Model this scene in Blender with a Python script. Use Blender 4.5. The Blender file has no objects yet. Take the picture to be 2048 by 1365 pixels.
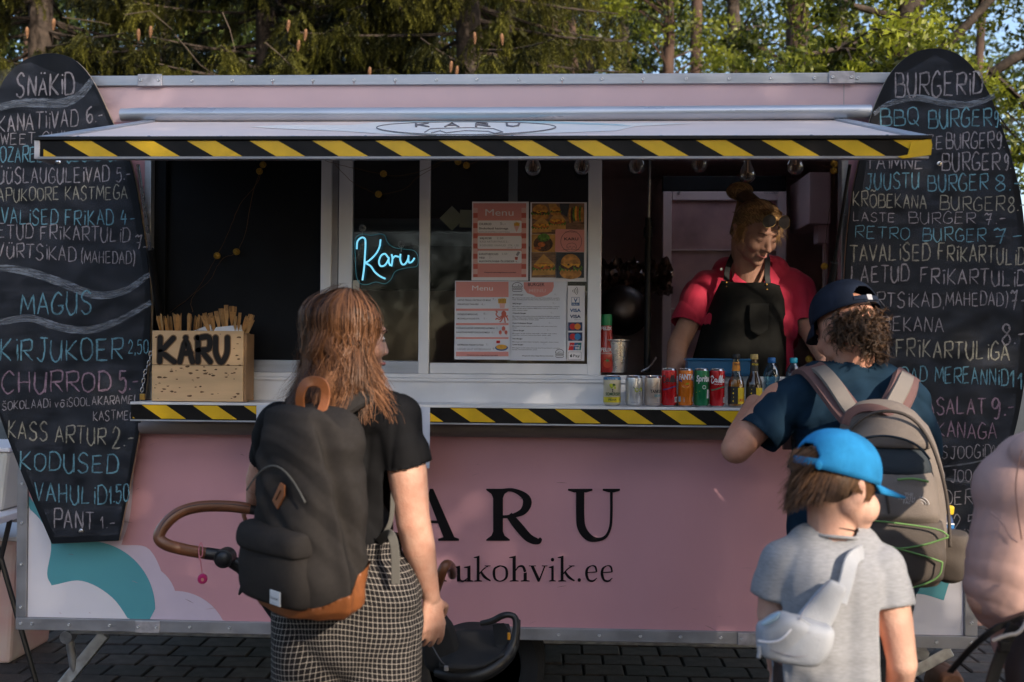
import bpy, bmesh, math, random
import numpy as np
from mathutils import Vector, Matrix, Euler, noise
random.seed(7)
rng = np.random.default_rng(11)
S = bpy.context.scene
C = S.collection
# ---------------------------------------------------------------- camera
CAM = Vector((0.0, -4.0, 1.6))
FPX = 35.0/36.0*2048
ROT = Matrix.Rotation(math.radians(2.5), 4, 'Z') @ Matrix.Rotation(math.radians(90.5), 4, 'X') @ Matrix.Rotation(math.radians(0.45), 4, 'Z')
cd = bpy.data.cameras.new('camera'); cam = bpy.data.objects.new('camera', cd); C.objects.link(cam)
cam.matrix_world = Matrix.Translation(CAM) @ ROT
cd.lens = 35; cd.sensor_width = 36; cd.clip_start = 0.05; cd.clip_end = 500
cd.dof.use_dof = True; cd.dof.focus_distance = 3.9; cd.dof.aperture_fstop = 3.2
S.camera = cam
# ---------------------------------------------------------------- sun and sky
SUN_EL = math.radians(26); SUN_AZ = math.radians(37)          # azimuth from straight behind the camera towards the right
SUNV = Vector((math.sin(SUN_AZ)*math.cos(SUN_EL), -math.cos(SUN_AZ)*math.cos(SUN_EL), math.sin(SUN_EL)))
w = bpy.data.worlds.new('World'); S.world = w; w.use_nodes = True
nt = w.node_tree; bg = nt.nodes['Background']
sky = nt.nodes.new('ShaderNodeTexSky'); sky.sky_type = 'NISHITA'; sky.sun_disc = False
sky.sun_elevation = SUN_EL; sky.sun_rotation = math.pi - SUN_AZ
sky.air_density = 1.0; sky.dust_density = 2.2; sky.ozone_density = 1.0
nt.links.new(sky.outputs[0], bg.inputs[0]); bg.inputs[1].default_value = 0.15
sl = bpy.data.lights.new('sun', 'SUN'); so = bpy.data.objects.new('sun', sl); C.objects.link(so)
sl.energy = 3.3; sl.angle = math.radians(0.6); sl.color = (1.0, 0.86, 0.70)
so.rotation_euler = SUNV.to_track_quat('Z', 'Y').to_euler(); so.location = SUNV*30
S.view_settings.view_transform = 'Standard'; S.view_settings.look = 'None'
S.view_settings.exposure = 1.1; S.view_settings.gamma = 1.0; S.view_settings.use_curve_mapping = False

# ---------------------------------------------------------------- helpers
def P(px, py, Y):
    """the point at depth plane y=Y that a picture position looks at"""
    d = ROT.to_3x3() @ Vector(((px-1024)/FPX, -(py-682.5)/FPX, -1))
    t = (Y - CAM.y)/d.y
    return CAM + d*t
def PX(px, py, Y): return P(px, py, Y).x
def PZ(px, py, Y): return P(px, py, Y).z
def hexc(h):
    h = h.lstrip('#'); c = [int(h[i:i+2], 16)/255 for i in (0, 2, 4)]
    return tuple((x/12.92 if x <= .04045 else ((x+.055)/1.055)**2.4) for x in c)

MATS = {}
def mat(name, col, rough=0.6, metal=0.0, var=0.0, vscale=8.0, bump=0.0, bscale=60.0, spec=0.5, trans=0.0, emit=None, estr=0.0,
        alpha=1.0, sss=0.0, col2=None, sheen=0.0, coat=0.0, stretch=None, rvar=0.0, ior=1.45, transl=0.0, detail=4.0):
    if name in MATS: return MATS[name]
    m = bpy.data.materials.new(name); m.use_nodes = True; MATS[name] = m
    n = m.node_tree.nodes; l = m.node_tree.links; b = n['Principled BSDF']
    c = (*col[:3], 1)
    b.inputs['Base Color'].default_value = c; b.inputs['Roughness'].default_value = rough; b.inputs['Metallic'].default_value = metal
    b.inputs['Specular IOR Level'].default_value = spec; b.inputs['IOR'].default_value = ior
    b.inputs['Transmission Weight'].default_value = trans; b.inputs['Alpha'].default_value = alpha
    if sss: b.inputs['Subsurface Weight'].default_value = sss; b.inputs['Subsurface Radius'].default_value = (1, .35, .2); b.inputs['Subsurface Scale'].default_value = .012
    if sheen: b.inputs['Sheen Weight'].default_value = sheen; b.inputs['Sheen Roughness'].default_value = .5
    if coat: b.inputs['Coat Weight'].default_value = coat; b.inputs['Coat Roughness'].default_value = .08
    if emit: b.inputs['Emission Color'].default_value = (*emit, 1); b.inputs['Emission Strength'].default_value = estr
    tc = n.new('ShaderNodeTexCoord'); src = tc.outputs['Object']
    if stretch:
        mp = n.new('ShaderNodeMapping'); mp.inputs['Scale'].default_value = stretch; l.new(src, mp.inputs[0]); src = mp.outputs[0]
    if var > 0 or col2 or rvar:
        tx = n.new('ShaderNodeTexNoise'); tx.inputs['Scale'].default_value = vscale; tx.inputs['Detail'].default_value = detail; l.new(src, tx.inputs[0])
        if var > 0 or col2:
            mx = n.new('ShaderNodeMix'); mx.data_type = 'RGBA'
            if col2: a, bb = c, (*col2[:3], 1)
            else: a, bb = (*[x*(1-var) for x in col[:3]], 1), (*[min(1, x*(1+var)) for x in col[:3]], 1)
            mx.inputs[6].default_value = a; mx.inputs[7].default_value = bb
            rp = n.new('ShaderNodeMapRange'); rp.inputs[1].default_value = .3; rp.inputs[2].default_value = .7
            l.new(tx.outputs[0], rp.inputs[0]); l.new(rp.outputs[0], mx.inputs[0]); l.new(mx.outputs[2], b.inputs['Base Color'])
        if rvar:
            r2 = n.new('ShaderNodeMapRange'); r2.inputs[1].default_value = .3; r2.inputs[2].default_value = .7
            r2.inputs[3].default_value = max(0, rough-rvar); r2.inputs[4].default_value = min(1, rough+rvar)
            l.new(tx.outputs[0], r2.inputs[0]); l.new(r2.outputs[0], b.inputs['Roughness'])
    if bump:
        t2 = n.new('ShaderNodeTexNoise'); t2.inputs['Scale'].default_value = bscale; t2.inputs['Detail'].default_value = 3; l.new(src, t2.inputs[0])
        bp = n.new('ShaderNodeBump'); bp.inputs['Strength'].default_value = bump; bp.inputs['Distance'].default_value = .01
        l.new(t2.outputs[0], bp.inputs['Height']); l.new(bp.outputs[0], b.inputs['Normal'])
    if transl:
        tr = n.new('ShaderNodeBsdfTranslucent'); tr.inputs[0].default_value = (*[min(1, x*1.6) for x in col[:3]], 1)
        ms = n.new('ShaderNodeMixShader'); ms.inputs[0].default_value = transl
        l.new(b.outputs[0], ms.inputs[1]); l.new(tr.outputs[0], ms.inputs[2]); l.new(ms.outputs[0], n['Material Output'].inputs[0])
    return m

class MB:
    def __init__(s): s.v = []; s.f = []; s.vc = None
    def add(s, vs, fs):
        o = len(s.v); s.v += [tuple(x) for x in vs]; s.f += [tuple(i+o for i in f) for f in fs]; return s
    def box(s, x0, x1, y0, y1, z0, z1):
        if x0 > x1: x0, x1 = x1, x0
        if y0 > y1: y0, y1 = y1, y0
        if z0 > z1: z0, z1 = z1, z0
        return s.add([(x0,y0,z0),(x1,y0,z0),(x1,y1,z0),(x0,y1,z0),(x0,y0,z1),(x1,y0,z1),(x1,y1,z1),(x0,y1,z1)],
              [(0,3,2,1),(4,5,6,7),(0,1,5,4),(1,2,6,5),(2,3,7,6),(3,0,4,7)])
    def obox(s, c, size, M=None):
        M = M or Matrix.Identity(3); c = Vector(c); hx, hy, hz = [a/2 for a in size]
        q = [c + M @ Vector((a*hx, b*hy, d*hz)) for d in (-1, 1) for a, b in ((-1,-1),(1,-1),(1,1),(-1,1))]
        return s.add(q, [(0,3,2,1),(4,5,6,7),(0,1,5,4),(1,2,6,5),(2,3,7,6),(3,0,4,7)])
    def beam(s, a, b, wd, th, up=(0,0,1)):
        a, b = Vector(a), Vector(b); z = (b-a).normalized(); u = Vector(up); x = u.cross(z)
        if x.length < 1e-4: x = Vector((1,0,0)).cross(z)
        x.normalize(); y = z.cross(x)
        M = Matrix((x, y, z)).transposed()
        return s.obox((a+b)/2, (wd, th, (b-a).length), M)
    def tube(s, pts, r, seg=10, cap=True, flat=1.0, smooth=0):
        pts = [Vector(p) for p in pts]; n = len(pts)
        rs = list(r) if hasattr(r, '__len__') else [r]*n
        if smooth: pts, rs = csmooth(pts, rs, smooth); n = len(pts)
        up = None; vs = []; fs = []
        for i, p in enumerate(pts):
            t = (pts[min(i+1, n-1)] - pts[max(i-1, 0)])
            if t.length < 1e-9: t = Vector((0,0,1))
            t.normalize()
            if up is None:
                up = Vector((0,0,1)) if abs(t.z) < .9 else Vector((0,1,0))
            x = up - t*up.dot(t)
            if x.length < 1e-6: x = t.orthogonal()
            x.normalize(); y = t.cross(x); up = x
            for k in range(seg):
                a = 2*math.pi*k/seg; vs.append(p + (x*math.cos(a) + y*math.sin(a)*flat)*rs[i])
        for i in range(n-1):
            for k in range(seg):
                k2 = (k+1) % seg; fs.append((i*seg+k, i*seg+k2, (i+1)*seg+k2, (i+1)*seg+k))
        if cap: fs.append(tuple(range(seg))[::-1]); fs.append(tuple((n-1)*seg+k for k in range(seg)))
        return s.add(vs, fs)
    def lathe(s, c, prof, seg=24, axis='Z', a0=0.0, a1=2*math.pi, M=None):
        c = Vector(c); full = abs(a1-a0-2*math.pi) < 1e-6; m = seg if full else seg+1; vs = []; fs = []
        for r, h in prof:
            for k in range(m):
                a = a0+(a1-a0)*k/seg; x, y = r*math.cos(a), r*math.sin(a)
                v = Vector((x, y, h)) if axis == 'Z' else (Vector((x, h, y)) if axis == 'Y' else Vector((h, x, y)))
                vs.append(c + (M @ v if M else v))
        for i in range(len(prof)-1):
            for k in range(m if full else seg):
                k2 = (k+1) % m; fs.append((i*m+k, i*m+k2, (i+1)*m+k2, (i+1)*m+k))
        if full:
            if prof[0][0] > 1e-5: fs.append(tuple(range(m))[::-1])
            if prof[-1][0] > 1e-5: fs.append(tuple((len(prof)-1)*m+k for k in range(m)))
        return s.add(vs, fs)
    def ell(s, c, r, M=None, u=20, v=12):
        pr = [(math.sin(math.pi*i/v), -math.cos(math.pi*i/v)) for i in range(v+1)]
        pr[0] = (1e-4, -1); pr[-1] = (1e-4, 1)
        r = (r, r, r) if not hasattr(r, '__len__') else r
        D = Matrix.Diagonal(Vector(r)); MM = (M @ D) if M else D
        return s.lathe(c, pr, u, M=MM)
    def cap(s, a, b, r0, r1, seg=16):
        """capsule with two radii"""
        a, b = Vector(a), Vector(b); t = b-a; L = t.length
        if L < 1e-6: return s.ell(a, r0)
        t.normalize(); pr = []
        for i in range(7): th = -math.pi/2 + math.pi/2*i/6; pr.append((max(1e-4, r0*math.cos(th)), r0*math.sin(th)))
        for i in range(7): th = math.pi/2*i/6; pr.append((max(1e-4, r1*math.cos(th)), L + r1*math.sin(th)))
        return s.lathe(a, pr, seg, M=t.to_track_quat('Z', 'Y').to_matrix())
    def prism(s, poly, f0, f1):
        """poly: 2-D outline; f0/f1 map (u,v) to the front/back 3-D points"""
        n = len(poly)
        vs = [f0(*p) for p in poly] + [f1(*p) for p in poly]
        fs = [tuple(range(n)), tuple(range(n, 2*n))[::-1]] + [(i, i+n, (i+1) % n+n, (i+1) % n) for i in range(n)]
        return s.add(vs, fs)
    def rib(s, pts, wd, nrm=(0,-1,0)):
        """flat ribbon of given width(s) along pts, lying in the plane with that normal"""
        pts = [Vector(p) for p in pts]; n = len(pts); nr = Vector(nrm)
        ws = list(wd) if hasattr(wd, '__len__') else [wd]*n; vs = []
        for i, p in enumerate(pts):
            t = pts[min(i+1, n-1)] - pts[max(i-1, 0)]
            x = t.cross(nr)
            x = x.normalized() if x.length > 1e-9 else Vector((1,0,0))
            vs += [p + x*ws[i]/2, p - x*ws[i]/2]
        return s.add(vs, [(2*i, 2*i+1, 2*i+3, 2*i+2) for i in range(n-1)])
    def disc(s, c, r, nrm=(0,-1,0), seg=20, rz=None):
        M = Vector(nrm).to_track_quat('Z', 'Y').to_matrix(); c = Vector(c); rz = rz or r
        if abs(nrm[1]) == 1: vs = [c + Vector((r*math.cos(2*math.pi*k/seg), 0, rz*math.sin(2*math.pi*k/seg))) for k in range(seg)]
        else: vs = [c + M @ Vector((r*math.cos(2*math.pi*k/seg), r*math.sin(2*math.pi*k/seg), 0)) for k in range(seg)]
        return s.add(vs, [tuple(range(seg))])

def csmooth(pts, rs, it=2):
    for _ in range(it):
        q = [pts[0]]; r = [rs[0]]
        for i in range(len(pts)-1):
            q += [pts[i]*.75+pts[i+1]*.25, pts[i]*.25+pts[i+1]*.75]; r += [rs[i]*.75+rs[i+1]*.25, rs[i]*.25+rs[i+1]*.75]
        q.append(pts[-1]); r.append(rs[-1]); pts, rs = q, r
    return pts, rs
def spline(pts, n=8):
    """Catmull-Rom through points (any dimension)"""
    p = [np.array(x, float) for x in pts]; p = [2*p[0]-p[1]] + p + [2*p[-1]-p[-2]]; out = []
    for i in range(1, len(p)-2):
        for k in range(n):
            t = k/n; a, b, c, d = p[i-1:i+3]
            out.append(tuple(.5*(2*b + (c-a)*t + (2*a-5*b+4*c-d)*t*t + (3*b-a-3*c+d)*t**3)))
    out.append(tuple(p[-2])); return out

ORG = {}
def linkmesh(name, me, m, parent, bev=0, kind=None, bseg=2):
    o = bpy.data.objects.new(name, me); C.objects.link(o)
    if m: 
        for mm in (m if isinstance(m, (list, tuple)) else [m]): me.materials.append(mm)
    if parent is not None: o.parent = parent
    if kind: o['kind'] = kind
    if bev:
        bm = o.modifiers.new('bevel', 'BEVEL'); bm.width = bev; bm.segments = bseg; bm.limit_method = 'ANGLE'; bm.angle_limit = math.radians(40)
    return o
def org(parent):
    return Vector(ORG.get(parent.name, (0,0,0))) if parent is not None else Vector((0,0,0))
def add(name, mb, m, parent=None, smooth=False, bev=0, kind=None, bseg=2, label=None, fix=True):
    og = org(parent); me = bpy.data.meshes.new(name)
    me.from_pydata([(x-og.x, y-og.y, z-og.z) for x, y, z in mb.v], [], mb.f)
    if fix:
        b = bmesh.new(); b.from_mesh(me); bmesh.ops.recalc_face_normals(b, faces=b.faces); b.to_mesh(me); b.free()
    if smooth: me.shade_smooth()
    o = linkmesh(name, me, m, parent, bev, kind, bseg)
    if smooth == 'auto':
        try: me.set_sharp_from_angle(angle=math.radians(35))
        except Exception: pass
    ORG[o.name] = tuple(og)
    if label: o['label'] = label
    return o
def tag(o, label, cat, group=None, kind=None):
    o['label'] = label; o['category'] = cat
    if group: o['group'] = group
    if kind: o['kind'] = kind
    return o
def thing(name, label, cat, loc=(0,0,0), group=None):
    o = bpy.data.objects.new(name, None); C.objects.link(o); o.location = loc; o.empty_display_size = .1
    ORG[o.name] = tuple(loc); return tag(o, label, cat, group)
def dup(root, loc, rz=0, label=None, mats=None):
    r = root.copy(); C.objects.link(r); r.location = loc; r.rotation_euler = (0, 0, rz)
    if label: r['label'] = label
    for ch in root.children:
        c = ch.copy(); C.objects.link(c); c.parent = r
        for g in ch.children:
            d = g.copy(); C.objects.link(d); d.parent = c
    return r

def evalmesh(o):
    dg = bpy.context.evaluated_depsgraph_get(); me = bpy.data.meshes.new_from_object(o.evaluated_get(dg)); return me
def blob(name, mb, m, parent, voxel=.006, smooth=6, disp=None, cut=None, thick=0, sf=.5, label=None, post=None):
    """grow one continuous skin over overlapping solids"""
    og = org(parent); me = bpy.data.meshes.new('tmp'); me.from_pydata(mb.v, [], mb.f)
    b = bmesh.new(); b.from_mesh(me); bmesh.ops.recalc_face_normals(b, faces=b.faces); b.to_mesh(me); b.free()
    t = bpy.data.objects.new('tmp', me); C.objects.link(t)
    r = t.modifiers.new('r', 'REMESH'); r.mode = 'VOXEL'; r.voxel_size = voxel; r.adaptivity = 0
    if smooth: sm = t.modifiers.new('s', 'SMOOTH'); sm.iterations = smooth; sm.factor = sf
    out = evalmesh(t); bpy.data.objects.remove(t); bpy.data.meshes.remove(me)
    n = len(out.vertices); co = np.empty(n*3); out.vertices.foreach_get('co', co); co = co.reshape(-1, 3)
    if disp is not None:
        nn = np.empty(n*3); out.vertices.foreach_get('normal', nn); nn = nn.reshape(-1, 3)
        co = co + nn*disp(co)[:, None]
    if post is not None: co = post(co)
    if cut is not None:                          # cut() > 0 is taken away; the rim is drawn onto the line so that hems are clean
        f = cut(co)
        if f.dtype == bool: keep = ~f
        else:
            e = 1e-4; g = np.stack([(cut(co+np.eye(3)[k]*e)-f)/e for k in range(3)], 1); gn = np.linalg.norm(g, axis=1)+1e-9; dist = f/gn
            near = np.abs(dist) < voxel*.75; co[near] = co[near]-(g/gn[:,None]*dist[:,None])[near]; keep = dist < voxel*.75
        b = bmesh.new(); b.from_mesh(out); b.verts.ensure_lookup_table()
        for i, v in enumerate(b.verts): v.co = co[i]
        bmesh.ops.delete(b, geom=[v for v, k in zip(b.verts, keep) if not k], context='VERTS')
        b.to_mesh(out); b.free(); out.transform(Matrix.Translation(-og))
    else:
        co = co - np.array(og); out.vertices.foreach_set('co', co.reshape(-1)); out.update()
    out.name = name; out.shade_smooth(); out.materials.clear()
    o = linkmesh(name, out, m, parent)
    if thick: s = o.modifiers.new('solid', 'SOLIDIFY'); s.thickness = thick; s.offset = -1
    ORG[o.name] = tuple(og)
    if label: o['label'] = label
    return o
def folds(amp, freq, dirv=(0,0,1), warp=.6, seed=0.0, sharp=1.6):
    d = np.array(dirv, float); d /= np.linalg.norm(d)
    def f(co):
        a = co @ d; x, y, z = co.T
        w_ = np.sin(x*9+seed)+np.sin(y*11+1.3+seed)+np.sin(z*8+2.1*seed)+.6*np.sin(x*23+z*17+seed)
        s = np.sin(a*freq + w_*warp*2) ; s2 = np.sin(a*freq*1.9 + w_*warp*3.1 + 1.7)
        msk = .5+.5*np.sin(x*7+z*5+seed*3)
        return amp*(np.sign(s)*np.abs(s)**sharp*.7*msk + .3*s2*(1-msk))
    return f
def creases(amp, freq, dirv, warp=.8, seed=0.0, p=.55, centre=None, rad=None):
    """rounded ridges with sharp valleys, optionally gathered round a point"""
    d = np.array(dirv, float); d /= np.linalg.norm(d)
    def f(co):
        x, y, z = co.T; a = co @ d; w_ = np.sin(x*8+seed)+np.sin(y*10+1.3+seed)+np.sin(z*7+2.1*seed)+.5*np.sin(x*19-z*15+seed)
        r = amp*(np.abs(np.sin(a*freq+w_*warp*2))**p-.6)*(.45+.55*np.sin(x*6.1+y*5+z*4.3+seed*2.7)**2)
        if centre is not None: r = r*np.exp(-(np.linalg.norm(co-np.array(centre), axis=1)/rad)**2)
        return r
    return f
def quads(name, A, m, parent, kind=None, attr=None):
    """A: (n,4,3) array of quads -> one mesh, quickly"""
    A = np.asarray(A, float); n = len(A); og = np.array(org(parent)); me = bpy.data.meshes.new(name)
    me.vertices.add(n*4); me.vertices.foreach_set('co', (A-og).reshape(-1))
    me.loops.add(n*4); me.loops.foreach_set('vertex_index', np.arange(n*4, dtype=np.int32))
    me.polygons.add(n); me.polygons.foreach_set('loop_start', np.arange(0, n*4, 4, dtype=np.int32))
    me.update(calc_edges=True)
    if attr is not None:
        at = me.attributes.new('rnd', 'FLOAT', 'FACE'); at.data.foreach_set('value', np.asarray(attr, float))
    o = linkmesh(name, me, m, parent, kind=kind); ORG[o.name] = tuple(og); return o
def leafmat(name, dark, light, rough=.5, transl=.35, spec=.4):
    m = bpy.data.materials.new(name); m.use_nodes = True; n = m.node_tree.nodes; l = m.node_tree.links; b = n['Principled BSDF']
    at = n.new('ShaderNodeAttribute'); at.attribute_name = 'rnd'
    mx = n.new('ShaderNodeMix'); mx.data_type = 'RGBA'; mx.inputs[6].default_value = (*dark, 1); mx.inputs[7].default_value = (*light, 1)
    l.new(at.outputs['Fac'], mx.inputs[0]); l.new(mx.outputs[2], b.inputs['Base Color'])
    b.inputs['Roughness'].default_value = rough; b.inputs['Specular IOR Level'].default_value = spec
    if transl:
        tr = n.new('ShaderNodeBsdfTranslucent'); l.new(mx.outputs[2], tr.inputs[0])
        ms = n.new('ShaderNodeMixShader'); ms.inputs[0].default_value = transl
        l.new(b.outputs[0], ms.inputs[1]); l.new(tr.outputs[0], ms.inputs[2]); l.new(ms.outputs[0], n['Material Output'].inputs[0])
    return m
def textmb(s, x, z, y, h, align='LEFT', wscale=1.0, bold=0.0, nrm=-1, fit=None, shear=0.0, sp=1.0):
    """printed sans text as flat mesh data on the plane y=const, cap height h, starting at x,z (baseline)"""
    cu = bpy.data.curves.new('t', 'FONT'); cu.body = s; cu.size = h/0.73; cu.align_x = align; cu.resolution_u = 3; cu.offset = bold*h; cu.shear = shear; cu.space_character = sp
    o = bpy.data.objects.new('t', cu); C.objects.link(o); me = evalmesh(o)
    vs = [v.co.copy() for v in me.vertices]; fs = [tuple(p.vertices) for p in me.polygons]
    bpy.data.objects.remove(o); bpy.data.curves.remove(cu); bpy.data.meshes.remove(me)
    if fit and vs:
        x0 = min(v.x for v in vs); x1 = max(v.x for v in vs); k = fit/max(1e-6, x1-x0); vs = [Vector(((v.x-x0)*k, v.y, 0)) for v in vs]
    mb = MB(); mb.add([(x+v.x*wscale, y, z+v.y) for v in vs], fs); return mb
def join(*mbs):
    r = MB()
    for m_ in mbs: r.add(m_.v, m_.f)
    return r
# ================================================================ ground
m_soil = mat('soil_dark', (.03, .028, .025), .9, var=.4, bump=.4)
g = MB(); g.add([(-60,-30,-.012),(60,-30,-.012),(60,90,-.012),(-60,90,-.012)], [(0,1,2,3)])
ground = add('ground', g, m_soil); ground['kind'] = 'structure'
m_pav = [mat('paver_%d' % i, c, .85, var=.35, vscale=14, bump=.6, bscale=120) for i, c in enumerate([(.062,.048,.042),(.050,.041,.038),(.074,.058,.050),(.042,.036,.034)])]
def paver_mesh(wd, dp, s):
    b = bmesh.new(); bmesh.ops.create_cube(b, size=1)
    for v in b.verts: v.co = Vector((v.co.x*wd, v.co.y*dp, (v.co.z-.5)*.05 + random.uniform(-.0015, .0015)))
    top = [e for e in b.edges if all(v.co.z > -.02 for v in e.verts)]
    bmesh.ops.bevel(b, geom=top, offset=.006, segments=1, affect='EDGES')
    me = bpy.data.meshes.new('paving_brick'); b.to_mesh(me); b.free(); me.materials.append(m_pav[s % 4]); return me
PW, PD = .205, .165
pm = [paver_mesh(PW-.01, PD-.01, i) for i in range(8)]
cells = []
for r in range(-34, 60):
    for q in range(-40, 40):
        x = (q + (.5 if r % 2 else 0))*PW + .05; y = r*PD + .03
        d = y + 4.0
        if y < .7 or y > 4.2: pri = 1e3
        else:
            u = 1024 + (x*math.cos(.0436)+d*math.sin(.0436))/d*FPX
            vis = -60 < u < 2108
            pri = d if vis else 1e3
        cells.append((pri, x, y))
cells.sort()
for pri, x, y in cells[:290]:
    if pri > 900: continue
    o = bpy.data.objects.new('brick', random.choice(pm)); C.objects.link(o); o.parent = ground
    o.location = (x, y, random.uniform(-.002, .003)); o.rotation_euler = (random.uniform(-.008,.008), random.uniform(-.008,.008), random.uniform(-.01,.01))
rest = MB()
for pri, x, y in cells[290:]:
    z = random.uniform(-.002, .003); a, b2 = PW/2-.005, PD/2-.005; e = .006
    rest.add([(x-a,y-b2,z-.012),(x+a,y-b2,z-.012),(x+a,y+b2,z-.012),(x-a,y+b2,z-.012),(x-a+e,y-b2+e,z),(x+a-e,y-b2+e,z),(x+a-e,y+b2-e,z),(x-a+e,y+b2-e,z)],
             [(4,5,6,7),(0,1,5,4),(1,2,6,5),(2,3,7,6),(3,0,4,7)])
pv = add('brick_paving', rest, m_pav[0], ground, fix=False); pv['kind'] = 'stuff'

# ================================================================ trailer
m_pink = mat('pink_vinyl', (.58, .305, .345), .42, var=.07, vscale=2.2, stretch=(1,1,.35), detail=9, bump=.03, bscale=900, spec=.4, rvar=.08)
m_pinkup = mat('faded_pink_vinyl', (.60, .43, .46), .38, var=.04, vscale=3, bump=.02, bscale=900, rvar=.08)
m_white = mat('white_vinyl', (.74, .72, .78), .42, var=.04, vscale=3)
m_teal = mat('teal_vinyl', (.095, .345, .40), .42, var=.05, vscale=4)
m_lil = mat('lilac_vinyl', (.62, .52, .62), .42, var=.04)
m_alu = mat('grey_aluminium', (.40, .42, .46), .45, metal=.55, var=.12, vscale=6, stretch=(1,8,8), rvar=.1)
m_alud = mat('dull_aluminium', (.30, .30, .32), .5, metal=.5, var=.2, vscale=9, rvar=.12)
m_walu = mat('white_aluminium', (.72,.73,.76), .35, metal=.15, var=.05, vscale=5, rvar=.06)
m_blk = mat('black_plastic', (.008, .008, .009), .45, spec=.3)
m_rub = mat('rubber', (.018, .018, .019), .8, var=.3, bump=.2)
m_steel = mat('bright_steel', (.6, .6, .62), .28, metal=1, rvar=.08, vscale=20)
m_yel = mat('yellow_tape', (.70, .43, .008), .4, var=.08, vscale=20, bump=.05, bscale=40)
m_btape = mat('black_tape', (.007, .006, .006), .45, spec=.22, var=.4, vscale=20, bump=.05, bscale=40)
m_int = mat('inner_wall', (.78, .60, .58), .55, var=.08)
m_intd = mat('dark_inner_panel', (.007, .008, .010), .6, var=.2, spec=.15)
m_print = mat('black_print', (.006, .005, .007), .5, spec=.2)

XL, XR = PX(36, 1100, 0), PX(1953, 1200, 0)
ZB0 = (PZ(300, 1262, 0)+PZ(1600, 1290, 0))/2; ZT = PZ(1000, 150, 0)
OX0, OX1 = PX(300, 600, 0), PX(1684, 500, 0)
ZSH = (PZ(400, 806, -.2)+PZ(1300, 815, -.2))/2    # top of the folded-down shelf
ZOT = PZ(1000, 243, 0)                           # hinge of the hatch
DEP = 2.05
T = thing('food_trailer', 'pink food trailer with serving hatch propped open and KARU on its side', 'food trailer', ((XL+XR)/2, 1.0, 0))
def part(name, mb, m, parent=None, **k): return add(name, mb, m, parent or T, **k)
th = .04
# lower front panel, upper fascia, narrow jamb strips
part('front_panel', MB().box(XL+.04, XR-.04, 0, th, ZB0+.04, ZSH-.03), m_pink)
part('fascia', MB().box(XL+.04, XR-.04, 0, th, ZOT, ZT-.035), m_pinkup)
part('side_jamb', MB().box(XL+.04, OX0-.004, .001, th, ZSH-.03, ZOT), m_pink)
part('side_jamb', MB().box(OX1+.004, XR-.04, .001, th, ZSH-.03, ZOT), m_pink)
vx0, vx1, vy0, vy1 = .55, 1.05, .55, 1.0            # unseen roof vent with an opal dome, added to let daylight inside
for bx in ((XL, vx0, 0, DEP), (vx1, XR, 0, DEP), (vx0, vx1, 0, vy0), (vx0, vx1, vy1, DEP)): part('roof', MB().box(*bx, ZT-.03, ZT-.004), m_walu)
part('added_roof_vent', MB().box(vx0-.02, vx1+.02, vy0-.02, vy1+.02, ZT-.0035, ZT+.03), mat('opal_acrylic', (.85,.80,.80), .5, transl=.85), bev=.01)
part('back_wall', MB().box(XL, XR, DEP-.04, DEP, ZB0, ZT-.031), m_int)
part('end_wall', MB().box(XL, XL+.035, .045, DEP-.041, ZB0, ZT-.031), m_int)
part('end_wall', MB().box(XR-.035, XR, .045, DEP-.041, ZB0, ZT-.031), m_int)
part('floor_panel', MB().box(XL+.036, XR-.036, .045, DEP-.041, ZB0, ZB0+.06), m_alud)
for bx in ((XL+.036, vx0, .045, DEP-.041), (vx1, XR-.036, .045, DEP-.041), (vx0, vx1, .045, vy0), (vx0, vx1, vy1, DEP-.041)): part('ceiling_panel', MB().box(*bx, ZT-.075, ZT-.032), m_int)
part('lower_cabinet', MB().box(OX0-.3, OX1+.2, .12, .62, ZB0+.06, ZSH-.26), m_alud)
# rails with rivets and joint plates
rh = .042
rail_t = part('top_rail', MB().box(XL, XR, -.012, .03, ZT-rh, ZT), m_alu, bev=.003)
rail_b = part('bottom_rail', MB().box(XL, XR, -.014, .03, ZB0-.002, ZB0+.048), m_alud, bev=.003)
rail_l = part('corner_post', MB().box(XL, XL+.044, -.013, .03, ZB0+.049, ZT-rh-.001), m_alud, bev=.003)
rail_r = part('corner_post', MB().box(XR-.05, XR, -.013, .03, ZB0+.049, ZT-rh-.001), m_alud, bev=.003)
def rivet_mesh():
    mb = MB().lathe((0,0,0), [(.0075,.0),(.0070,.0022),(.004,.0042),(.0035,.002),(1e-4,.0018)], 12, axis='Y', M=Matrix.Diagonal(Vector((1,-1,1))))
    me = bpy.data.meshes.new('rivet'); me.from_pydata(mb.v, [], mb.f); me.shade_smooth(); me.materials.append(m_steel); return me
RM = rivet_mesh()
def rivet(x, y, z, parent, sc=1.0):
    o = bpy.data.objects.new('rivet', RM); C.objects.link(o); o.parent = parent
    g0 = org(parent); o.location = (x-g0.x, y-g0.y, z-g0.z); o.scale = (sc, 1, sc)
for px in (386, 466, 547, 627, 709, 791, 873, 954, 1038, 1124, 1203, 1285, 1371, 1457, 1541, 1627, 1713):
    rivet(PX(px, 163, 0), -.012, ZT-.022, rail_t)
for px in (67, 141, 222, 382, 461, 620, 700, 780, 860, 1117, 1198, 1280, 1360, 1440, 1520, 1600, 1680, 1760, 1870, 1940):
    rivet(PX(px, 1270, 0), -.014, ZB0+.024, rail_b)
for py in (580, 700, 966, 1045, 1127, 1213, 1245):
    rivet(XL+.022, -.013, PZ(40, py, 0), rail_l); rivet(XR-.024, -.013, PZ(1940, py, 0), rail_r)
m_plate = mat('translucent_joint_plate', (.46, .44, .46), .4, var=.25, vscale=30, metal=.3)
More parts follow.
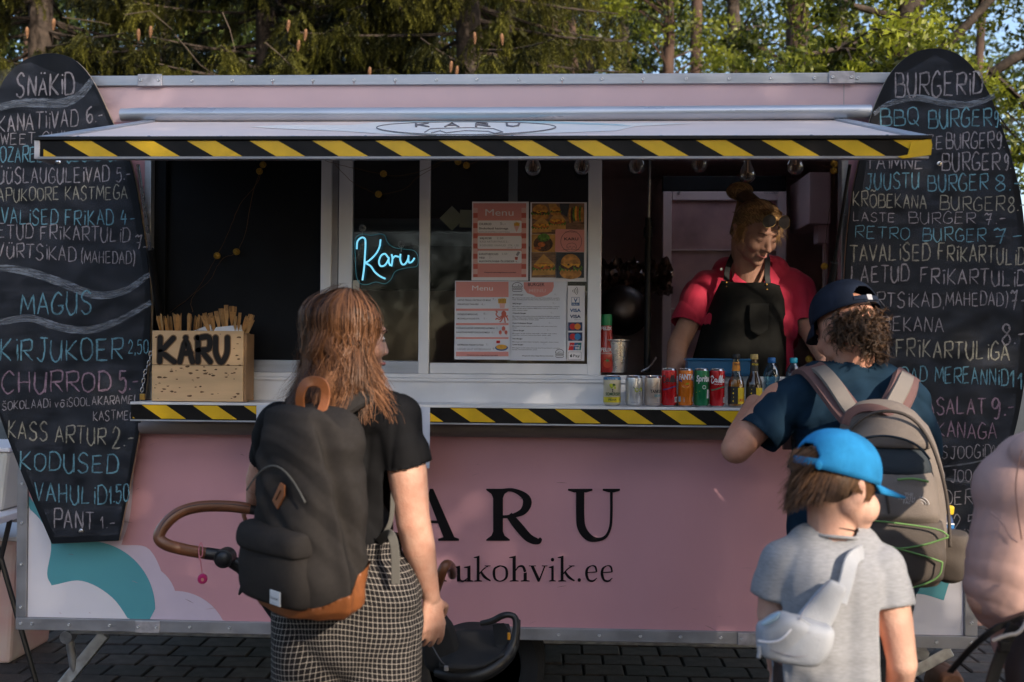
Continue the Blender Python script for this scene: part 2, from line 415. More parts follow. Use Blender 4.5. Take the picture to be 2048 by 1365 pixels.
for px, z in ((303, 't'), (1681, 't'), (298, 'b'), (1500, 'b')):
    x = PX(px, 163 if z == 't' else 1262, 0); zz = ZT-.02 if z == 't' else ZB0+.022
    pl = part('joint_plate', MB().box(x-.05, x+.05, -.019, -.013, zz-.025, zz+.024), m_plate, bev=.002)
    rivet(x-.037, -.019, zz, pl); rivet(x+.037, -.019, zz, pl)
m_rust = mat('rust_streak', (.30, .17, .15), .8, var=.5, vscale=60)
rs = MB()
for px in (547, 627, 709, 791, 1124, 1285):
    x = PX(px, 163, 0); rs.rib([(x, -.0127, ZT-.030), (x+.001, -.0127, ZT-.041)], [.005, .001])
part('rust_streaks', rs, m_rust, kind='stuff')
# seam lines on the fascia
part('panel_seam', MB().box(PX(1687,200,0), PX(1687,200,0)+.0025, -.0015, 0, ZOT, ZT-rh), m_alud)
# roof gutter tube (rolled awning) held on the fascia
m_tube = mat('silver_awning', (.46, .50, .57), .34, metal=.55, var=.10, vscale=3, stretch=(1, 6, 6), rvar=.08)
zt = PZ(1000, 228, -.05)
tb = MB().tube([(PX(243,228,-.05), -.045, zt), (PX(300,228,-.05), -.05, zt+.001), (PX(800,228,-.05), -.05, zt-.002), (PX(1400,228,-.05), -.05, zt+.001), (PX(1741,226,-.05), -.045, zt+.004)], [.026,.028,.027,.0285,.029], 20, smooth=1)
part('awning_tube', tb, m_tube, smooth='auto')
# lower-panel graphics (flat vinyl)
def poly(name, pts, m, off, parent=None):
    mb = MB(); v = [P(a, b, 0) for a, b in pts]; zmin = ZB0+.049
    mb.add([(min(max(p.x, XL+.045), XR-.051), -off, max(p.z, zmin)) for p in v], [tuple(range(len(v)))]); return part(name, mb, m, parent)
def arc(cx, cy, r, a0, a1, n=18, ry=None):
    ry = ry or r
    return [(cx+r*math.cos(math.radians(a0+(a1-a0)*i/n)), cy+ry*math.sin(math.radians(a0+(a1-a0)*i/n))) for i in range(n+1)]
poly('cloud_graphic', [(78,900)] + spline([(78,890),(200,880),(262,900),(262,1020),(243,1090)],6) + spline([(243,1090),(300,1100),(330,1180),(300,1246)],6) + [(78,1250)], m_lil, .0012)
poly('cloud_graphic', arc(276, 1205, 78, -75, 0, 10)[::1] + [(355,1290),(200,1290),(250,1140)], m_lil, .0016, )
poly('cloud_graphic', arc(350, 1290, 108, -95, 0, 14) + [(300,1290)], m_lil, .0020)
poly('teal_graphic', [(54,1290)] + [(54,992),(120,1080)] + arc(175, 1218, 136, -95, 0, 22) + [(300,1260)], m_teal, .0024)
poly('cloud_graphic', [(54,1290),(54,1012)] + spline([(54,1012),(85,1045),(103,1090),(95,1147),(104,1171)],5) + spline([(104,1171),(165,1162),(225,1195),(265,1252),(268,1262)],6) + [(268,1290)], m_white, .0030)
poly('cloud_graphic', [(1740,1290),(1740,900),(1953,900),(1953,1290)], m_white, .0014)
poly('teal_graphic', [(1760,900),(1885,900),(1888,1135),(1898,1165),(1887,1201)] + spline([(1887,1201),(1840,1188),(1800,1192),(1740,1225)],5), m_teal, .0022)

# ---------------------------------------------------------------- hazard tape strip
def stripes(parent, xa, xb, z0, z1, y, n_off, per, frac=.5, slant=1.0, bend=None):
    """diagonal yellow stripes on a black strip from xa to xb"""
    k = 0; x = xa - per + n_off
    while x < xb:
        h = z1-z0; sx = h*slant
        pl = [(x, z1), (x+per*frac, z1), (x+per*frac+sx, z0), (x+sx, z0)]
        # clip against xa, xb
        def clip(pg, lim, sgn):
            out = []
            for i in range(len(pg)):
                a, b = pg[i], pg[(i+1) % len(pg)]; ia, ib = sgn*(a[0]-lim) >= 0, sgn*(b[0]-lim) >= 0
                if ia: out.append(a)
                if ia != ib:
                    t = (lim-a[0])/(b[0]-a[0]); out.append((lim, a[1]+(b[1]-a[1])*t))
            return out
        pl = clip(pl, xa, 1)
        if len(pl) > 2: pl = clip(pl, xb, -1)
        if len(pl) > 2:
            add('yellow_stripe', MB().add([(a, y, b) for a, b in pl], [tuple(range(len(pl)))]), m_yel, parent)
        x += per
# ---------------------------------------------------------------- hatch
HY = -.92                              # how far the hatch reaches out
hA = Vector((PX(300,245,0), -.012, ZOT)); hB = Vector((PX(1684,245,0), -.012, ZOT))
fx0, fx1 = PX(78, 280, HY), PX(1856, 280, HY)
zf = PZ(1000, 277, HY); zfb = PZ(1000, 316, HY)
def hatchpt(u, v, off=0):              # u 0..1 along, v 0..1 outward
    a = hA.lerp(hB, u); b = Vector((fx0,HY,zf)).lerp(Vector((fx1,HY,zf)), u); p = a.lerp(b, v); p.z += off; return p
hm = MB(); vs = [hatchpt(0,0),hatchpt(1,0),hatchpt(1,1),hatchpt(0,1)]; vs += [p-Vector((0,0,.03)) for p in vs]
hm.add(vs, [(0,1,2,3),(7,6,5,4),(0,4,5,1),(1,5,6,2),(2,6,7,3),(3,7,4,0)])
hatch = part('hatch', hm, mat('pale_pink_vinyl', (.76,.63,.58), .4, var=.03))
def hpoly(name, pts, m, off):           # pts in picture coordinates on the hatch top plane
    mb = MB(); out = []
    for px, py in pts:
        v = (py-243)/(275-243); v = max(0, min(1, v)); 
        xl = 300+(78-300)*v; xr = 1684+(1856-1684)*v; out.append(hatchpt((px-xl)/(xr-xl), v/(v+(1-v)*1.29) if v < 1 else 1, off))
    mb.add(out, [tuple(range(len(out)))]); return add(name, mb, m, hatch)
m_pw = mat('pale_print_white', (.80,.78,.74), .4); m_pb = mat('pale_print_blue', (.40,.58,.63), .4)
hpoly('cloud_graphic', [(490,258),(560,254),(700,255),(760,248),(900,246),(1150,247),(1240,252),(1320,251),(1400,253),(1290,258),(1250,266),(1000,272),(800,271),(690,266),(560,262)], m_pw, .0015)
hpoly('cloud_graphic', [(780,247),(900,245.5),(1100,246),(1250,254),(1280,258),(1100,252),(900,250)], m_pb, .0022)
hpoly('logo_ground', arc(941,261,185,0,360,30,ry=12), m_pw, .003)
em = MB(); ring = arc(941,261,185,0,360,48,ry=11.5)
def hp(px, py, off=.004):
    v = (py-243)/32; xl = 300-222*v; xr = 1684+172*v; return hatchpt((px-xl)/(xr-xl), v/(v+(1-v)*1.29), off)
em.tube([hp(*q) for q in ring], .0022, 5)
# emblem lettering and bear sketch lying on the hatch
def hline(pts, r=.004): em.tube([hp(*q) for q in pts], r, 5)
for lx, strokes in ((838,[[(0,0),(0,10)],[(0,6),(24,0)],[(6,5),(26,10)]]),(898,[[(0,10),(14,0),(28,10)],[(6,7),(22,7)]]),(962,[[(0,10),(0,0),(22,1),(22,5),(0,6)],[(8,6),(28,10)]]),(1024,[[(0,0),(2,8),(14,10),(24,8),(26,0)]])):
    for st in strokes: hline([(lx+a, 253+b*.75) for a, b in st], .0045)
hline([(860,269),(868,264),(900,263),(950,262),(1000,264),(1020,269),(1005,271),(990,268),(940,267),(905,270),(890,267),(875,270)], .0022)
add('logo_emblem', em, mat('faded_black_print', (.14,.13,.14), .5, spec=.3), hatch)
# edge trims
for u in (0, 1):
    a, b = hatchpt(u, .0, .003), hatchpt(u, 1, .004); sx = .02 if u == 0 else -.02
    add('edge_trim', MB().beam(a+Vector((sx,0,0)), b+Vector((sx,0,0)), .05, .008), m_alu, hatch, bev=.002)
fr = add('front_trim', MB().box(fx0-.01, fx1+.01, HY-.012, HY+.02, zf-.006, zf+.006), m_blk, hatch, bev=.002)
for i in range(12):
    p = hatchpt((i+.5)/12, .975, .004); add('rivet', MB().ell(p, (.007,.007,.004), u=10, v=6), m_steel, hatch, smooth=True)
lip = add('hatch_lip', MB().box(fx0, fx1, HY-.004, HY+.012, zfb, zf-.006), m_btape, hatch, bev=.002)
ppx = (fx1-fx0)/1778
stripes(lip, fx0+.018, fx1-.008, zfb+.004, zf-.008, HY-.0055, .063, 127.5*ppx, .46, 1.75)
add('lip_bottom_trim', MB().box(fx0, fx1, HY-.008, HY+.02, zfb-.004, zfb+.003), m_alud, hatch)
add('lip_end', MB().box(fx0-.012, fx0+.006, HY-.007, HY+.09, zfb-.004, zf-.004), m_plate, hatch, bev=.002)
tt = MB().prism([(0,.0),(-.06,-.012),(-.07,-.05),(-.10,-.056),(-.085,-.062),(.0,-.05),(.004,-.02)], lambda u,v: (fx1+.006+u, HY-.008-abs(u)*.05, zf-.004+v), lambda u,v: (fx1+.006+u, HY-.0062, zf-.004+v))
add('torn_tape', tt, m_yel, hatch)
# struts
for px0, py0, px1, py1 in ((276,330,322,650),(1700,330,1640,700)):
    a = P(px0, py0, -.42); b = P(px1, py1, -.02); c = a.lerp(b, .5)
    s_ = part('gas_strut', MB().tube([c, b], .014, 12), m_blk, smooth='auto'); add('strut_rod', MB().tube([a, c], .006, 10), m_steel if px0 < 300 else m_blk, s_, smooth='auto')
# ---------------------------------------------------------------- opening frame
for x0, x1, nm in ((OX0-.026, OX0+.002, 'l'), (OX1-.004, OX1+.022, 'r')):
    fp = part('opening_frame', MB().box(x0, x1, -.006, .05, ZSH, ZOT), m_alu, bev=.002)
    for i in range(5): rivet((x0+x1)/2, -.006, ZSH+.1+i*.22, fp, .7)
part('opening_lintel', MB().box(OX0, OX1, .0, .05, ZOT-.05, ZOT-.001), m_alud)
# shelf folded down in front
SY = -.21
sx0, sx1 = PX(262, 810, SY), PX(1745, 815, SY)
shelf = part('counter_shelf', MB().box(sx0, sx1, SY, .0, ZSH-.006, ZSH), m_walu, bev=.002)
slip = add('shelf_lip', MB().box(sx0, sx1, SY-.004, SY+.008, ZSH-.068, ZSH-.002), m_btape, shelf, bev=.002)
stripes(slip, sx0+.01, sx1-.002, ZSH-.062, ZSH-.010, SY-.0055, .035, 104.5*(sx1-sx0)/1483, .48, 1.5)
add('lip_bottom_trim', MB().box(sx0, sx1, SY-.007, SY+.02, ZSH-.072, ZSH-.066), m_alu, shelf)
add('shelf_edge', MB().box(sx0, sx1, SY-.008, SY+.012, ZSH-.008, ZSH+.002), m_walu, shelf, bev=.001)
# rolled grey tarp under the shelf
m_tarp = mat('grey_tarp', (.20,.17,.165), .5, var=.15, vscale=5, stretch=(1,4,4), bump=.1, bscale=12)
tz = PZ(400, 852, -.06)
part('rolled_tarp', MB().tube([(PX(283,850,-.05), -.06, tz-.005), (PX(330,850,-.05), -.05, tz), (PX(500,850,-.05), -.055, tz-.002), (PX(1000,850,-.05), -.05, tz+.001), (PX(1500,856,-.05), -.055, tz), (PX(1700,860,-.05), -.05, tz)], [.030,.036,.034,.033,.034,.03], 16, smooth=1), m_tarp, smooth='auto')
# sill behind the shelf: stepped white profiles
part('sill_board', MB().box(OX0+.003, OX1-.005, -.004, .03, ZSH+.0005, ZSH+.085), m_walu)
zs = ZSH+.085
part('sill_profile', MB().box(OX0+.003, OX1-.005, -.016, .04, zs, zs+.012), m_walu, bev=.002)
part('sill_profile', MB().box(OX0+.003, OX1-.005, -.008, .06, zs+.0125, zs+.03), m_walu, bev=.002)
sc = MB()
for i in range(5): sc.box(OX0+.05+i*.5, OX0+.35+i*.5, -.0055, -.0045, ZSH+.045+.004*(i%2), ZSH+.048+.004*(i%2))
zs2 = zs+.03
ZH = ZOT-.05                              # head of the windows
# left: dark sliding board panel, then window frames
GY = .06
x_a, x_b = PX(303, 500, .03), PX(641, 500, .03)
part('dark_panel', MB().box(x_a, x_b, GY, GY+.012, zs2+.05, ZH), m_intd)
part('window_track', MB().box(OX0+.003, PX(842,740,.02), .012, .075, zs2, zs2+.05), m_alu, bev=.003)
def frame(px0, px1, y0, y1, nm='window_frame', z0=None, z1=None, m=None, Y=None):
    Y = y0 if Y is None else Y
    return part(nm, MB().box(PX(px0,500,Y), PX(px1,500,Y), y0, y1, z0 or zs2, z1 or ZH), m or m_walu, bev=.003)
frame(303, 331, .03, .05, 'window_stile', m=m_intd)
frame(641, 662, .015, .06, 'window_stile')
frame(663, 676, .03, .07, 'window_stile', m=m_alud)
frame(677, 704, .02, .06, 'window_stile')
frame(838, 859, .008, .045, 'window_stile')
frame(1176, 1203, .008, .05, 'window_stile')
frame(1016, 1034, .06, .085, 'window_stile')
part('window_rail', MB().box(PX(704,740,.02), PX(838,740,.02), .02, .06, zs2+.001, PZ(780,722,.02)), m_walu, bev=.003)
part('window_rail', MB().box(PX(859,740,.01), PX(1176,740,.01), .01, .045, zs2+.001, PZ(1000,727,.01)), m_walu, bev=.003)
part('window_rail', MB().box(PX(704,740,.02), PX(1176,740,.02), .02, .06, ZH-.03, ZH), m_walu)
m_glass = mat('window_glass', (.75,.82,.85), .02, spec=.5, trans=1.0, ior=1.45)
# thin panes: glossy and see-through
gm = bpy.data.materials.new('pane_glass'); gm.use_nodes = True; n_ = gm.node_tree.nodes; l_ = gm.node_tree.links
gl = n_.new('ShaderNodeBsdfGlossy'); gl.inputs[0].default_value = (.9,.95,1,1); gl.inputs[1].default_value = .05
tp = n_.new('ShaderNodeBsdfTransparent'); tp.inputs[0].default_value = (.42,.46,.48,1)
fz = n_.new('ShaderNodeFresnel'); fz.inputs[0].default_value = 1.5; mxs = n_.new('ShaderNodeMixShader')
l_.new(fz.outputs[0], mxs.inputs[0]); l_.new(tp.outputs[0], mxs.inputs[1]); l_.new(gl.outputs[0], mxs.inputs[2]); l_.new(mxs.outputs[0], n_['Material Output'].inputs[0])
for a, b, y in ((704, 838, .035), (859, 1176, .026)):
    x0, x1 = PX(a,500,y), PX(b,500,y); part('window_pane', MB().add([(x0,y,zs2+.03),(x1,y,zs2+.03),(x1,y,ZH-.02),(x0,y,ZH-.02)], [(0,1,2,3)]), gm)
# dim interior partition seen through the panes
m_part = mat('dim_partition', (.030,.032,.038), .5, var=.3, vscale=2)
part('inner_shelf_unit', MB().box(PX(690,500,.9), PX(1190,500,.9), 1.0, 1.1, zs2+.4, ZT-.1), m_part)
part('inner_worktop', MB().box(PX(690,620,.5), PX(1205,620,.5), .3, .9, ZSH-.2, ZSH-.16), m_steel, bev=.003)
part('extractor_hood', MB().box(PX(690,300,.5), PX(1100,300,.5), .45, 1.2, PZ(900,470,.5), PZ(900,440,.5)), m_alud, bev=.004)
# trailer support legs
m_gal = mat('galvanised_steel', (.35,.36,.38), .4, metal=.8, var=.25, vscale=25, rvar=.12)
for a, b in (((210,1268),(110,1390)), ((1900,1300),(1720,1400))):
    p0 = P(a[0], a[1], .35); p1 = P(b[0], b[1], .30); p1.z = max(.0, p1.z)
    d = (p1-p0); p1 = p0 + d*((p0.z-.01)/(p0.z-p1.z)) if p0.z-p1.z > .01 else p1
    lg = part('support_leg', MB().beam(p0, p1, .05, .035, up=(0,1,0)), m_gal, bev=.004)
    q0 = P(a[0]-72 if a[0]<500 else a[0]-60, a[1]+4, .3); q1 = p0.lerp(p1, .5)
    add('leg_brace', MB().tube([q0, q1], .018, 12), m_gal, lg, smooth='auto'); add('pivot_bolt', MB().lathe(q0+Vector((0,-.03,0)), [(.028,0),(.028,.05)], 12, axis='Y'), m_gal, lg)
# axle, wheels, chassis
part('chassis_beam', MB().box(XL+.1, XR-.1, .25, .31, ZB0-.09, ZB0-.003), m_gal)
part('chassis_beam', MB().box(XL+.1, XR-.1, 1.6, 1.66, ZB0-.09, ZB0-.003), m_gal)
wx = PX(950, 1330, .12)
for wy in (.12, 1.75):
    wl = part('wheel', MB().lathe((wx, wy, .29), [(.19,.0),(.205,-.012),(.26,-.02),(.285,0),(.29,.04),(.29,.12),(.285,.16),(.26,.18),(.19,.17)], 48, axis='Y'), m_rub, smooth='auto')
    m_rim = mat('painted_rim', (.16,.16,.16), .5, metal=.5, var=.2, vscale=20)
    add('rim', MB().lathe((wx, wy, .29), [(.19,.0),(.182,.012),(.178,.03),(.15,.022),(.12,.022),(.09,.04),(.05,.03),(.045,0),(.001,-.004)], 40, axis='Y'), m_rim, wl, smooth='auto')
    for k in range(12):
        a = 2*math.pi*k/12; add('rim_hole', MB().lathe((wx+.135*math.cos(a), wy+.0205, .29+.135*math.sin(a)), [(.017,0),(.017,.001)], 14, axis='Y'), m_blk, wl)
part('marker_light', MB().box(XR+.001, XR+.035, .02, .06, PZ(1950,1255,0), PZ(1950,1223,0)), mat('marker_lens', (.35,.22,.2), .3), bev=.004)
part('roof_light', MB().box(PX(840,150,.0), PX(872,150,.0), .0, .05, ZT+.0005, ZT+.012), m_blk, bev=.003)
# ================================================================ hand lettering
F = {
'A': '0,0 .42,1 .9,0|.17,.36 .78,.36', 'B': '.05,0 .05,1|~.05,1 .75,.95 .75,.55 .1,.52 .9,.5 .9,.05 .02,0',
'C': '~.9,.85 .5,1.05 .05,.7 .05,.25 .45,-.05 .9,.15', 'D': '.05,0 .08,1|~.0,1 .6,1.0 .95,.6 .8,.1 .0,0',
'E': '.8,1 .08,.98 .05,.0 .85,.02|.06,.52 .7,.54', 'F': '.85,1 .05,.98|.1,1 .08,0|.08,.52 .65,.53',
'G': '~.85,.9 .45,1.05 .05,.6 .1,.1 .55,-.03 .9,.15 .88,.42|.5,.42 .95,.44', 'H': '.05,1 .05,0|.85,1 .85,0|.05,.5 .85,.52',
'I': '.4,1 .4,0', 'i': '.4,.72 .4,0|.38,.9 .42,.96', 'ï': '.4,.72 .4,0|.22,.9 .25,.97|.55,.9 .58,.97', 'J': '.35,1 .95,1|~.7,1 .7,.3 .5,-.05 .1,.1',
'K': '.08,1 .05,0|.85,.98 .1,.42 .9,.0', 'L': '.08,1 .05,0 .8,.04', 'M': '.0,0 .12,1 .5,.25 .88,1 1,0',
'N': '.05,0 .08,1 .82,0 .88,1', 'O': '~.5,1 .08,.85 .05,.25 .45,-.03 .9,.25 .88,.8 .5,1', 'P': '.08,0 .08,1|~.0,1 .85,1 .9,.5 .1,.45',
'Q': '~.5,1 .08,.85 .05,.25 .45,-.03 .9,.25 .88,.8 .5,1|.55,.25 1,-.12', 'R': '.08,0 .08,1|~.0,.98 .85,1.02 .85,.55 .1,.48|.3,.48 .95,0',
'S': '~.85,.88 .5,1.05 .1,.8 .3,.55 .75,.4 .8,.1 .4,-.05 .02,.12', 'T': '0,1 .95,1|.48,1 .45,0', 'U': '~.05,1 .05,.3 .4,-.08 .8,.2 .85,1|.86,1 .86,0',
'W': '.0,1 .25,0 .5,.8 .75,0 1,1', 'V': '.0,1 .42,0 .85,1', 'Y': '~.1,1 .15,.5 .5,.4 .82,.55|.85,1 .82,.2 .3,-.2', 'Z': '.05,1 .85,1 .0,0 .9,0',
'Ä': '.0,0 .42,.8 .9,0|.17,.3 .78,.3|.25,1.02 .28,1.1|.55,1.02 .58,1.1', 'Ü': '~.05,.8 .05,.25 .4,-.08 .8,.2 .85,.8|.86,.8 .86,0|.25,1.0 .28,1.1|.6,1.0 .63,1.1',
'Õ': '~.5,.85 .08,.7 .05,.2 .45,-.03 .9,.2 .88,.7 .5,.85|~.15,1.05 .35,1.15 .6,1.03 .85,1.14', 'Š': '~.85,.7 .5,.85 .1,.65 .3,.45 .75,.3 .8,.05 .4,-.05 .02,.1|.2,1.12 .45,.98 .7,1.12',
'0': '~.5,1 .12,.8 .1,.2 .45,-.03 .85,.25 .82,.8 .5,1', '1': '.1,.65 .5,1 .5,0', '2': '~.1,.75 .4,1.05 .8,.8 .6,.45 .05,0|.05,0 .9,.04', '4': '.35,1 .05,.4 .85,.42|.65,.75 .6,0',
'5': '.85,1 .2,1 .15,.58|~.15,.58 .7,.65 .85,.25 .5,-.05 .05,.05', '6': '~.75,1 .2,.75 .05,.25 .4,-.03 .8,.15 .75,.45 .4,.5 .12,.3', '7': '~.05,.85 .3,1 .45,.85|.45,.85 .8,1 .45,0|.2,.45 .75,.5',
'8': '~.5,.52 .1,.75 .3,1 .7,.95 .75,.7 .4,.45 .05,.2 .35,-.05 .8,.1 .8,.35 .5,.52', '9': '~.85,.8 .5,1 .15,.8 .25,.5 .6,.5 .85,.8|~.85,.8 .8,.3 .6,-.05 .3,0',
'-': '.1,.42 .9,.46', '.': '.3,.02 .4,.08', ',': '.4,.1 .25,-.15', '/': '.8,1.1 .2,-.25', '(': '~.7,1.1 .3,.7 .3,.2 .6,-.15', ')': '~.3,1.1 .75,.7 .7,.2 .3,-.2',
'v': '.05,.6 .4,0 .75,.6', 'o': '~.45,.6 .1,.45 .1,.1 .45,-.02 .8,.2 .7,.55 .45,.6', 'õ': '~.45,.5 .1,.4 .1,.1 .45,-.02 .8,.2 .7,.45 .45,.5|~.1,.7 .4,.8 .8,.72',
}
NARROW = {'I': .35, 'i': .35, 'ï': .5, '1': .5, '.': .35, ',': .35, '/': .6, '(': .5, ')': .5, ' ': .55, '-': .7, 'M': 1.15}
def glyph_strokes(ch):
    out = []
    for st in F[ch].split('|'):
        sm = st[0] == '~'; pts = [tuple(map(float, q.split(','))) for q in st.lstrip('~').split()]
        if sm: pts = spline(pts, 5)
        else:
            q = []
            for a, b in zip(pts[:-1], pts[1:]):
                n = 4; q += [(a[0]+(b[0]-a[0])*i/n, a[1]+(b[1]-a[1])*i/n) for i in range(n)]
            pts = q + [pts[-1]]
        out.append(pts)
    return out
def chalkmat(name, c):
    """chalk dust caught on the grain of the board"""
    m = bpy.data.materials.new(name); m.use_nodes = True; n = m.node_tree.nodes; l = m.node_tree.links; b = n['Principled BSDF']
    tc = n.new('ShaderNodeTexCoord'); tx = n.new('ShaderNodeTexNoise'); tx.inputs['Scale'].default_value = 420; tx.inputs['Detail'].default_value = 2
    l.new(tc.outputs['Object'], tx.inputs[0]); tx2 = n.new('ShaderNodeTexNoise'); tx2.inputs['Scale'].default_value = 35; l.new(tc.outputs['Object'], tx2.inputs[0])
    ad = n.new('ShaderNodeMath'); ad.operation = 'ADD'; l.new(tx.outputs[0], ad.inputs[0]); l.new(tx2.outputs[0], ad.inputs[1])
    mr = n.new('ShaderNodeMapRange'); mr.inputs[1].default_value = .80; mr.inputs[2].default_value = 1.12; l.new(ad.outputs[0], mr.inputs[0])
    mx = n.new('ShaderNodeMix'); mx.data_type = 'RGBA'; mx.inputs[6].default_value = (*[x*.32+.012 for x in c], 1); mx.inputs[7].default_value = (*c, 1)
    l.new(mr.outputs[0], mx.inputs[0]); l.new(mx.outputs[2], b.inputs['Base Color']); b.inputs['Roughness'].default_value = .95; b.inputs['Specular IOR Level'].default_value = .1
    return m
CH = {'w': chalkmat('white_chalk', (.34,.31,.33)), 'b': chalkmat('blue_chalk', (.16,.34,.42)), 'y': chalkmat('cream_chalk', (.36,.34,.27)), 'p': chalkmat('pink_chalk', (.33,.22,.28)), 's': chalkmat('smeared_chalk', (.15,.16,.18))}
m_board = mat('chalkboard_black', (.010,.012,.016), .65, var=.55, vscale=5, spec=.16, detail=8, rvar=.1)
def smearmat(name, c, lo, hi, sc):
    m = bpy.data.materials.new(name); m.use_nodes = True; n = m.node_tree.nodes; l = m.node_tree.links; b = n['Principled BSDF']
    b.inputs['Base Color'].default_value = (*c, 1); b.inputs['Roughness'].default_value = .95
    tc = n.new('ShaderNodeTexCoord'); mp = n.new('ShaderNodeMapping'); mp.inputs['Scale'].default_value = sc; tx = n.new('ShaderNodeTexNoise'); tx.inputs['Scale'].default_value = 9; tx.inputs['Detail'].default_value = 8
    l.new(tc.outputs['Object'], mp.inputs[0]); l.new(mp.outputs[0], tx.inputs[0])
    mr = n.new('ShaderNodeMapRange'); mr.inputs[1].default_value = .35; mr.inputs[2].default_value = .75; mr.inputs[3].default_value = lo; mr.inputs[4].default_value = hi
    l.new(tx.outputs[0], mr.inputs[0]); l.new(mr.outputs[0], b.inputs['Alpha']); return m
m_smear = smearmat('smudged_chalk', (.30,.34,.40), .08, .85, (1,1,9)); m_haze = smearmat('chalk_dust_film', (.20,.22,.28), .0, .22, (1,1,2))

def board(name, label, outline, Y, bottomY):
    """outline in picture coordinates; the board leans against the trailer, top further back"""
    pass
class Board:
    def __init__(s, label, outline, Y0, grp):
        s.Y = Y0; pts = [P(a, b, Y0) for a, b in outline]
        s.t = thing('menu_board', label, 'menu board', (sum(p.x for p in pts)/len(pts), Y0, min(p.z for p in pts)), grp)
        mb = MB().prism([(p.x, p.z) for p in pts], lambda u, v: (u, Y0, v), lambda u, v: (u, Y0+.018, v))
        add('panel', mb, m_board, s.t, bev=.002); s.k = 0
        s.mb = {k: MB() for k in CH}
        # bare plywood edge
        mb = MB(); n = len(pts); c = sum((Vector((p.x, 0, p.z)) for p in pts), Vector())/n
        for i in range(n):
            a, b = pts[i], pts[(i+1) % n]
            oa = (Vector((a.x,0,a.z))-c).normalized()*.0012; ob = (Vector((b.x,0,b.z))-c).normalized()*.0012
            mb.add([(a.x+oa.x, Y0+.003, a.z+oa.z), (b.x+ob.x, Y0+.003, b.z+ob.z), (b.x+ob.x, Y0+.0165, b.z+ob.z), (a.x+oa.x, Y0+.0165, a.z+oa.z)], [(0,1,2,3)])
        add('plywood_edge', mb, mat('plywood_edge', (.38,.30,.22), .8, var=.3), s.t)
    def stroke(s, pts, wd, c, passes=2, jit=.35):
        for q in range(passes):
            s.k += 1; off = .0006 + .0000011*s.k
            dx, dy = random.uniform(-1,1)*wd*jit*(q > 0), random.uniform(-1,1)*wd*jit*(q > 0)
            n = len(pts); P3 = [P(a+dx+random.uniform(-.25,.25), b+dy+random.uniform(-.25,.25), s.Y-off) for a, b in pts]
            ws = [wd/515*(.55+.55*random.random()) for _ in range(n)]
            ws[0] *= .6; ws[-1] *= .5
            s.mb[c].rib(P3, ws)
    def text(s, t, x0, x1, b0, b1, h, c='w', wd=None, passes=2):
        s.mb[c] = MB()
        wd = wd or max(1.9, h*.085)
        tot = sum(NARROW.get(ch, 1) for ch in t); sc = (x1-x0)/tot; x = x0
        for ch in t:
            w_ = NARROW.get(ch, 1)*sc
            if ch != ' ':
                u = (x-x0)/(x1-x0); base = b0+(b1-b0)*u+random.uniform(-.04,.04)*h; hh = h*random.uniform(.93,1.06)
                sl = random.uniform(-.03,.08); gw = w_*(.84 if ch not in 'iï1.' else 1)
                for st in glyph_strokes(ch):
                    s.stroke([(x+(a+(b-.5)*sl)*gw+random.uniform(-.012,.012)*h, base-b*hh+random.uniform(-.012,.012)*h) for a, b in st], wd, c, passes)
            x += w_
        add('chalk_lettering', s.mb[c], CH[c], s.t, fix=False); s.mb[c] = MB()
    def swoosh(s, pts, wd, m=None):
        s.k += 60; off = .0005 + .0000011*s.k; sp = spline(pts, 10)
        p3 = [P(a, b, s.Y-off) for a, b in sp]; n = len(p3)
        ws = [wd/515*(.7+.5*math.sin(3.1*i/n)+.1*random.random()) for i in range(n)]
        add('chalk_swoosh', MB().rib(p3, ws), m or m_smear, s.t)
        for k in range(3):
            o = random.uniform(-.4,.4)*wd; s.stroke([(a, b+o) for a, b in sp], 1.6, 's', 1)
    def finish(s):
        for k in CH:
            if s.mb[k].v: add('faint_chalk_line', s.mb[k], CH[k], s.t, fix=False, kind='stuff')
    def bolt(s, px, py):
        p = P(px, py, s.Y); add('bolt', MB().lathe((p.x, s.Y, p.z), [(.009,0),(.009,-.004),(.005,-.005),(.005,-.016),(.0001,-.017)], 10, axis='Y'), m_steel, s.t, smooth='auto')

YB = -.085
ol = spline([(103,1088),(50,965),(0,835),(-36,700),(-52,560),(-47,400),(-27,260),(0,175),(22,142),(55,117),(95,107),(135,113),(165,135),(192,175),(222,240),(262,330),(285,450),(299,560),(301,650),(291,780),(268,920),(237,1082)], 4)
bl = Board('black surfboard shaped chalk menu headed SNÄKiD at the left end of the trailer', ol, YB, 'surfboard shaped chalk menu boards')
T_ = bl.text
T_('SNÄKiD', 33,152,193,188,42,'w')
bl.swoosh([(-25,222),(30,208),(80,206),(125,206),(160,190),(185,160)], 16)
T_('KANATiiVAD', -4,160,264,252,33,'w'); T_('6.-', 173,208,247,246,34,'w')
T_('SWEET CHILLi', -16,170,290,283,22,'w')
T_('MOZARELLAPULGAD 6.-', -16,245,325,322,31,'b')
T_('KÜÜSLAUGULEiVAD', -22,222,367,364,30,'w'); T_('5.-', 232,263,362,360,26,'w')
T_('HAPUKOORE KASTMEGA', -20,258,403,398,26,'y')
T_('TAVALiSED FRïKAD 4-', -34,272,447,452,30,'b')
T_('LAETUD FRïKARTULiD', -42,264,475,485,28,'w'); T_('7', 270,290,500,500,30,'w'); T_('-', 285,298,505,505,22,'w')
T_('VÜRTSiKAD', -6,156,514,524,29,'w'); bl.stroke([(172,495),(158,520),(144,560)], 2.6, 'w'); T_('(MAHEDAD)', 162,272,526,528,25,'w')
bl.swoosh([(-60,540),(0,536),(60,545),(120,565),(190,590),(250,582),(300,548)], 14)
T_('MAGUS', 42,190,628,626,42,'b')
bl.swoosh([(-40,652),(0,645),(60,637),(120,655),(180,660),(240,640),(302,605)], 13)
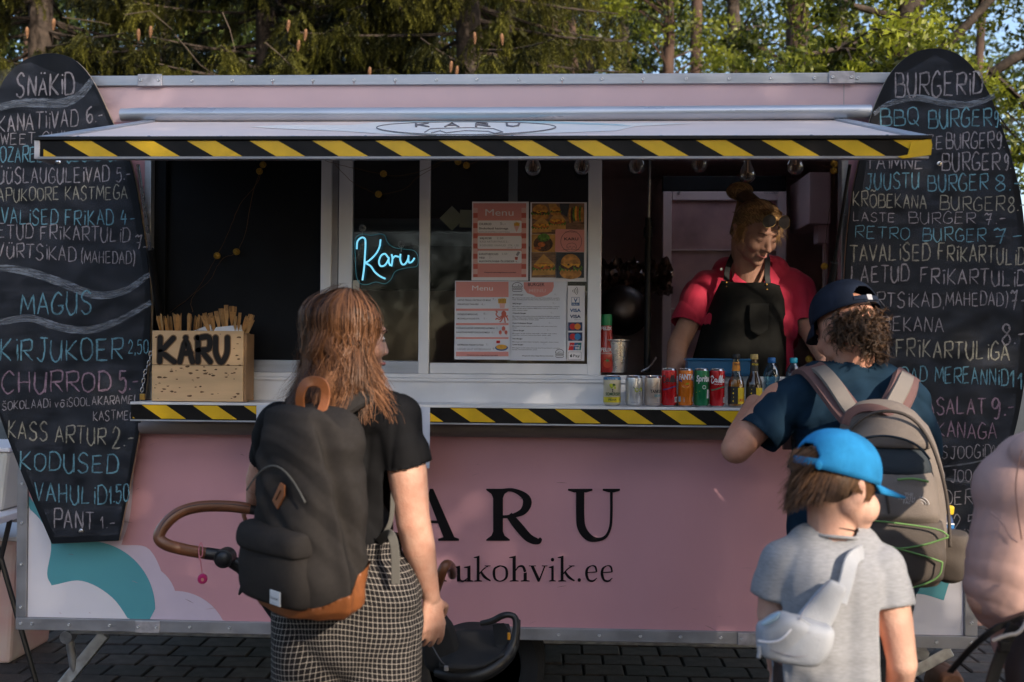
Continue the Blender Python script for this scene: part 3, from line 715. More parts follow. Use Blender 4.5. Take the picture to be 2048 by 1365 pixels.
T_('KiRJUKOER', 0,252,722,720,42,'b'); T_('2,50', 256,300,708,704,26,'b')
T_('CHURROD', 4,228,786,782,40,'p'); T_('5.-', 236,280,783,780,42,'p')
T_('ŠOKOLAADi võiSOOLAKARAMELL', 4,292,820,806,17,'w',1.8)
T_('KASTMEGA', 186,284,842,838,19,'w',1.8)
T_('KASS ARTUR', 16,216,876,892,34,'y'); T_('2.-', 224,270,898,892,40,'y')
T_('KODUSED', 40,242,940,948,36,'b'); T_('VAHULiD', 70,218,1002,1010,36,'b'); T_('1.50', 218,262,1006,1000,34,'b')
T_('PANT', 108,192,1056,1058,36,'w'); T_('1.-', 200,234,1058,1056,24,'w')
bl.finish(); bl.bolt(118, 325); bl.bolt(163, 1062)
sm = MB(); sm.add([P(a,b,YB-.0004) for a,b in [(-30,150),(60,125),(190,180),(250,330),(290,560),(285,780),(235,1070),(110,1075),(0,820),(-45,560)]], [tuple(range(10))]); add('chalk_dust', sm, m_haze, bl.t)

orr = spline([(1800,1131),(1748,1040),(1712,900),(1692,750),(1688,600),(1697,450),(1714,345),(1738,250),(1757,195),(1783,145),(1820,110),(1868,97),(1915,108),(1950,140),(1980,190),(2005,255),(2030,340),(2047,430),(2058,600),(2052,740),(2036,840),(2018,905),(1995,1010),(1968,1131)], 4)
br = Board('black surfboard shaped chalk menu headed BURGERiD at the right end of the trailer', orr, YB, 'surfboard shaped chalk menu boards')
T_ = br.text
T_('BURGERiD', 1790,1970,194,188,46,'w',3.4)
br.swoosh([(1748,228),(1780,207),(1830,196),(1880,204),(1930,210),(1965,202),(1990,192)], 11)
T_('BBQ', 1760,1842,252,248,33,'b'); T_('BURGER', 1857,1988,256,250,35,'b'); T_('9.-', 1988,2012,252,250,30,'b')
T_('CHEEZE', 1780,1890,298,298,27,'w'); T_('BURGER', 1892,1992,298,296,31,'w'); T_('9.-', 1992,2022,296,294,30,'w')
T_('TAiMNE', 1732,1852,338,338,27,'w'); T_('BURGER', 1884,2004,342,340,34,'w'); T_('9.-', 2008,2032,340,338,30,'w')
T_('JUUSTU', 1730,1842,378,376,31,'b'); T_('BURGER', 1855,1980,382,380,31,'b'); T_('8.-', 1990,2046,382,380,30,'b')
T_('KRÕBEKANA', 1706,1857,413,419,28,'y'); T_('BURGER', 1880,2014,420,422,27,'y'); T_('8.-', 2016,2052,424,422,30,'y')
T_('LASTE', 1706,1794,442,446,18,'w'); T_('BURGER', 1817,1956,446,448,22,'w'); T_('7.-', 1968,2014,450,448,24,'w')
T_('RETRO', 1710,1824,476,480,24,'b'); T_('BURGER', 1845,1976,482,484,25,'b'); T_('7-', 1986,2050,488,484,30,'b')
T_('TAVALiSED', 1700,1864,524,520,33,'y'); T_('FRïKARTULiD', 1876,2054,520,532,32,'y')
T_('LAETUD', 1702,1822,566,562,33,'w'); T_('FRïKARTULiD', 1840,2056,566,574,31,'w')
T_('VÜRTSiKAD,', 1712,1892,612,616,29,'w'); T_('MAHEDAD)', 1892,2018,612,612,27,'w'); T_('7-', 2020,2056,620,620,40,'w')
T_('KRÕBEKANA', 1700,1892,662,664,28,'w'); T_('8.-', 2004,2052,690,686,42,'w')
T_('FRïKARTULiGA', 1792,2024,712,722,34,'y')
T_('KRÕBEDAD', 1712,1858,766,764,29,'b'); T_('MEREANNiD', 1870,2020,765,772,32,'b'); T_('11', 2018,2050,775,785,34,'b')
T_('KANASALAT', 1790,1976,828,828,32,'p'); T_('9.-', 1982,2032,836,830,38,'p')
T_('KRÕBEKANAGA', 1770,1998,868,880,30,'p')
T_('KARASTUSJOOGiD', 1770,1986,920,914,24,'w',2.0); T_('2.50', 1984,2012,915,912,22,'w')
br.swoosh([(1800,920),(1860,932),(1920,928),(1990,915)], 12, m_haze); br.swoosh([(1800,960),(1860,955),(1950,965),(1990,960)], 12, m_haze)
T_('KÜLMAD JOOGiD/', 1800,1990,968,962,24,'w',2.0)
T_('(SïDER)', 1845,1962,1010,1008,28,'w',2.0); T_('/2.5', 1893,1955,1062,1060,32,'w',2.2); T_('PANT 12.-', 1800,1948,1116,1114,32,'w',2.2)
br.finish(); br.bolt(1878, 328)
sm = MB(); sm.add([P(a,b,YB-.0004) for a,b in [(1810,1120),(1700,800),(1696,560),(1740,280),(1800,150),(1870,110),(1950,150),(2020,330),(2050,560),(2030,820),(1962,1120)]], [tuple(range(11))]); add('chalk_dust', sm, m_haze, br.t)

# ================================================================ big serif lettering on the trailer side
def serif(name, X0, X1, Y0, Y1, shapes, off=.0040):
    """shapes: list of ('s', pts, widths) strokes or ('p', pts) polygons in a unit box; box given in picture px"""
    mb = MB()
    for k, sh in enumerate(shapes):
        o = off + .00004*k
        if sh[0] == 'p': mb.add([P(X0+(X1-X0)*a, Y1-(Y1-Y0)*b, -o) for a, b in sh[1]], [tuple(range(len(sh[1])))])
        else:
            pts = spline([(*p, w_) for p, w_ in zip(sh[1], sh[2])], 8) if len(sh[1]) > 2 else [(*p, w_) for p, w_ in zip(sh[1], sh[2])]
            mb.rib([P(X0+(X1-X0)*a, Y1-(Y1-Y0)*b, -o) for a, b, c in pts], [c*(Y1-Y0)/498 for a, b, c in pts])
    return mb
def stem(x, wd, s=.16, y0=0, y1=1, asp=1.0):
    """vertical stem with bracketed serifs; widths in unit-box x"""
    h = .045; q = .10
    return [('p', [(x-wd/2-s, y0), (x+wd/2+s, y0), (x+wd/2+s, y0+h*.6), (x+wd/2+.03, y0+q), (x+wd/2, y0+q+.08), (x+wd/2, y1-q-.08), (x+wd/2+.03, y1-q), (x+wd/2+s, y1-h*.6), (x+wd/2+s, y1),
                   (x-wd/2-s, y1), (x-wd/2-s, y1-h*.6), (x-wd/2-.03, y1-q), (x-wd/2, y1-q-.08), (x-wd/2, y0+q+.08), (x-wd/2-.03, y0+q), (x-wd/2-s, y0+h*.6)])]
big = (
 serif('K', 640, 760, 978, 1082, stem(.22,.15) + [('s', [(.28,.42),(.55,.72),(.78,.97)], [.05,.06,.05]), ('p', [(.62,1),(.98,1),(.98,.965),(.62,.965)]), ('s', [(.36,.55),(.62,.25),(.98,.02)], [.14,.17,.08])]),
 serif('A', 808, 918, 978, 1082, [('p', [(.47,1.0),(.53,1.0),(.92,.06),(.72,.06),(.43,.86)]), ('p', [(.47,.98),(.50,.88),(.17,.05),(.10,.05)]), ('p', [(.62,0),(1.0,0),(1.0,.04),(.92,.07),(.72,.07),(.62,.04)]), ('p', [(-.05,0),(.30,0),(.30,.03),(.19,.07),(.10,.07),(-.05,.03)]), ('p', [(.24,.34),(.72,.34),(.70,.39),(.25,.39)])]),
 serif('R', 965, 1080, 978, 1082, stem(.27,.17,.12) + [('s', [(.30,.965),(.52,.975),(.72,.87),(.78,.73),(.70,.56),(.50,.475),(.32,.46)], [.06,.07,.13,.17,.13,.07,.05]), ('s', [(.46,.50),(.62,.28),(.80,.06),(.96,-.01),(1.02,.05)], [.13,.17,.16,.12,.05])]),
 serif('U', 1136, 1238, 978, 1084, [('s', [(.24,.98),(.24,.5),(.27,.26),(.40,.09),(.58,.04),(.74,.10),(.83,.28),(.85,.55),(.85,.98)], [.155,.155,.16,.14,.075,.055,.05,.05,.05]), ('p', [(.0,1),(.48,1),(.48,.965),(.36,.93),(.12,.93),(.0,.965)]), ('p', [(.68,1),(1.02,1),(1.02,.965),(.90,.93),(.80,.93),(.68,.965)])]))
for b_ in big: part('large_letter', b_, m_print, fix=False)
# small serif line "karukohvik.ee"; x-height 0..1, ascender 1.62
def st_(x, y1=1, wd=.17, foot=True, top=True):
    r = [('p', [(x-wd/2, 0), (x+wd/2, 0), (x+wd/2, y1-.02), (x-wd/2, y1-.08)])]
    if foot: r.append(('p', [(x-wd/2-.15, 0), (x+wd/2+.15, 0), (x+wd/2+.15, .05), (x+wd/2, .09), (x-wd/2, .09), (x-wd/2-.15, .05)]))
    if top: r.append(('p', [(x+wd/2, y1), (x-wd/2-.18, y1-.10), (x-wd/2-.18, y1-.15), (x+wd/2, y1-.18)]))
    return r
G = {
 'k': st_(.25,1.62)+[('s',[(.30,.45),(.55,.75),(.85,.97)],[.07,.07,.06]),('s',[(.42,.60),(.65,.28),(1.0,.04)],[.14,.17,.09]),('p',[(.65,1),(1.0,1),(1.0,.95),(.65,.95)])],
 'a': [('s',[(.2,.78),(.35,.97),(.6,.93),(.7,.7),(.7,.1)],[.10,.08,.12,.17,.17]),('s',[(.7,.56),(.35,.45),(.2,.22),(.38,.04),(.7,.2)],[.06,.09,.16,.10,.06]),('s',[(.72,.1),(.82,.02),(.95,.08)],[.12,.1,.04])],
 'r': st_(.25)+[('s',[(.28,.65),(.45,.93),(.66,.97)],[.06,.10,.16]),('s',[(.66,.97),(.76,.86)],[.17,.12])],
 'u': st_(.22,foot=False)+st_(.78)+[('s',[(.22,.35),(.30,.08),(.50,.03),(.76,.25)],[.17,.14,.10,.05])],
 'o': [('s',[(.5,.98),(.2,.82),(.14,.5),(.22,.15),(.5,.02),(.8,.18),(.88,.5),(.8,.85),(.5,.98),(.3,.93)],[.06,.13,.17,.13,.06,.13,.17,.13,.06,.06])],
 'h': st_(.22,1.62)+st_(.80,.6,top=False)+[('s',[(.26,.62),(.45,.92),(.68,.93),(.80,.6)],[.05,.10,.15,.17])],
 'v': [('p',[(.02,1),(.20,1),(.58,.12),(.50,-.02),(.44,-.02)]),('p',[(.82,1),(.90,1),(.54,-.02),(.47,.02)]),('p',[(-.06,1),(.34,1),(.34,.95),(-.06,.95)]),('p',[(.68,1),(1.0,1),(1.0,.95),(.68,.95)])],
 'i': st_(.5)+[('p',[(.5+.12*math.cos(a*.52),1.36+.12*math.sin(a*.52)) for a in range(12)])],
 '.': [('p',[(.5+.13*math.cos(a*.52),.09+.12*math.sin(a*.52)) for a in range(12)])],
 'e': [('s',[(.18,.56),(.84,.60)],[.06,.06]),('s',[(.84,.60),(.74,.92),(.48,.98),(.2,.80),(.14,.45),(.28,.10),(.58,.03),(.86,.22)],[.10,.12,.06,.14,.17,.14,.11,.04])]}
sm_ = MB(); xs = {'k':35,'a':34,'r':28,'u':39,'o':37,'h':40,'v':37,'i':19,'.':18,'e':31}
x = 1230 - sum(xs[c] for c in 'karukohvik.ee')
for c in 'karukohvik.ee':
    wgt = xs[c]; k = join(serif(c, x+1, x+wgt-1 if c not in 'i.' else x+wgt+10, 1131.5, 1163.5, G[c])); 
    if c in 'i.': k.v = [(a-.012, b, d) for a, b, d in k.v]
    sm_.add(k.v, k.f); x += wgt
part('web_address_lettering', sm_, m_print, fix=False)
m_scf = mat('scuff_mark', (.44,.25,.28), .6); m_scd = mat('dark_scuff', (.20,.12,.13), .7)
scm = MB(); scd = MB()
for k in range(60):
    x, z = random.uniform(XL+.1, XR-.1), ZB0+.06+random.random()**1.8*.75; L = random.uniform(.004, .05); a = random.uniform(-.5,.5)
    (scm if k % 3 else scd).rib([(x,-.0052-k*1e-5,z),(x+L*.5*math.cos(a),-.0052-k*1e-5,z+L*.5*math.sin(a)+.001),(x+L*math.cos(a),-.0052-k*1e-5,z+L*math.sin(a))], [.0006,.0018,.0005])
part('scuffs', scm, m_scf, fix=False, kind='stuff'); part('dark_scuffs', scd, m_scd, fix=False, kind='stuff')
# ================================================================ papers on the window
YP = .019
def Z4(a, b): return (900+a/4.014, 390+b/4.014)
def fc(name, c, r=.5): return mat('print_'+name, c, r)
c_sal = fc('salmon', (.66,.27,.24)); c_salp = fc('pale_salmon', (.70,.42,.38)); c_pap = fc('paper', (.66,.68,.74), .6); c_red = fc('coral', (.55,.12,.09)); c_blk = fc('ink', (.02,.02,.025)); c_gry = fc('grey_ink', (.28,.27,.30)); c_wht = fc('white_ink', (.76,.74,.76))
c_fry = fc('fries', (.62,.33,.04)); c_org = fc('octopus', (.50,.11,.07)); c_blu = fc('blue_ink', (.03,.10,.26)); c_nav = fc('navy_ink', (.02,.04,.12)); c_tea = fc('teal_ink', (.01,.16,.16)); c_ora = fc('orange_ink', (.70,.22,.02)); c_rd = fc('red_ink', (.55,.02,.02)); c_cy = fc('sky_ink', (.03,.22,.50))
c_bun = mat('print_bun', (.46,.20,.04), .5, var=.45, vscale=60); c_pat = mat('print_patty', (.07,.028,.012), .5, var=.7, vscale=120); c_che = mat('print_cheese', (.66,.32,.03), .5, var=.3, vscale=90); c_let = mat('print_lettuce', (.08,.17,.02), .5, var=.8, vscale=130)
c_wood = mat('print_wood', (.20,.11,.06), .5, var=.5, vscale=30, stretch=(1,1,5)); c_wrap = mat('print_wrap', (.50,.26,.06), .5, var=.25, vscale=40); c_dk = mat('print_dark', (.03,.035,.045), .5, var=.5, vscale=20); c_sau = mat('print_sauce', (.42,.11,.02), .5, var=.5, vscale=90)
class Sheet:
    def __init__(s, name, label, cat, rect, m=c_pap, group=None, Y=YP):
        s.Y = Y; s.l = 0; a0, b0, a1, b1 = rect; p0 = P(*Z4(a0, b0), Y); p1 = P(*Z4(a1, b1), Y); s.x0 = p0.x; s.z1 = p0.z
        s.t = thing(name, label, cat, (p0.x, Y, p1.z), group)
        add('sheet', MB().box(p0.x, p1.x, Y, Y+.0008, p1.z, p0.z), m, s.t)
    def y(s): s.l += 1; return s.Y-.0003-.00006*s.l
    def poly(s, pts, m, name='print_shape'):
        yy = s.y(); v = [P(*Z4(a, b), s.Y) for a, b in pts]
        return add(name, MB().add([(p.x, yy, p.z) for p in v], [tuple(range(len(v)))]), m, s.t)
    def rect(s, a0, b0, a1, b1, m, r=0, name='print_block'):
        if not r: pts = [(a0,b0),(a1,b0),(a1,b1),(a0,b1)]
        else: pts = arc(a1-r,b0+r,r,-90,0,4)+arc(a1-r,b1-r,r,0,90,4)+arc(a0+r,b1-r,r,90,180,4)+arc(a0+r,b0+r,r,180,270,4)
        return s.poly(pts, m, name)
    def ell(s, a, b, ra, rb, m, name='print_shape', n=20, a0=0, a1=360): return s.poly(arc(a, b, ra, a0, a1, n, ry=rb), m, name)
    def text(s, t, a0, a1, base, h, m=c_blk, bold=0.0, name='printed_text'):
        yy = s.y(); p = P(*Z4(a0, base), s.Y); q = P(*Z4(a1, base), s.Y); hz = h/4.014/495
        mb = textmb(t, p.x, p.z, yy, hz, bold=bold, fit=(q.x-p.x) if a1 else None); return add(name, mb, m, s.t, fix=False)
    def line(s, pts, wd, m, name='print_line', sm=True):
        yy = s.y(); pts = spline(pts, 5) if sm and len(pts) > 2 else pts
        v = [P(*Z4(a, b), s.Y) for a, b in pts]; return add(name, MB().rib([(p.x, yy, p.z) for p in v], wd/4.014/495), m, s.t, fix=False)
# --- sweet menu
s = Sheet('menu_poster', 'pink menu with striped side borders listing CHURROD, upper left poster on the window', 'poster', (178,55,628,690), c_wht)
s.rect(186,68,612,662,c_sal); 
for k in range(7):
    y0 = 105+k*82
    for a0, a1 in ((186,222),(574,612)):
        s.rect(a0, y0, a1, min(y0+40,660), c_salp if k % 1 == 0 else c_red); s.rect(a0, y0+42, a1, min(y0+80, 661), c_red) if y0+50 < 660 else None
s.text('Menu', 284, 510, 168, 56, c_wht, .0)
for b0, b1 in ((207,308),(331,435),(449,552)): s.rect(222, b0, 575, b1, c_wht, 12)
s.text('CHURROD', 234, 333, 244, 19, c_blk, .02); s.text('5.-', 402, 448, 242, 22, c_gry); s.text('Shokolaadi kastmega', 233, 468, 278, 17, c_blk, .02); s.text('SOOLAKARAMELLI KASTMEGA', 234, 480, 304, 11, c_gry)
s.poly([(514,252),(560,248),(534,302)], c_salp); s.poly([(514,250),(516,222),(524,230),(530,214),(538,226),(548,216),(550,230),(560,224),(558,250)], c_fry)
s.text('KIRJUKOER', 240, 336, 357, 16, c_blk, .02); s.text('2.50', 376, 428, 357, 18, c_gry); s.text('KASS ARTURI PAIUS 2.-', 240, 470, 384, 16, c_gry); s.text('KODUSED VAHVLID  1TK 1.50', 240, 550, 414, 16, c_gry); s.text('3TK 4.-', 460, 545, 431, 9, c_gry)
s.text('KARASTUSJOOGID', 233, 388, 484, 16, c_blk, .02); s.text('2.50', 416, 460, 482, 16, c_gry); s.text('VESI', 233, 277, 513, 15, c_blk, .02); s.text('2.-', 315, 338, 510, 16, c_gry); s.text('ALKOHOLIVABA ÕLU/SIIDER', 233, 518, 541, 15, c_blk, .02); s.text('4.-', 524, 556, 545, 16, c_gry)
s.poly([(545,455),(564,462),(545,494),(528,484)], c_gry); s.poly([(520,500),(546,500),(542,524),(524,524)], c_red); s.rect(522,505,544,510,c_blk)
s.text('Allergeenide kohta küsige lähemalt teenindajalt', 275, 530, 627, 9, c_blk, .02)
# --- photo poster
s = Sheet('food_photo_poster', 'poster of burger photographs around a pink KARU bear logo, upper right on the window', 'poster', (646,60,1095,698), c_wht)
def burger(a, b, w_, h_, wrap=False):
    if wrap: s.poly([(a-w_*.5,b+h_*.45),(a-w_*.42,b-h_*.1),(a,b-h_*.6),(a+w_*.48,b-h_*.1),(a+w_*.5,b+h_*.4)], c_wrap)
    else: s.ell(a, b+h_*.28, w_*.46, h_*.26, c_bun)
    s.poly([(a-w_*.5+w_*k/14, b+h_*(.22 if k % 2 else .12)) for k in range(15)] + [(a+w_*.5-w_*k/14, b+h_*(-.05 if k % 2 else .03)) for k in range(15)], c_let)
    s.ell(a, b, w_*.44, h_*.15, c_pat if not wrap else c_sau)
    s.poly([(a-w_*.42,b-h_*.1),(a+w_*.42,b-h_*.12),(a+w_*.34,b+h_*.04),(a+w_*.1,b-h_*.04),(a-w_*.1,b+h_*.09),(a-w_*.3,b-h_*.02)], c_che)
    if not wrap: s.poly(arc(a, b-h_*.1, w_*.42, 180, 360, 14, ry=h_*.42), c_bun)
    for q in range(5): s.ell(a+random.uniform(-.3,.3)*w_, b+random.uniform(-.08,.14)*h_, w_*.05, h_*.04, random.choice([c_sau, c_let, c_che, c_pat]), n=8)
s.rect(658,68,938,316,c_wood); s.rect(938,68,1078,280,c_wood); s.poly([(880,70),(960,70),(940,180),(890,150)], c_dk)
burger(725,140,150,120); s.poly([(790,70),(850,70),(890,150),(810,160)], c_wrap); burger(735,250,160,120,True); burger(860,215,140,150,True); burger(850,130,90,70)
for q in range(7): s.ell(965+q*16, 160+random.uniform(-10,10), 13, 62, [c_bun,c_pat,c_let,c_che,c_sau,c_let,c_bun][q])
s.rect(656,318,845,462,c_wrap); s.ell(748,395,78,62,c_pat); s.ell(752,345,50,32,c_let); s.ell(735,400,30,20,c_sau); s.ell(790,420,22,14,c_pat); s.ell(700,430,30,12,c_sau)
s.rect(654,463,850,665,c_wood); burger(752,575,185,165,True)
s.rect(852,463,1076,668,c_dk); burger(968,575,190,190)
s.poly(arc(860,290,14,180,270,4)+[(1078,282),(1078,460),(843,460)], c_sal)
s.line(arc(973,375,84,0,360,30), 3, c_blk, sm=False); s.text('KARU', 917, 1030, 366, 22, c_blk, .03)
s.text('EINO TÄNAST', 925, 1020, 306, 9, c_sal); s.text('EINO TÄNAST', 925, 1022, 305, 9, c_blk); s.text('PARIM KOHVIK', 908, 1040, 445, 9, c_blk)
s.line([(937,425),(938,408),(948,396),(965,390),(985,388),(1005,396),(1014,412),(1015,430),(1005,431),(1000,415),(985,420),(985,431),(972,431),(968,415),(955,418),(955,430),(946,431),(945,418),(937,425)], 2.5, c_blk, sm=False)
# --- snack menu
s = Sheet('menu_poster', 'white and pink snack menu with an octopus drawing, lower left on the window', 'poster', (40,690,486,1325), c_pap)
s.rect(48,698,470,822,c_sal); s.text('Menu', 178, 343, 768, 42, c_wht, .0)
for b0, b1 in ((914,932),(1030,1047),(1143,1158),(1260,1297)): s.rect(48,b0,470,b1,c_sal)
s.text('LAETUD FRIIKAD VÜRTSIKAS VÕI MAHE', 61, 327, 852, 14, c_blk, .012); s.text('FRIIKARTULID TAVALISED', 61, 230, 885, 13, c_blk, .012); s.text('7.-', 340, 372, 848, 17, c_gry); s.text('4.-', 250, 282, 888, 17, c_gry)
s.text('KRÕBEDAD MEREANNID', 61, 223, 966, 14, c_blk, .012); s.text('MOZARELLA PULGAD 5TK', 61, 237, 1000, 13, c_blk, .012); s.text('8.-', 270, 300, 962, 17, c_gry); s.text('5.-', 270, 296, 1000, 15, c_gry)
s.text('KÜÜSLAUGULEIVAD HAPUKOORE KASTMEGA', 52, 360, 1076, 14, c_blk, .012); s.text('KANATIIVAD SWEET CHILLI KASTMEGA', 52, 320, 1110, 13, c_blk, .012); s.text('5', 372, 382, 1076, 16, c_gry); s.text('6.-', 334, 360, 1112, 16, c_gry)
s.text('KRÕBEKANA FRIIKARTULITEGA', 61, 270, 1210, 13, c_blk, .012); s.text('7.-', 290, 310, 1210, 16, c_gry); s.text('CAESARI SALAT KRÕBEKANAGA', 57, 330, 1246, 17, c_gry, .0); s.text('9', 342, 356, 1244, 17, c_gry)
s.text('Allergeenide kohta küsige lähemalt teenindajalt', 135, 384, 1290, 8, c_blk, .02)
s.poly([(396,868),(444,868),(438,910),(402,910)], c_salp); s.poly([(388,872),(385,832),(396,840),(400,828),(410,838),(416,826),(426,836),(436,828),(442,838),(452,832),(450,872)], c_fry)
for k in range(5): s.line([(396+k*12,868),(394+k*12,836)], 2, c_pat, sm=False)
s.ell(432,955,20,24,c_org)
for pts in ([(420,970),(395,985),(370,960),(380,940),(366,935)],[(424,975),(400,1000),(374,992),(368,1005)],[(430,978),(412,1010),(398,1022)],[(436,978),(440,1005),(444,1028)],[(442,972),(460,990),(466,1010)],[(440,965),(455,975),(465,970)]): s.line(pts, 9, c_org)
for a, b, r in ((430,1075,20),(404,1105,17),(450,1105,17)): s.ell(a, b, r*.7, r, c_red); s.line([(a,b+r*.6),(a+6,b+r*1.4)], 5, c_salp, sm=False)
s.ell(414,1228,52,24,c_blu); s.ell(414,1222,44,20,c_fry); s.rect(372,1170,402,1192,c_rd,4)
for k in range(7): s.ell(382+k*11, 1218+random.uniform(-8,8), 8, 6, c_che, n=8)
# --- burger menu
s = Sheet('burger_menu_poster', 'white BURGER MENU sheet full of small print, lower right on the window', 'poster', (487,694,940,1333), c_pap)
s.poly([(592,702),(832,702),(834,735),(820,775),(780,805),(730,820),(690,820),(670,805),(620,790),(592,750)], c_sal)
s.text('BURGER', 626, 758, 733, 28, c_blk, .012); s.text('MENU', 634, 768, 782, 28, c_salp, .02)
def sketch(a, b, w_, h_):
    s.line(arc(a,b-h_*.05,w_*.5,180,360,14,ry=h_*.45), 4, c_blk, sm=False); s.line([(a-w_*.5,b-h_*.05),(a+w_*.5,b-h_*.05)], 3.5, c_blk, sm=False)
    s.line([(a-w_*.5+w_*k/12, b+h_*(.05 if k % 2 else .14)) for k in range(13)], 5, c_blk, sm=False); s.line([(a-w_*.48,b+h_*.24),(a+w_*.48,b+h_*.24)], 6, c_gry, sm=False)
    s.line([(a-w_*.48,b+h_*.3),(a-w_*.4,b+h_*.46),(a+w_*.4,b+h_*.46),(a+w_*.48,b+h_*.3)], 4, c_blk, sm=False)
    for q in range(6): s.ell(a+random.uniform(-.3,.3)*w_, b-h_*random.uniform(.12,.34), 3, 2, c_blk, n=6)
sketch(540,742,82,76); sketch(880,1274,68,68)
bd = [('Juustuburger',803,(('Mix-pagari briošš kukkel, Estonian beef House käsitöö veisepihv',827),('120g, cheddar juust, ketšup, sinep, marineeritud kurk ja sibul.',841))),
 ('BBQ Burger',874,(('Mix-pagari briošš kukkel, Estonian beef House käsitöö veisepihv',896),('120g, cheddar juust, peekon, BBQ kaste, marineeritud kurk ja',911),('sibul, tomat, salat.',926))),
 ('Chipotle Burger',951,(('Mix-pagari briošš kukkel, Estonian beef House käsitöö veisepihv',974),('120g, cheddar juust, chipotle kaste, jalapeno, marineeritud kurk',988),('ja sibul, krõbesibul, tomat, salat.',1002))),
 ('Pesto Krõbekana Burger',1031,(('Mix-pagari briošš kukkel, krõbekana, salat, pesto-majonees,',1054),('tomat.',1068))),
 ('Taimne Burger',1090,(('Mix-pagari briošš kukkel, taimnepihv, cheddar juust, pesto-',1112),('majonees, marineeritud kurk ja sibul, tomat, salat.',1126))),
 ('RetroBurger',1156,(('Mix-pagari briošš kukkel, kanapihv, kapsasalat, ekstra kaste.',1180),)),
 ('Laste Burger',1203,(('Mix-pagari briošš kukkel, Estonian beef House käsitöö veisepihv',1228),('ketšup, marineeritud kurk, tomat.',1242)))]
for k, (nm, b, ls) in enumerate(bd):
    s.text(nm, 503, 503+len(nm)*7.2, b+4, 10, c_blk, .04)
    for t_, bb in ls: s.text(t_, 501, min(882, 501+len(t_)*6.1), bb+4, 7.5, c_blk, .008)
    s.text(['8.-','9.-','9.-','8.-','9.-','7.-','7.-'][k], 838-15*k, 862-15*k, b+4, 15, mat('print_faint_pencil', (.45,.47,.52), .6))
s.text('Allergeenide kohta küsige lähemalt teenindajalt', 578, 830, 1296, 9, c_blk, .015)
# --- card payment sticker
s = Sheet('payment_sticker', 'narrow white sticker of card payment logos down the edge of the window', 'sticker', (937,730,1079,1333), c_wht)
for k in range(4): s.line(arc(975,772,12+k*13,-38,38,8), 4.5, c_blk, sm=False)
s.rect(975,822,1040,890,c_blu); s.rect(978,825,1037,866,c_wht); s.text('V', 992, 1024, 862, 32, c_blu, .05); s.text('PAY+', 984, 1032, 885, 12, c_wht, .02)
s.text('VISA', 962, 1050, 940, 26, c_blu, .05); s.text('VISA', 962, 1050, 989, 26, c_nav, .05); s.text('Electron', 1000, 1050, 1005, 8, c_gry)
for b0, l1, r1 in ((1024,c_rd,c_ora),(1105,c_rd,c_cy)):
    s.rect(949,b0,1062,b0+68,c_nav); s.ell(986,b0+34,25,25,l1); s.ell(1024,b0+34,25,25,r1)
s.text('maestro', 982, 1030, 1169, 6, c_wht)
s.poly([(962,1187),(1000,1187),(988,1248),(950,1248)], c_rd); s.poly([(1000,1187),(1030,1187),(1018,1248),(988,1248)], c_blu); s.poly([(1030,1187),(1056,1187),(1050,1248),(1018,1248)], c_tea)
s.text('UnionPay', 960, 1048, 1215, 12, c_wht, .03); s.text('银联', 1004, 1042, 1240, 16, c_wht, .03)
s.rect(948,1260,1055,1326,c_gry,8); s.rect(951,1263,1052,1323,c_wht,7); s.text('Pay', 988, 1042, 1303, 22, c_blk, .01)
s.ell(972,1294,9,10,c_blk); s.ell(981,1290,4,4,c_wht); s.ell(974,1281,3,4,c_blk)
# --- sticky notes
for k, (cx, cy, r, a) in enumerate(((904,437,18,45),(937,438,18,2))):
    m_ = mat('sticky_note', (.72,.70,.50), .7); pts = [P(cx+1.38*r*math.cos(math.radians(a+45+90*i)), cy+1.38*r*math.sin(math.radians(a+45+90*i)), .031) for i in range(4)]
    o = add('sticky_note', MB().add([tuple(p) for p in pts]+[(p.x,p.y+.0006,p.z) for p in pts], [(0,1,2,3),(7,6,5,4),(0,4,5,1),(1,5,6,2),(2,6,7,3),(3,7,4,0)]), m_)
    tag(o, ['pale yellow note stuck diagonally behind the glass, tilted on one corner', 'pale yellow note behind the glass, upright and half hidden by the pink menu'][k], 'sticky note', 'sticky notes behind the window')
# ================================================================ neon sign
def Zn(a, b): return (640+a/2.968, 300+b/2.968)
YN = .012
neon = thing('neon_sign', 'glowing pale blue neon sign reading Karu on a clear backing hung in the window', 'neon sign', tuple(P(770,570,YN)))
m_neon = mat('neon_tube', (.6,.85,.95), .4, emit=(.16,.66,.92), estr=.42)
def nt_(pts, r=.0037, it=10): 
    v = [P(*Zn(a, b), YN-.004*(i % 2 == 9)) for i, (a, b) in enumerate(pts)]; add('neon_tube', MB().tube([Vector(q) for q in spline([tuple(p) for p in v], it)], r, 8), m_neon, neon, smooth='auto')
nt_([(218,590),(222,545),(245,522),(266,528),(270,560),(266,640),(262,700),(252,775)]); nt_([(360,532),(352,580),(330,620),(295,655),(268,672)]); nt_([(268,672),(300,690),(325,725),(355,750),(388,766)])
nt_([(405,640),(385,618),(362,630),(350,665),(360,690),(385,685),(405,655),(408,640),(408,668),(418,688)]); nt_([(425,620),(430,650),(424,692)]); nt_([(428,650),(445,632),(468,636)]); nt_([(478,618),(476,650),(486,678),(505,678),(522,650),(526,625)]); nt_([(524,640),(528,668),(545,665),(562,642)])
m_acr = mat('acrylic_edge', (.05,.25,.32), .3, emit=(.05,.4,.55), estr=.06)
oc = [(205,560),(215,520),(250,500),(300,508),(352,500),(385,510),(400,550),(440,580),(500,590),(560,600),(582,640),(575,690),(520,700),(450,720),(420,770),(385,795),(330,785),(280,800),(235,790),(215,740),(210,640),(205,560)]
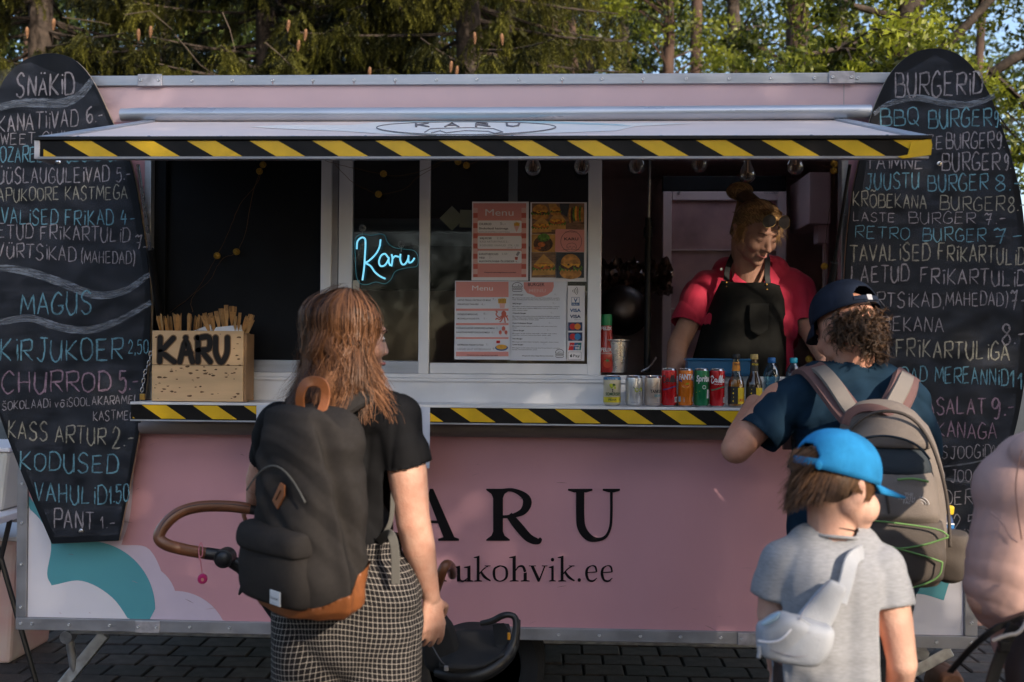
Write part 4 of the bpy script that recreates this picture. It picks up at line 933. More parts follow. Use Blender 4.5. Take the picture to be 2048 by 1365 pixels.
add('backing_edge', MB().tube([Vector(q) for q in spline([tuple(P(*Zn(a,b),YN+.004)) for a, b in oc], 5)], .0013, 5), m_acr, neon)
for a, b in ((252,465),(482,562)):
    c = P(*Zn(a, b), YN); mbh = MB()
    for k in range(8): mbh.tube([c+Vector((.005*math.cos(k*.785),0,.005*math.sin(k*.785))), c+Vector((.012*math.cos(k*.785+.3),0,.012*math.sin(k*.785+.3)))], .0012, 5)
    mbh.tube([c+Vector((.013*math.cos(k*.3),0,.013*math.sin(k*.3))) for k in range(22)], .0009, 5); mbh.tube([c-Vector((0,0,.012)), c-Vector((0,0,.03))], .0012, 5)
    add('suction_hook', mbh, mat('clear_plastic', (.35,.38,.40), .2), neon)
# ================================================================ string lights
m_wire = mat('copper_wire', (.16,.08,.03), .4, metal=.6); m_ball = mat('rattan_ball', (.42,.25,.03), .6, var=.6, vscale=250, bump=.5, bscale=300)
def fairy(nm, label, pts, balls, Y):
    t = thing('fairy_lights', label, 'string lights', tuple(P(*pts[0], Y)), 'copper fairy lights with gold balls'); sp = spline(pts, 6)
    add('wire', MB().tube([P(a+random.uniform(-.6,.6), b+random.uniform(-.6,.6), Y) for a, b in sp], .0009, 4), m_wire, t)
    for a, b in balls:
        p = P(a, b, Y-.008); mb = MB()
        for k in range(9):
            M = Euler((random.uniform(0,6),random.uniform(0,6),0)).to_matrix(); mb.tube([p+M@Vector((.0125*math.cos(q*.4),.0125*math.sin(q*.4),0)) for q in range(17)], .0016, 4)
        mb.ell(p, .0105, u=10, v=6); add('gold_ball', mb, m_ball, t, smooth=True)
fairy(0, 'copper wire with gold balls hanging down the dark panel at the left of the hatch', [(527,325),(515,365),(480,410),(455,470),(434,512),(410,555),(385,590),(340,625)], [(526,330),(519,343),(434,512)], .045)
fairy(0, 'thin copper wire looping below the gold ball low on the dark panel', [(519,345),(505,390),(492,460),(474,504),(450,515),(436,530),(420,560),(392,585),(382,605),(386,625)], [(473,504)], .043)
fairy(0, 'copper wire with gold balls looping over the window beside the neon sign', [(650,322),(700,335),(767,349),(800,352),(850,340),(880,325),(916,322),(934,330),(960,320)], [(767,348),(916,324),(933,331)], .004)
fairy(0, 'lower copper wire with a gold ball above the neon sign', [(670,330),(705,365),(730,378),(757,389),(790,384),(815,375),(835,355),(880,330)], [(757,389)], .003)
fairy(0, 'copper wire and gold balls trailing down the right side of the serving opening', [(1640,330),(1668,345),(1662,400),(1655,450),(1650,500),(1648,534),(1640,600),(1622,680),(1618,720)], [(1668,328),(1667,342),(1649,533),(1618,719)], .03)
# ================================================================ light bulbs under the hatch
m_bulb = bpy.data.materials.new('bulb_glass'); m_bulb.use_nodes = True; n_ = m_bulb.node_tree.nodes; l_ = m_bulb.node_tree.links
g2 = n_.new('ShaderNodeBsdfGlossy'); g2.inputs[1].default_value = .03; t2_ = n_.new('ShaderNodeBsdfTransparent'); t2_.inputs[0].default_value = (.80,.78,.76,1)
lw = n_.new('ShaderNodeLayerWeight'); lw.inputs[0].default_value = .45; mx2 = n_.new('ShaderNodeMixShader')
l_.new(lw.outputs['Facing'], mx2.inputs[0]); l_.new(t2_.outputs[0], mx2.inputs[1]); l_.new(g2.outputs[0], mx2.inputs[2]); l_.new(mx2.outputs[0], n_['Material Output'].inputs[0])
m_brass = mat('brass', (.62,.36,.09), .3, metal=1); m_dbr = mat('dull_gold_wire', (.20,.13,.05), .4, metal=1); m_fil = mat('filament', (.5,.3,.2), .4, metal=.5)
pos = [(1066,336),(1164,334),(1273,334),(1399,329),(1495,350),(1591,334)]
desc = ['clear light bulb hanging above the pink menu, leftmost of the row', 'clear light bulb hanging at the window stile above the burger photographs', 'clear light bulb hanging beside the thin black pole', 'clear light bulb hanging over the left corner of the fridge', 'clear light bulb with a visible brass screw cap, hanging lowest above the vendor', 'clear light bulb hanging at the right end of the row']
for (a, b), lb in zip(pos, desc):
    p = P(a, b, -.02); t = thing('light_bulb', lb, 'light bulb', tuple(p), 'clear bulbs hung under the hatch'); r = .033
    add('glass_bulb', MB().lathe(p, [(1e-4,-r),(r*.5,-r*.88),(r*.86,-r*.5),(r,0),(r*.9,r*.45),(r*.62,r*.95),(r*.42,r*1.4),(r*.38,r*1.75)], 20), m_bulb, t, smooth=True)
    add('screw_cap', MB().lathe(p, [(.0135,r*1.7),(.0145,r*1.85),(.013,r*1.95),(.0145,r*2.1),(.013,r*2.2),(.0145,r*2.35),(.013,r*2.5),(.006,r*2.7)], 14), m_brass, t, smooth=True)
    mb = MB().tube([p+Vector((0,0,r*1.7)), p+Vector((0,0,.2*r))], .003, 6)
    for k in range(8):
        an = k*.785; mb.tube([p+Vector((.010*math.cos(an),.010*math.sin(an),.016)), p+Vector((.016*math.cos(an+.3),.016*math.sin(an+.3),-.012))], .0007, 4)
    add('filament', mb, m_fil, t); add('flex', MB().tube([p+Vector((0,0,r*2.6)), p+Vector((0,.0,.18))], .003, 6), m_blk, t)
# ================================================================ interior: fridge, wall box, pole, foil, bowl, pot ...
fy = 1.1
fr = thing('drinks_fridge', 'tall glass fronted drinks fridge with a black header behind the vendor', 'fridge', (PX(1450,500,fy), fy, ZB0+.06))
fx0_, fx1_ = PX(1325,500,fy), PX(1572,500,fy); fz1 = PZ(1450,352,fy); fz0 = ZB0+.061
m_frw = mat('fridge_white', (.84,.66,.66), .35, var=.05); m_frg = mat('fridge_glass', (.60,.36,.37), .25, spec=.8, var=.35, vscale=5)
add('cabinet', MB().box(fx0_, fx1_, fy+.05, fy+.6, fz0, fz1), m_frw, fr, bev=.005)
add('header_panel', MB().box(fx0_, fx1_, fy, fy+.049, PZ(1450,382,fy), fz1), m_blk, fr, bev=.004)
zd = PZ(1450,384,fy); w4 = .045
for bx in ((fx0_, fx0_+w4, fz0, zd), (fx1_-w4, fx1_, fz0, zd), (fx0_+w4+.001, fx1_-w4-.001, zd-w4, zd)): add('door_frame', MB().box(bx[0], bx[1], fy-.01, fy+.04, bx[2], bx[3]), m_frw, fr, bev=.004)
add('door_glass', MB().box(fx0_+w4, fx1_-w4, fy+.01, fy+.02, fz0+.05, zd-w4), m_frg, fr)
for k in range(5): add('fridge_shelf', MB().box(fx0_+w4, fx1_-w4, fy+.0, fy+.008, zd-.30-.30*k, zd-.292-.30*k), m_frw, fr)
q = P(1527, 388, fy-.012); add('badge', textmb('TEFCOLD', q.x, q.z, fy-.0115, .013, fit=.075), c_gry, fr, fix=False)
add('door_lock', MB().lathe((PX(1357,388,fy), fy-.011, PZ(1357,387,fy)), [(.009,0),(.008,-.004),(1e-4,-.004)], 12, axis='Y'), m_steel, fr)
wb = thing('wall_cabinet', 'small pinkish cabinet high on the inner wall right of the fridge', 'cabinet', tuple(P(1640,440,.9)))
m_cab = mat('cabinet_enamel', (.80,.60,.60), .4, var=.06)
add('body', MB().box(PX(1618,400,.9), PX(1662,400,.9), .9, 1.3, PZ(1640,448,.9), PZ(1640,345,.9)), m_cab, wb, bev=.006); add('junction_box', MB().box(PX(1638,400,.9), PX(1660,400,.9), .92, 1.0, PZ(1640,486,.9), PZ(1640,449,.9)), m_cab, wb, bev=.004)
add('conduit', MB().tube([P(1650,486,.95), P(1650,720,.95)], .012, 10), m_cab, wb, smooth='auto')
pl = thing('awning_crank_pole', 'thin black pole with a grey upper rod standing inside the opening', 'pole', tuple(P(1296,740,.18)))
add('upper_rod', MB().tube([P(1300,318,.18), P(1297,440,.18)], .006, 10), m_gal, pl, smooth='auto'); add('lower_tube', MB().tube([P(1297,436,.18), P(1294,745,.18)], .0135, 12), m_blk, pl, smooth='auto'); add('clamp', MB().tube([P(1297,455,.18), P(1296,475,.18)], .02, 12), m_blk, pl); add('top_flange', MB().box(PX(1288,320,.18), PX(1316,320,.18), .16, .2, PZ(1300,320,.18), PZ(1300,314,.18)), m_blk, pl)
foil = MB(); nx, nz = 34, 16; y0 = .75; vs = []
for j in range(nz):
    for i in range(nx):
        p = P(1196+(1345-1196)*i/(nx-1), 522+68*j/(nz-1), y0); k = noise.cell(Vector((i*.37,j*.5,0))); vs.append((p.x, y0+random.uniform(-.035,.035)+.04*math.sin(j*.8), p.z+random.uniform(-.012,.012)+(.02*math.sin(i*.9) if j==0 else 0)))
foil.add(vs, [(j*nx+i, j*nx+i+1, (j+1)*nx+i+1, (j+1)*nx+i) for j in range(nz-1) for i in range(nx-1)])
tag(add('foil_sheet', foil, mat('crumpled_foil', (.40,.31,.28), .38, metal=1), None, fix=False), 'crumpled aluminium foil lining behind the mixing bowl', 'foil')
bp = P(1245, 620, .62); M = Matrix.Rotation(math.radians(70), 3, 'X')
bw = thing('mixing_bowl', 'large dark steel bowl tilted up on its side under the foil', 'bowl', tuple(bp)); m_dst = mat('dark_steel', (.12,.10,.095), .42, metal=1, rvar=.08)
add('bowl_shell', MB().lathe(bp, [(1e-4,.10),(.05,.095),(.09,.07),(.115,.02),(.12,-.01),(.125,-.012),(.118,-.005),(.11,.02),(.085,.065),(.045,.088),(1e-4,.092)], 32, M=M), m_dst, bw, smooth='auto')
pp = P(1232, 745, .10); pot = thing('steel_pot', 'narrow stainless steel container beside the ketchup bottle', 'container', tuple(pp))
add('pot_body', MB().lathe(pp, [(.044,0),(.048,.05),(.05,.125),(.058,.13),(.058,.134),(.046,.134),(.044,.01)], 28), m_steel, pot, smooth='auto')
kb = P(1212, 745, .075); kt = thing('ketchup_bottle', 'red squeeze ketchup bottle with a green cap half hidden by the window stile', 'bottle', tuple(kb))
m_ket = mat('ketchup_red', (.36,.015,.01), .25, coat=.4); m_grn = mat('green_cap', (.01,.22,.07), .4)
add('bottle_body', MB().lathe(kb, [(.03,0),(.036,.01),(.037,.07),(.032,.11),(.028,.13),(.024,.17),(.022,.19)], 24, M=Matrix.Diagonal(Vector((1,.7,1)))), m_ket, kt, smooth='auto')
add('cap', MB().lathe(kb, [(.023,.191),(.024,.215),(.022,.235),(.02,.236),(1e-4,.236)], 20, M=Matrix.Diagonal(Vector((1,.8,1)))), m_grn, kt, smooth='auto')
for z_, h_ in ((.085,.015),(.172,.014)): add('label_print', textmb('FELIX', kb.x-.022, kb.z+z_, kb.y-.0285 if z_ < .1 else kb.y-.0205, h_, bold=.03, fit=.044), c_wht, kt, fix=False)
add('label_print', textmb('TOMATKETSUP', kb.x-.022, kb.z+.074, kb.y-.0285, .006, fit=.044), c_wht, kt, fix=False)
add('tomato_print', MB().disc((kb.x+.004,kb.y-.029,kb.z+.035), .017), mat('tomato_print', (.45,.03,.01), .3), kt); add('tomato_print', MB().add([(kb.x+.004+r*math.cos(a),kb.y-.0295,kb.z+.048+r*math.sin(a)*.7) for a, r in [(k*.63, .014 if k % 2 else .004) for k in range(10)]], [tuple(range(10))]), m_grn, kt)
tr = thing('blue_tray', 'blue plastic crate in front of the vendor behind the drinks', 'crate', tuple(P(1440,745,.09)))
m_trb = mat('blue_plastic', (.015,.11,.24), .4)
a0, a1, zb_, zt_ = PX(1375,740,-.03), PX(1500,740,-.03), zs2+.008, PZ(1440,720,-.03)
for bx in ((a0,a1,-.036,-.028),(a0,a1,.028,.036),(a0,a0+.01,-.0275,.0275),(a1-.01,a1,-.0275,.0275)): add('crate_wall', MB().box(*bx, zb_, zt_), m_trb, tr, bev=.003)
add('crate_rim', MB().tube([(a0-.004,-.038,zt_),(a1+.004,-.038,zt_),(a1+.004,.038,zt_),(a0-.004,.038,zt_),(a0-.004,-.038,zt_)], .005, 8), m_trb, tr); add('crate_base', MB().box(a0,a1,-.036,.036,zb_-.006,zb_-.0005), m_trb, tr)
tg = thing('tongs', 'thin steel tongs lying behind the drink cans', 'tongs', tuple(P(1290,738,.08))); add('tong_arm', MB().tube([P(1285,742,.08), P(1300,734,.08), P(1312,716,.1)], .0035, 8, smooth=1), m_steel, tg, smooth='auto'); add('tong_arm', MB().tube([P(1282,744,.1), P(1298,738,.1), P(1309,722,.12)], .0035, 8, smooth=1), m_steel, tg, smooth='auto')
# ================================================================ drink cans and bottles
YC = -.135; zc = ZSH+.002
def wrapmb(t, cx, r, zc_, h, ang0, span, bold=.02, shear=0.0):
    """lettering bent round a can of radius r; ang0 centre angle (0 faces the camera), span in radians"""
    mb = textmb(t, 0, 0, 0, h, bold=bold, fit=span*r, shear=shear); 
    mb.v = [(cx+r*math.sin(ang0-span/2+x/r), YC-r*math.cos(ang0-span/2+x/r), zc_+z) for x, y, z in mb.v]; return mb
def curved(cx, r, pts, ang0, zc_):  # polygon in (mm along, mm up)
    mb = MB(); mb.add([(cx+r*math.sin(ang0+a*.001/r), YC-r*math.cos(ang0+a*.001/r), zc_+b*.001) for a, b in pts], [tuple(range(len(pts)))]); return mb
m_lid = mat('can_aluminium', (.62,.62,.64), .25, metal=1)
def can(px, label, rad, h, body, cat='can', lidm=None):
    cx = PX(px, 800, YC); t = thing('drink_can', label, 'drink can', (cx, YC, zc), 'drink cans lined up on the counter'); r = rad; n = r*.86
    add('can_body', MB().lathe((cx,YC,zc), [(r*.86,.004),(r,.012),(r,h-.013),(r*.97,h-.008)], 32), body, t, smooth='auto')
    add('can_top', MB().lathe((cx,YC,zc), [(r*.965,h-.0078),(n,h-.002),(n*1.02,h),(n*.96,h),(n*.93,h-.004),(1e-4,h-.004)], 32), m_lid, t, smooth='auto')
    add('can_base', MB().lathe((cx,YC,zc), [(1e-4,.004),(r*.7,.003),(r*.78,.0),(r*.85,.0035)], 32), m_lid, t, smooth='auto')
    return t, cx, r+.0004
def pr(t, mb, m, nm='label_print'): add(nm, mb, m, t, fix=False)
R1, H1 = .0335, .116; R2, H2 = .029, .146
def canmat(nm, c, r=.3, met=.35): return mat(nm, c, r, metal=met, coat=.3)
t, cx, r = can(1224, 'short cream and yellow pear cider can, leftmost of the drink cans', R1, H1, canmat('cream_can', (.52,.47,.33), .3, .2))
pr(t, MB().lathe((cx,YC,zc), [(r,.013),(r,.034)], 32), canmat('yellow_can', (.62,.52,.03))); pr(t, MB().lathe((cx,YC,zc), [(r,.100),(r,.1035),(r*.985,.110)], 32), canmat('blue_can_band', (.02,.15,.34)))
m_lg = mat('leaf_green_print', (.35,.42,.02), .35); m_dg = mat('dark_green_print', (.02,.08,.03), .35)
for k in range(14): pr(t, curved(cx, r+.0003+.0001*k, [(a_*.9, b_*.9) for a_, b_ in arc(random.uniform(-11,11), random.uniform(-7,8), 4.6, 0, 360, 10)], 0, zc+.075), m_lg if k % 4 else m_dg)
pr(t, wrapmb('SOMERSBY', cx, r+.001, zc+.040, .012, .1, 1.85, .03), m_dg); pr(t, wrapmb('PEAR', cx, r+.001, zc+.020, .008, 0, .9), m_dg); pr(t, wrapmb('ALCOHOL FREE', cx, r+.001, zc+.1012, .004, 0, 1.2), c_wht); pr(t, curved(cx, r+.001, [(-2,0),(2,0),(1,7),(4,11),(-4,11),(-1,7)], 0, zc+.054), c_blk)
t, cx, r = can(1268, 'short silver can with a pear print, second from the left of the drink cans', R1, H1, canmat('silver_can', (.60,.60,.60), .3, .6))
pr(t, curved(cx, r, [(a_, b_) for a_, b_ in arc(8, 0, 8.5, 0, 360, 16)], 0, zc+.062), m_lg); pr(t, curved(cx, r, [(-6,16),(2,8),(6,2),(-4,8)], 0, zc+.06), m_dg); pr(t, curved(cx, r, arc(26,2,8,0,360,12), 0, zc+.062), m_lg)
for k in range(9): pr(t, curved(cx, r+.0002, [(14+random.uniform(0,9), -28+k*6), (24, -25+k*6), (20, -22+k*6+random.uniform(0,5))], 0, zc+.062), c_gry)
pr(t, wrapmb('ILLUSION', cx, r, zc+.012, .005, .0, .8), c_gry)
t, cx, r = can(1306, 'short champagne coloured can printed TANKER beside the dark red cola can', R1, H1, canmat('champagne_can', (.50,.42,.36), .32, .6))
pr(t, wrapmb('TANKER', cx, r, zc+.052, .012, .35, 1.5, .05), c_blk); pr(t, wrapmb('SIIDER', cx, r, zc+.037, .009, .5, .9, .03), mat('teal_print', (.05,.25,.32), .4)); pr(t, wrapmb('0.0', cx, r, zc+.018, .011, .6, .5, .03), c_gry); pr(t, wrapmb('PREMIUM', cx, r, zc+.008, .004, .4, .8), c_gry)
mbx = MB(); vv = [(-8,74),(2,80),(12,92),(16,96),(22,90),(30,82)]; 
for (a_, b_), (c_, d_) in zip(vv[:-1], vv[1:]): q = curved(cx, r, [(a_,b_-74),(c_,d_-74),(c_,d_-73),(a_,b_-73)], 0, zc+.07); mbx.add(q.v, q.f)
pr(t, mbx, mat('copper_print', (.30,.10,.04), .4))
c_coke = canmat('cola_red', (.50,.006,.012), .25, .25)
def script(t, cx, r, zc_, m_, sc=1.0, a0=0):  # flowing lettering built from strokes
    W_ = [[(-30,4),(-33,-8),(-27,-13),(-20,-6)],[(-36,8),(-28,14),(-22,6)],[(-14,-8),(-18,-2),(-14,3),(-9,-2),(-12,-9),(-6,-6)],[(-3,-12),(-1,5),(4,16),(2,2),(0,-10)],[(4,-12),(8,6),(12,16),(10,0),(7,-10),(12,-10)],[(20,2),(14,0),(14,-8),(19,-8),(21,2),(20,-8),(25,-9)]]
    mb = MB()
    for st in W_:
        sp_ = spline(st, 6); p3 = [(cx+r*math.sin(a0+a*.00082*sc/r), YC-r*math.cos(a0+a*.00082*sc/r), zc_+b*.00082*sc) for a, b in sp_]
        for i in range(len(p3)-1):
            A, B = Vector(p3[i]), Vector(p3[i+1]); nr = Vector((A.x-cx, A.y-YC, 0)).normalized(); q = (B-A).cross(nr).normalized()*.0018*sc; mb.add([A+q, B+q, B-q, A-q], [(0,1,2,3)])
    pr(t, mb, m_)
for px, dark, lb in ((1338, True, 'tall red cola can with black lettering, left of the orange can'), (1434, False, 'tall red cola can with white lettering, beside the brown glass bottle')):
    t, cx, r = can(px, lb, R2, H2, c_coke)
    script(t, cx, r+.0005, zc+.104, c_blk if dark else c_wht, 1.25, .15); pr(t, wrapmb('ZERO SUGAR' if dark else 'ORIGINAL TASTE', cx, r+.0004, zc+.085, .004, 0, 1.1), c_blk if dark else c_wht)
    mbw = MB()
    for i in range(14):
        a_, b_ = -30+i*4.3, -30+(i+1)*4.3; f_ = lambda q: 6*math.sin(q*.06)
        qq = curved(cx, r+.0004, [(a_,f_(a_)-4),(b_,f_(b_)-4),(b_,f_(b_)+1),(a_,f_(a_)+1)], 0, zc+.072); mbw.add(qq.v, qq.f)
    pr(t, mbw, mat('purple_print', (.08,.03,.14), .4) if dark else mat('green_ribbon_print', (.02,.14,.08), .4)); pr(t, curved(cx, r+.0006, [(12,-14),(26,-14),(26,6),(12,6)], .3, zc+.030), c_wht); 
    for k in range(5): pr(t, curved(cx, r+.0009, [(14+k*2.2,-11),(15+k*2.2,-11),(15+k*2.2,3),(14+k*2.2,3)], .3, zc+.030), c_blk)
t, cx, r = can(1371, 'tall orange soda can with a blue and white logo between two red and green cans', R2, H2, canmat('orange_can', (.68,.17,.01), .28, .25))
pr(t, curved(cx, r+.0003, [(-33,-12),(-20,-16),(0,-20),(22,-10),(36,-12),(36,14),(26,20),(-4,14),(-34,10)], 0, zc+.110), mat('fanta_blue_print', (.01,.06,.28), .35)); pr(t, wrapmb('FANTA', cx, r+.0007, zc+.104, .021, 0, 2.1, .05), c_wht)
pr(t, curved(cx, r+.0003, [(a_, b_) for a_, b_ in arc(-4,0,17,180,360,12,ry=13)], 0, zc+.084), mat('orange_slice', (.72,.32,.03), .35)); pr(t, curved(cx, r+.0005, arc(-4,0,13,180,360,10,ry=10), 0, zc+.084), mat('orange_flesh', (.62,.12,.01), .35)); pr(t, curved(cx, r+.0006, [(-6,0),(2,7),(12,4),(4,-1)], 0, zc+.085), m_lg)
pr(t, curved(cx, r+.0004, [(-10,0),(30,2),(30,20),(-10,20)], 0, zc+.016), mat('pale_blue_print', (.25,.50,.58), .4)); pr(t, curved(cx, r+.0004, [(-36,0),(-24,0),(-24,20),(-36,20)], 0, zc+.018), mat('pale_blue_print', (.25,.50,.58), .4))
t, cx, r = can(1403, 'tall green lemon lime soda can right of the orange can', R2, H2, canmat('green_can', (.005,.17,.06), .28, .3))
pr(t, wrapmb('Sprite', cx, r+.0004, zc+.097, .024, .05, 1.9, .04, .25), c_wht); pr(t, curved(cx, r+.0004, arc(6,0,7.5,0,360,14), 0, zc+.075), c_wht); pr(t, curved(cx, r+.0006, arc(6,0,5.5,0,360,14), 0, zc+.075), m_grn); pr(t, curved(cx, r+.0004, [(14,-16),(24,-16),(26,18),(16,18)], .1, zc+.048), c_wht); pr(t, curved(cx, r+.0004, [(-28,-2),(-10,4),(-10,6),(-28,0)], 0, zc+.055), m_lg)
# ================================================================ bottles on the counter
m_amb = mat('amber_drink', (.45,.20,.03), .06, spec=.8, coat=.5); m_drk = mat('dark_bottle', (.03,.012,.006), .06, spec=.8, coat=.5); m_cap = mat('black_cap', (.015,.015,.015), .4); m_capt = mat('tan_cap', (.45,.33,.12), .4)
m_clr = bpy.data.materials.new('clear_bottle_glass'); m_clr.use_nodes = True; n_ = m_clr.node_tree.nodes; l_ = m_clr.node_tree.links
g2 = n_.new('ShaderNodeBsdfGlossy'); g2.inputs[1].default_value = .04; t2_ = n_.new('ShaderNodeBsdfTransparent'); t2_.inputs[0].default_value = (.72,.66,.55,1)
lw = n_.new('ShaderNodeLayerWeight'); lw.inputs[0].default_value = .4; mx2 = n_.new('ShaderNodeMixShader')
l_.new(lw.outputs['Facing'], mx2.inputs[0]); l_.new(t2_.outputs[0], mx2.inputs[1]); l_.new(g2.outputs[0], mx2.inputs[2]); l_.new(mx2.outputs[0], n_['Material Output'].inputs[0])
m_ol = mat('orange_label', (.65,.24,.02), .4); m_yl = mat('yellow_label', (.66,.46,.02), .4); m_bl = mat('black_label', (.02,.018,.016), .4)
YB0 = YC; 
def gbottle(px, lb, liquid, fill, necklab, capm, big, neckt, txt, x_off=0):
    global YC
    cx = PX(px, 800, YC); t = thing('drink_bottle', lb, 'bottle', (cx, YC, zc), 'glass drink bottles on the counter'); R = .031
    prof = [(1e-4,.002),(R*.9,.002),(R,.008),(R,.085),(R*.93,.098),(R*.62,.122),(.0145,.140),(.0125,.170),(.0125,.185)]
    add('glass_body', MB().lathe((cx,YC,zc), prof, 28), m_clr if fill else liquid, t, smooth='auto')
    if fill: add('drink', MB().lathe((cx,YC,zc), [(1e-4,.004),(R-.002,.005),(R-.002,.085),(R*.9-.001,.098),(R*.84,.103),(1e-4,.103)], 24), liquid, t, smooth='auto')
    add('cap', MB().lathe((cx,YC,zc), [(.0145,.183),(.0155,.186),(.0150,.2),(.013,.203),(1e-4,.203)], 16), capm, t, smooth='auto')
    add('neck_label', MB().lathe((cx,YC,zc), [(.0165,.138),(.0155,.150),(.0135,.172)], 20, a0=math.pi*1.0, a1=math.pi*2.0), necklab, t)
    add('body_label', MB().lathe((cx,YC,zc), [(R+.0004,.012),(R+.0004,.078)], 24, a0=math.pi*1.0, a1=math.pi*1.58), m_bl, t); add('body_label', MB().lathe((cx,YC,zc), [(R+.0006,.012),(R+.0006,.074)], 24, a0=math.pi*1.52, a1=math.pi*1.95), m_yl, t)
    q = textmb(neckt, 0, 0, 0, .008, bold=.03, fit=.024); q.v = [(cx-.012+x, YC-.0178, zc+.160+z) for x, y, z in q.v]; add('label_print', q, c_blk if necklab == m_ol else m_yl, t, fix=False)
    q = wrapmb(txt, cx, R+.0008, zc+.022, .011, .55, .85, .04, .15); add('label_print', q, mat('label_red', (.50,.05,.01), .4), t, fix=False)
    for k in range(4): add('bubble_print', MB().disc((cx-.012-.003*(k%2), YC-R-.0004+.003, zc+.068-.015*k), .0035, seg=10), m_yl, t)
    return t
gbottle(1472, 'clear glass bottle of amber drink with an orange neck label', m_amb, True, m_ol, m_cap, 1, 'GARAGE', 'LIMONE')
gbottle(1508, 'dark glass bottle with a tan cap beside the amber bottle', m_drk, False, m_bl, m_capt, 1, 'METAANI', 'KIRSS')
m_wat = bpy.data.materials.new('water_bottle_plastic'); m_wat.use_nodes = True; n_ = m_wat.node_tree.nodes; l_ = m_wat.node_tree.links
g2 = n_.new('ShaderNodeBsdfGlossy'); g2.inputs[1].default_value = .06; t2_ = n_.new('ShaderNodeBsdfTransparent'); t2_.inputs[0].default_value = (.38,.62,.75,1)
lw = n_.new('ShaderNodeLayerWeight'); lw.inputs[0].default_value = .5; mx2 = n_.new('ShaderNodeMixShader')
l_.new(lw.outputs['Facing'], mx2.inputs[0]); l_.new(t2_.outputs[0], mx2.inputs[1]); l_.new(g2.outputs[0], mx2.inputs[2]); l_.new(mx2.outputs[0], n_['Material Output'].inputs[0])
for px, lb, cm in ((1543, 'blue tinted plastic water bottle with a dark blue cap', (.01,.12,.36)), (1587, 'plastic water bottle with a bright cyan cap nearest the man', (.02,.35,.50))):
    cx = PX(px, 780, -.1); t = thing('water_bottle', lb, 'bottle', (cx,-.1,zc), 'plastic water bottles on the counter'); pf = [(1e-4,.003),(.026,.002),(.032,.01)]
    for k in range(10): pf.append((.032 if k % 2 else .0295, .02+.010*k))
    pf += [(.031,.125),(.026,.145),(.018,.160),(.0125,.166),(.0125,.172)]
    add('bottle_body', MB().lathe((cx,-.1,zc), pf, 24), m_wat, t, smooth=True); add('cap', MB().lathe((cx,-.1,zc), [(.0145,.170),(.0150,.172),(.0145,.188),(.013,.190),(1e-4,.190)], 18), mat('cap_blue_%d' % px, cm, .4), t, smooth='auto')
    add('seam_lines', MB().tube([(cx+.0325*math.cos(a*.5-2.6), -.1+.0325*math.sin(a*.5-2.6), zc+.02+.013*a) for a in range(9)], .0008, 4), mat('pale_plastic', (.5,.6,.65), .3), t)
# ================================================================ wooden box with forks
m_bw = mat('scorched_plywood', (.62,.41,.22), .65, var=.16, vscale=3, stretch=(1,1,6), bump=.1); m_bws = mat('plywood_side', (.30,.17,.08), .7, var=.25, vscale=6)
YX = -.17; bx0, bx1 = PX(303,780,YX), PX(486,780,YX); bz1 = PZ(400,662,YX); bzm = PZ(400,731,YX); bz0 = ZSH+.003
box = thing('cutlery_box', 'wooden box branded KARU holding wooden forks at the left end of the counter', 'box', ((bx0+bx1)/2, YX, bz0))
def fbx(name, x0, x1, y0, y1, z0, z1, m): return add(name, MB().box(x0,x1,y0,y1,z0,z1), m, box, bev=.0025)
fbx('front_plank', bx0, bx1, YX, YX+.012, bzm+.0008, bz1, m_bw); fbx('front_plank', bx0, bx1, YX, YX+.012, bz0, bzm-.0008, m_bw)
fbx('side_panel', bx1-.012, bx1, YX+.0125, YX+.14, bz0, bz1-.01, m_bws); fbx('side_panel', bx0, bx0+.012, YX+.0125, YX+.14, bz0, bz1-.01, m_bws); fbx('back_panel', bx0+.0125, bx1-.0125, YX+.128, YX+.14, bz0, bz1-.01, m_bws); fbx('divider', (bx0+bx1)/2-.005, (bx0+bx1)/2+.005, YX+.0125, YX+.127, bz0, bz1-.03, m_bws); fbx('corner_batten', bx1+.0005, bx1+.011, YX+.004, YX+.05, bz0, bz1-.008, m_bws)
m_burn = mat('scorch_mark', (.12,.06,.025), .8, var=.5, vscale=60); m_brand = mat('burnt_lettering', (.012,.009,.007), .8)
for k in range(110):
    a, b = random.uniform(308,482), random.uniform(668,798); 
    if 315 < a < 465 and 672 < b < 730: continue
    r = random.uniform(1,4.4); v = [P(a+r*math.cos(q*.9)*random.uniform(.7,1.6), b+r*.55*math.sin(q*.9)*random.uniform(.6,1.2), YX) for q in range(7)]
    add('scorch_mark', MB().add([(p.x, YX-.0004-k*1e-6, p.z) for p in v], [tuple(range(7))]), m_burn, box)
m_halo = mat('scorched_halo', (.20,.11,.05), .8)
for ch, x0, x1 in (('K',318,352),('A',360,388),('R',394,422),('U',430,458)):
    for wdt, mm, oo in ((15, m_halo, .0008), (11, m_brand, .0012)):
        mb = MB()
        for q, st in enumerate(glyph_strokes(ch) if ch != 'U' else [spline([(.05,1),(.08,.35),(.45,-.02),(.85,.35),(.9,1)],6)]):
            v = [P(x0+(x1-x0)*a, 724-48*b, YX) for a, b in st]; mb.rib([(p.x, YX-oo-.00002*q, p.z) for p in v], wdt/520)
            for e in (v[0], v[-1], v[len(v)//2]): mb.disc((e.x, YX-oo-.00007, e.z), wdt/1040, seg=12)
        add('branded_letter' if mm is m_brand else 'scorched_halo', mb, mm, box, fix=False, kind=None if mm is m_brand else 'stuff')
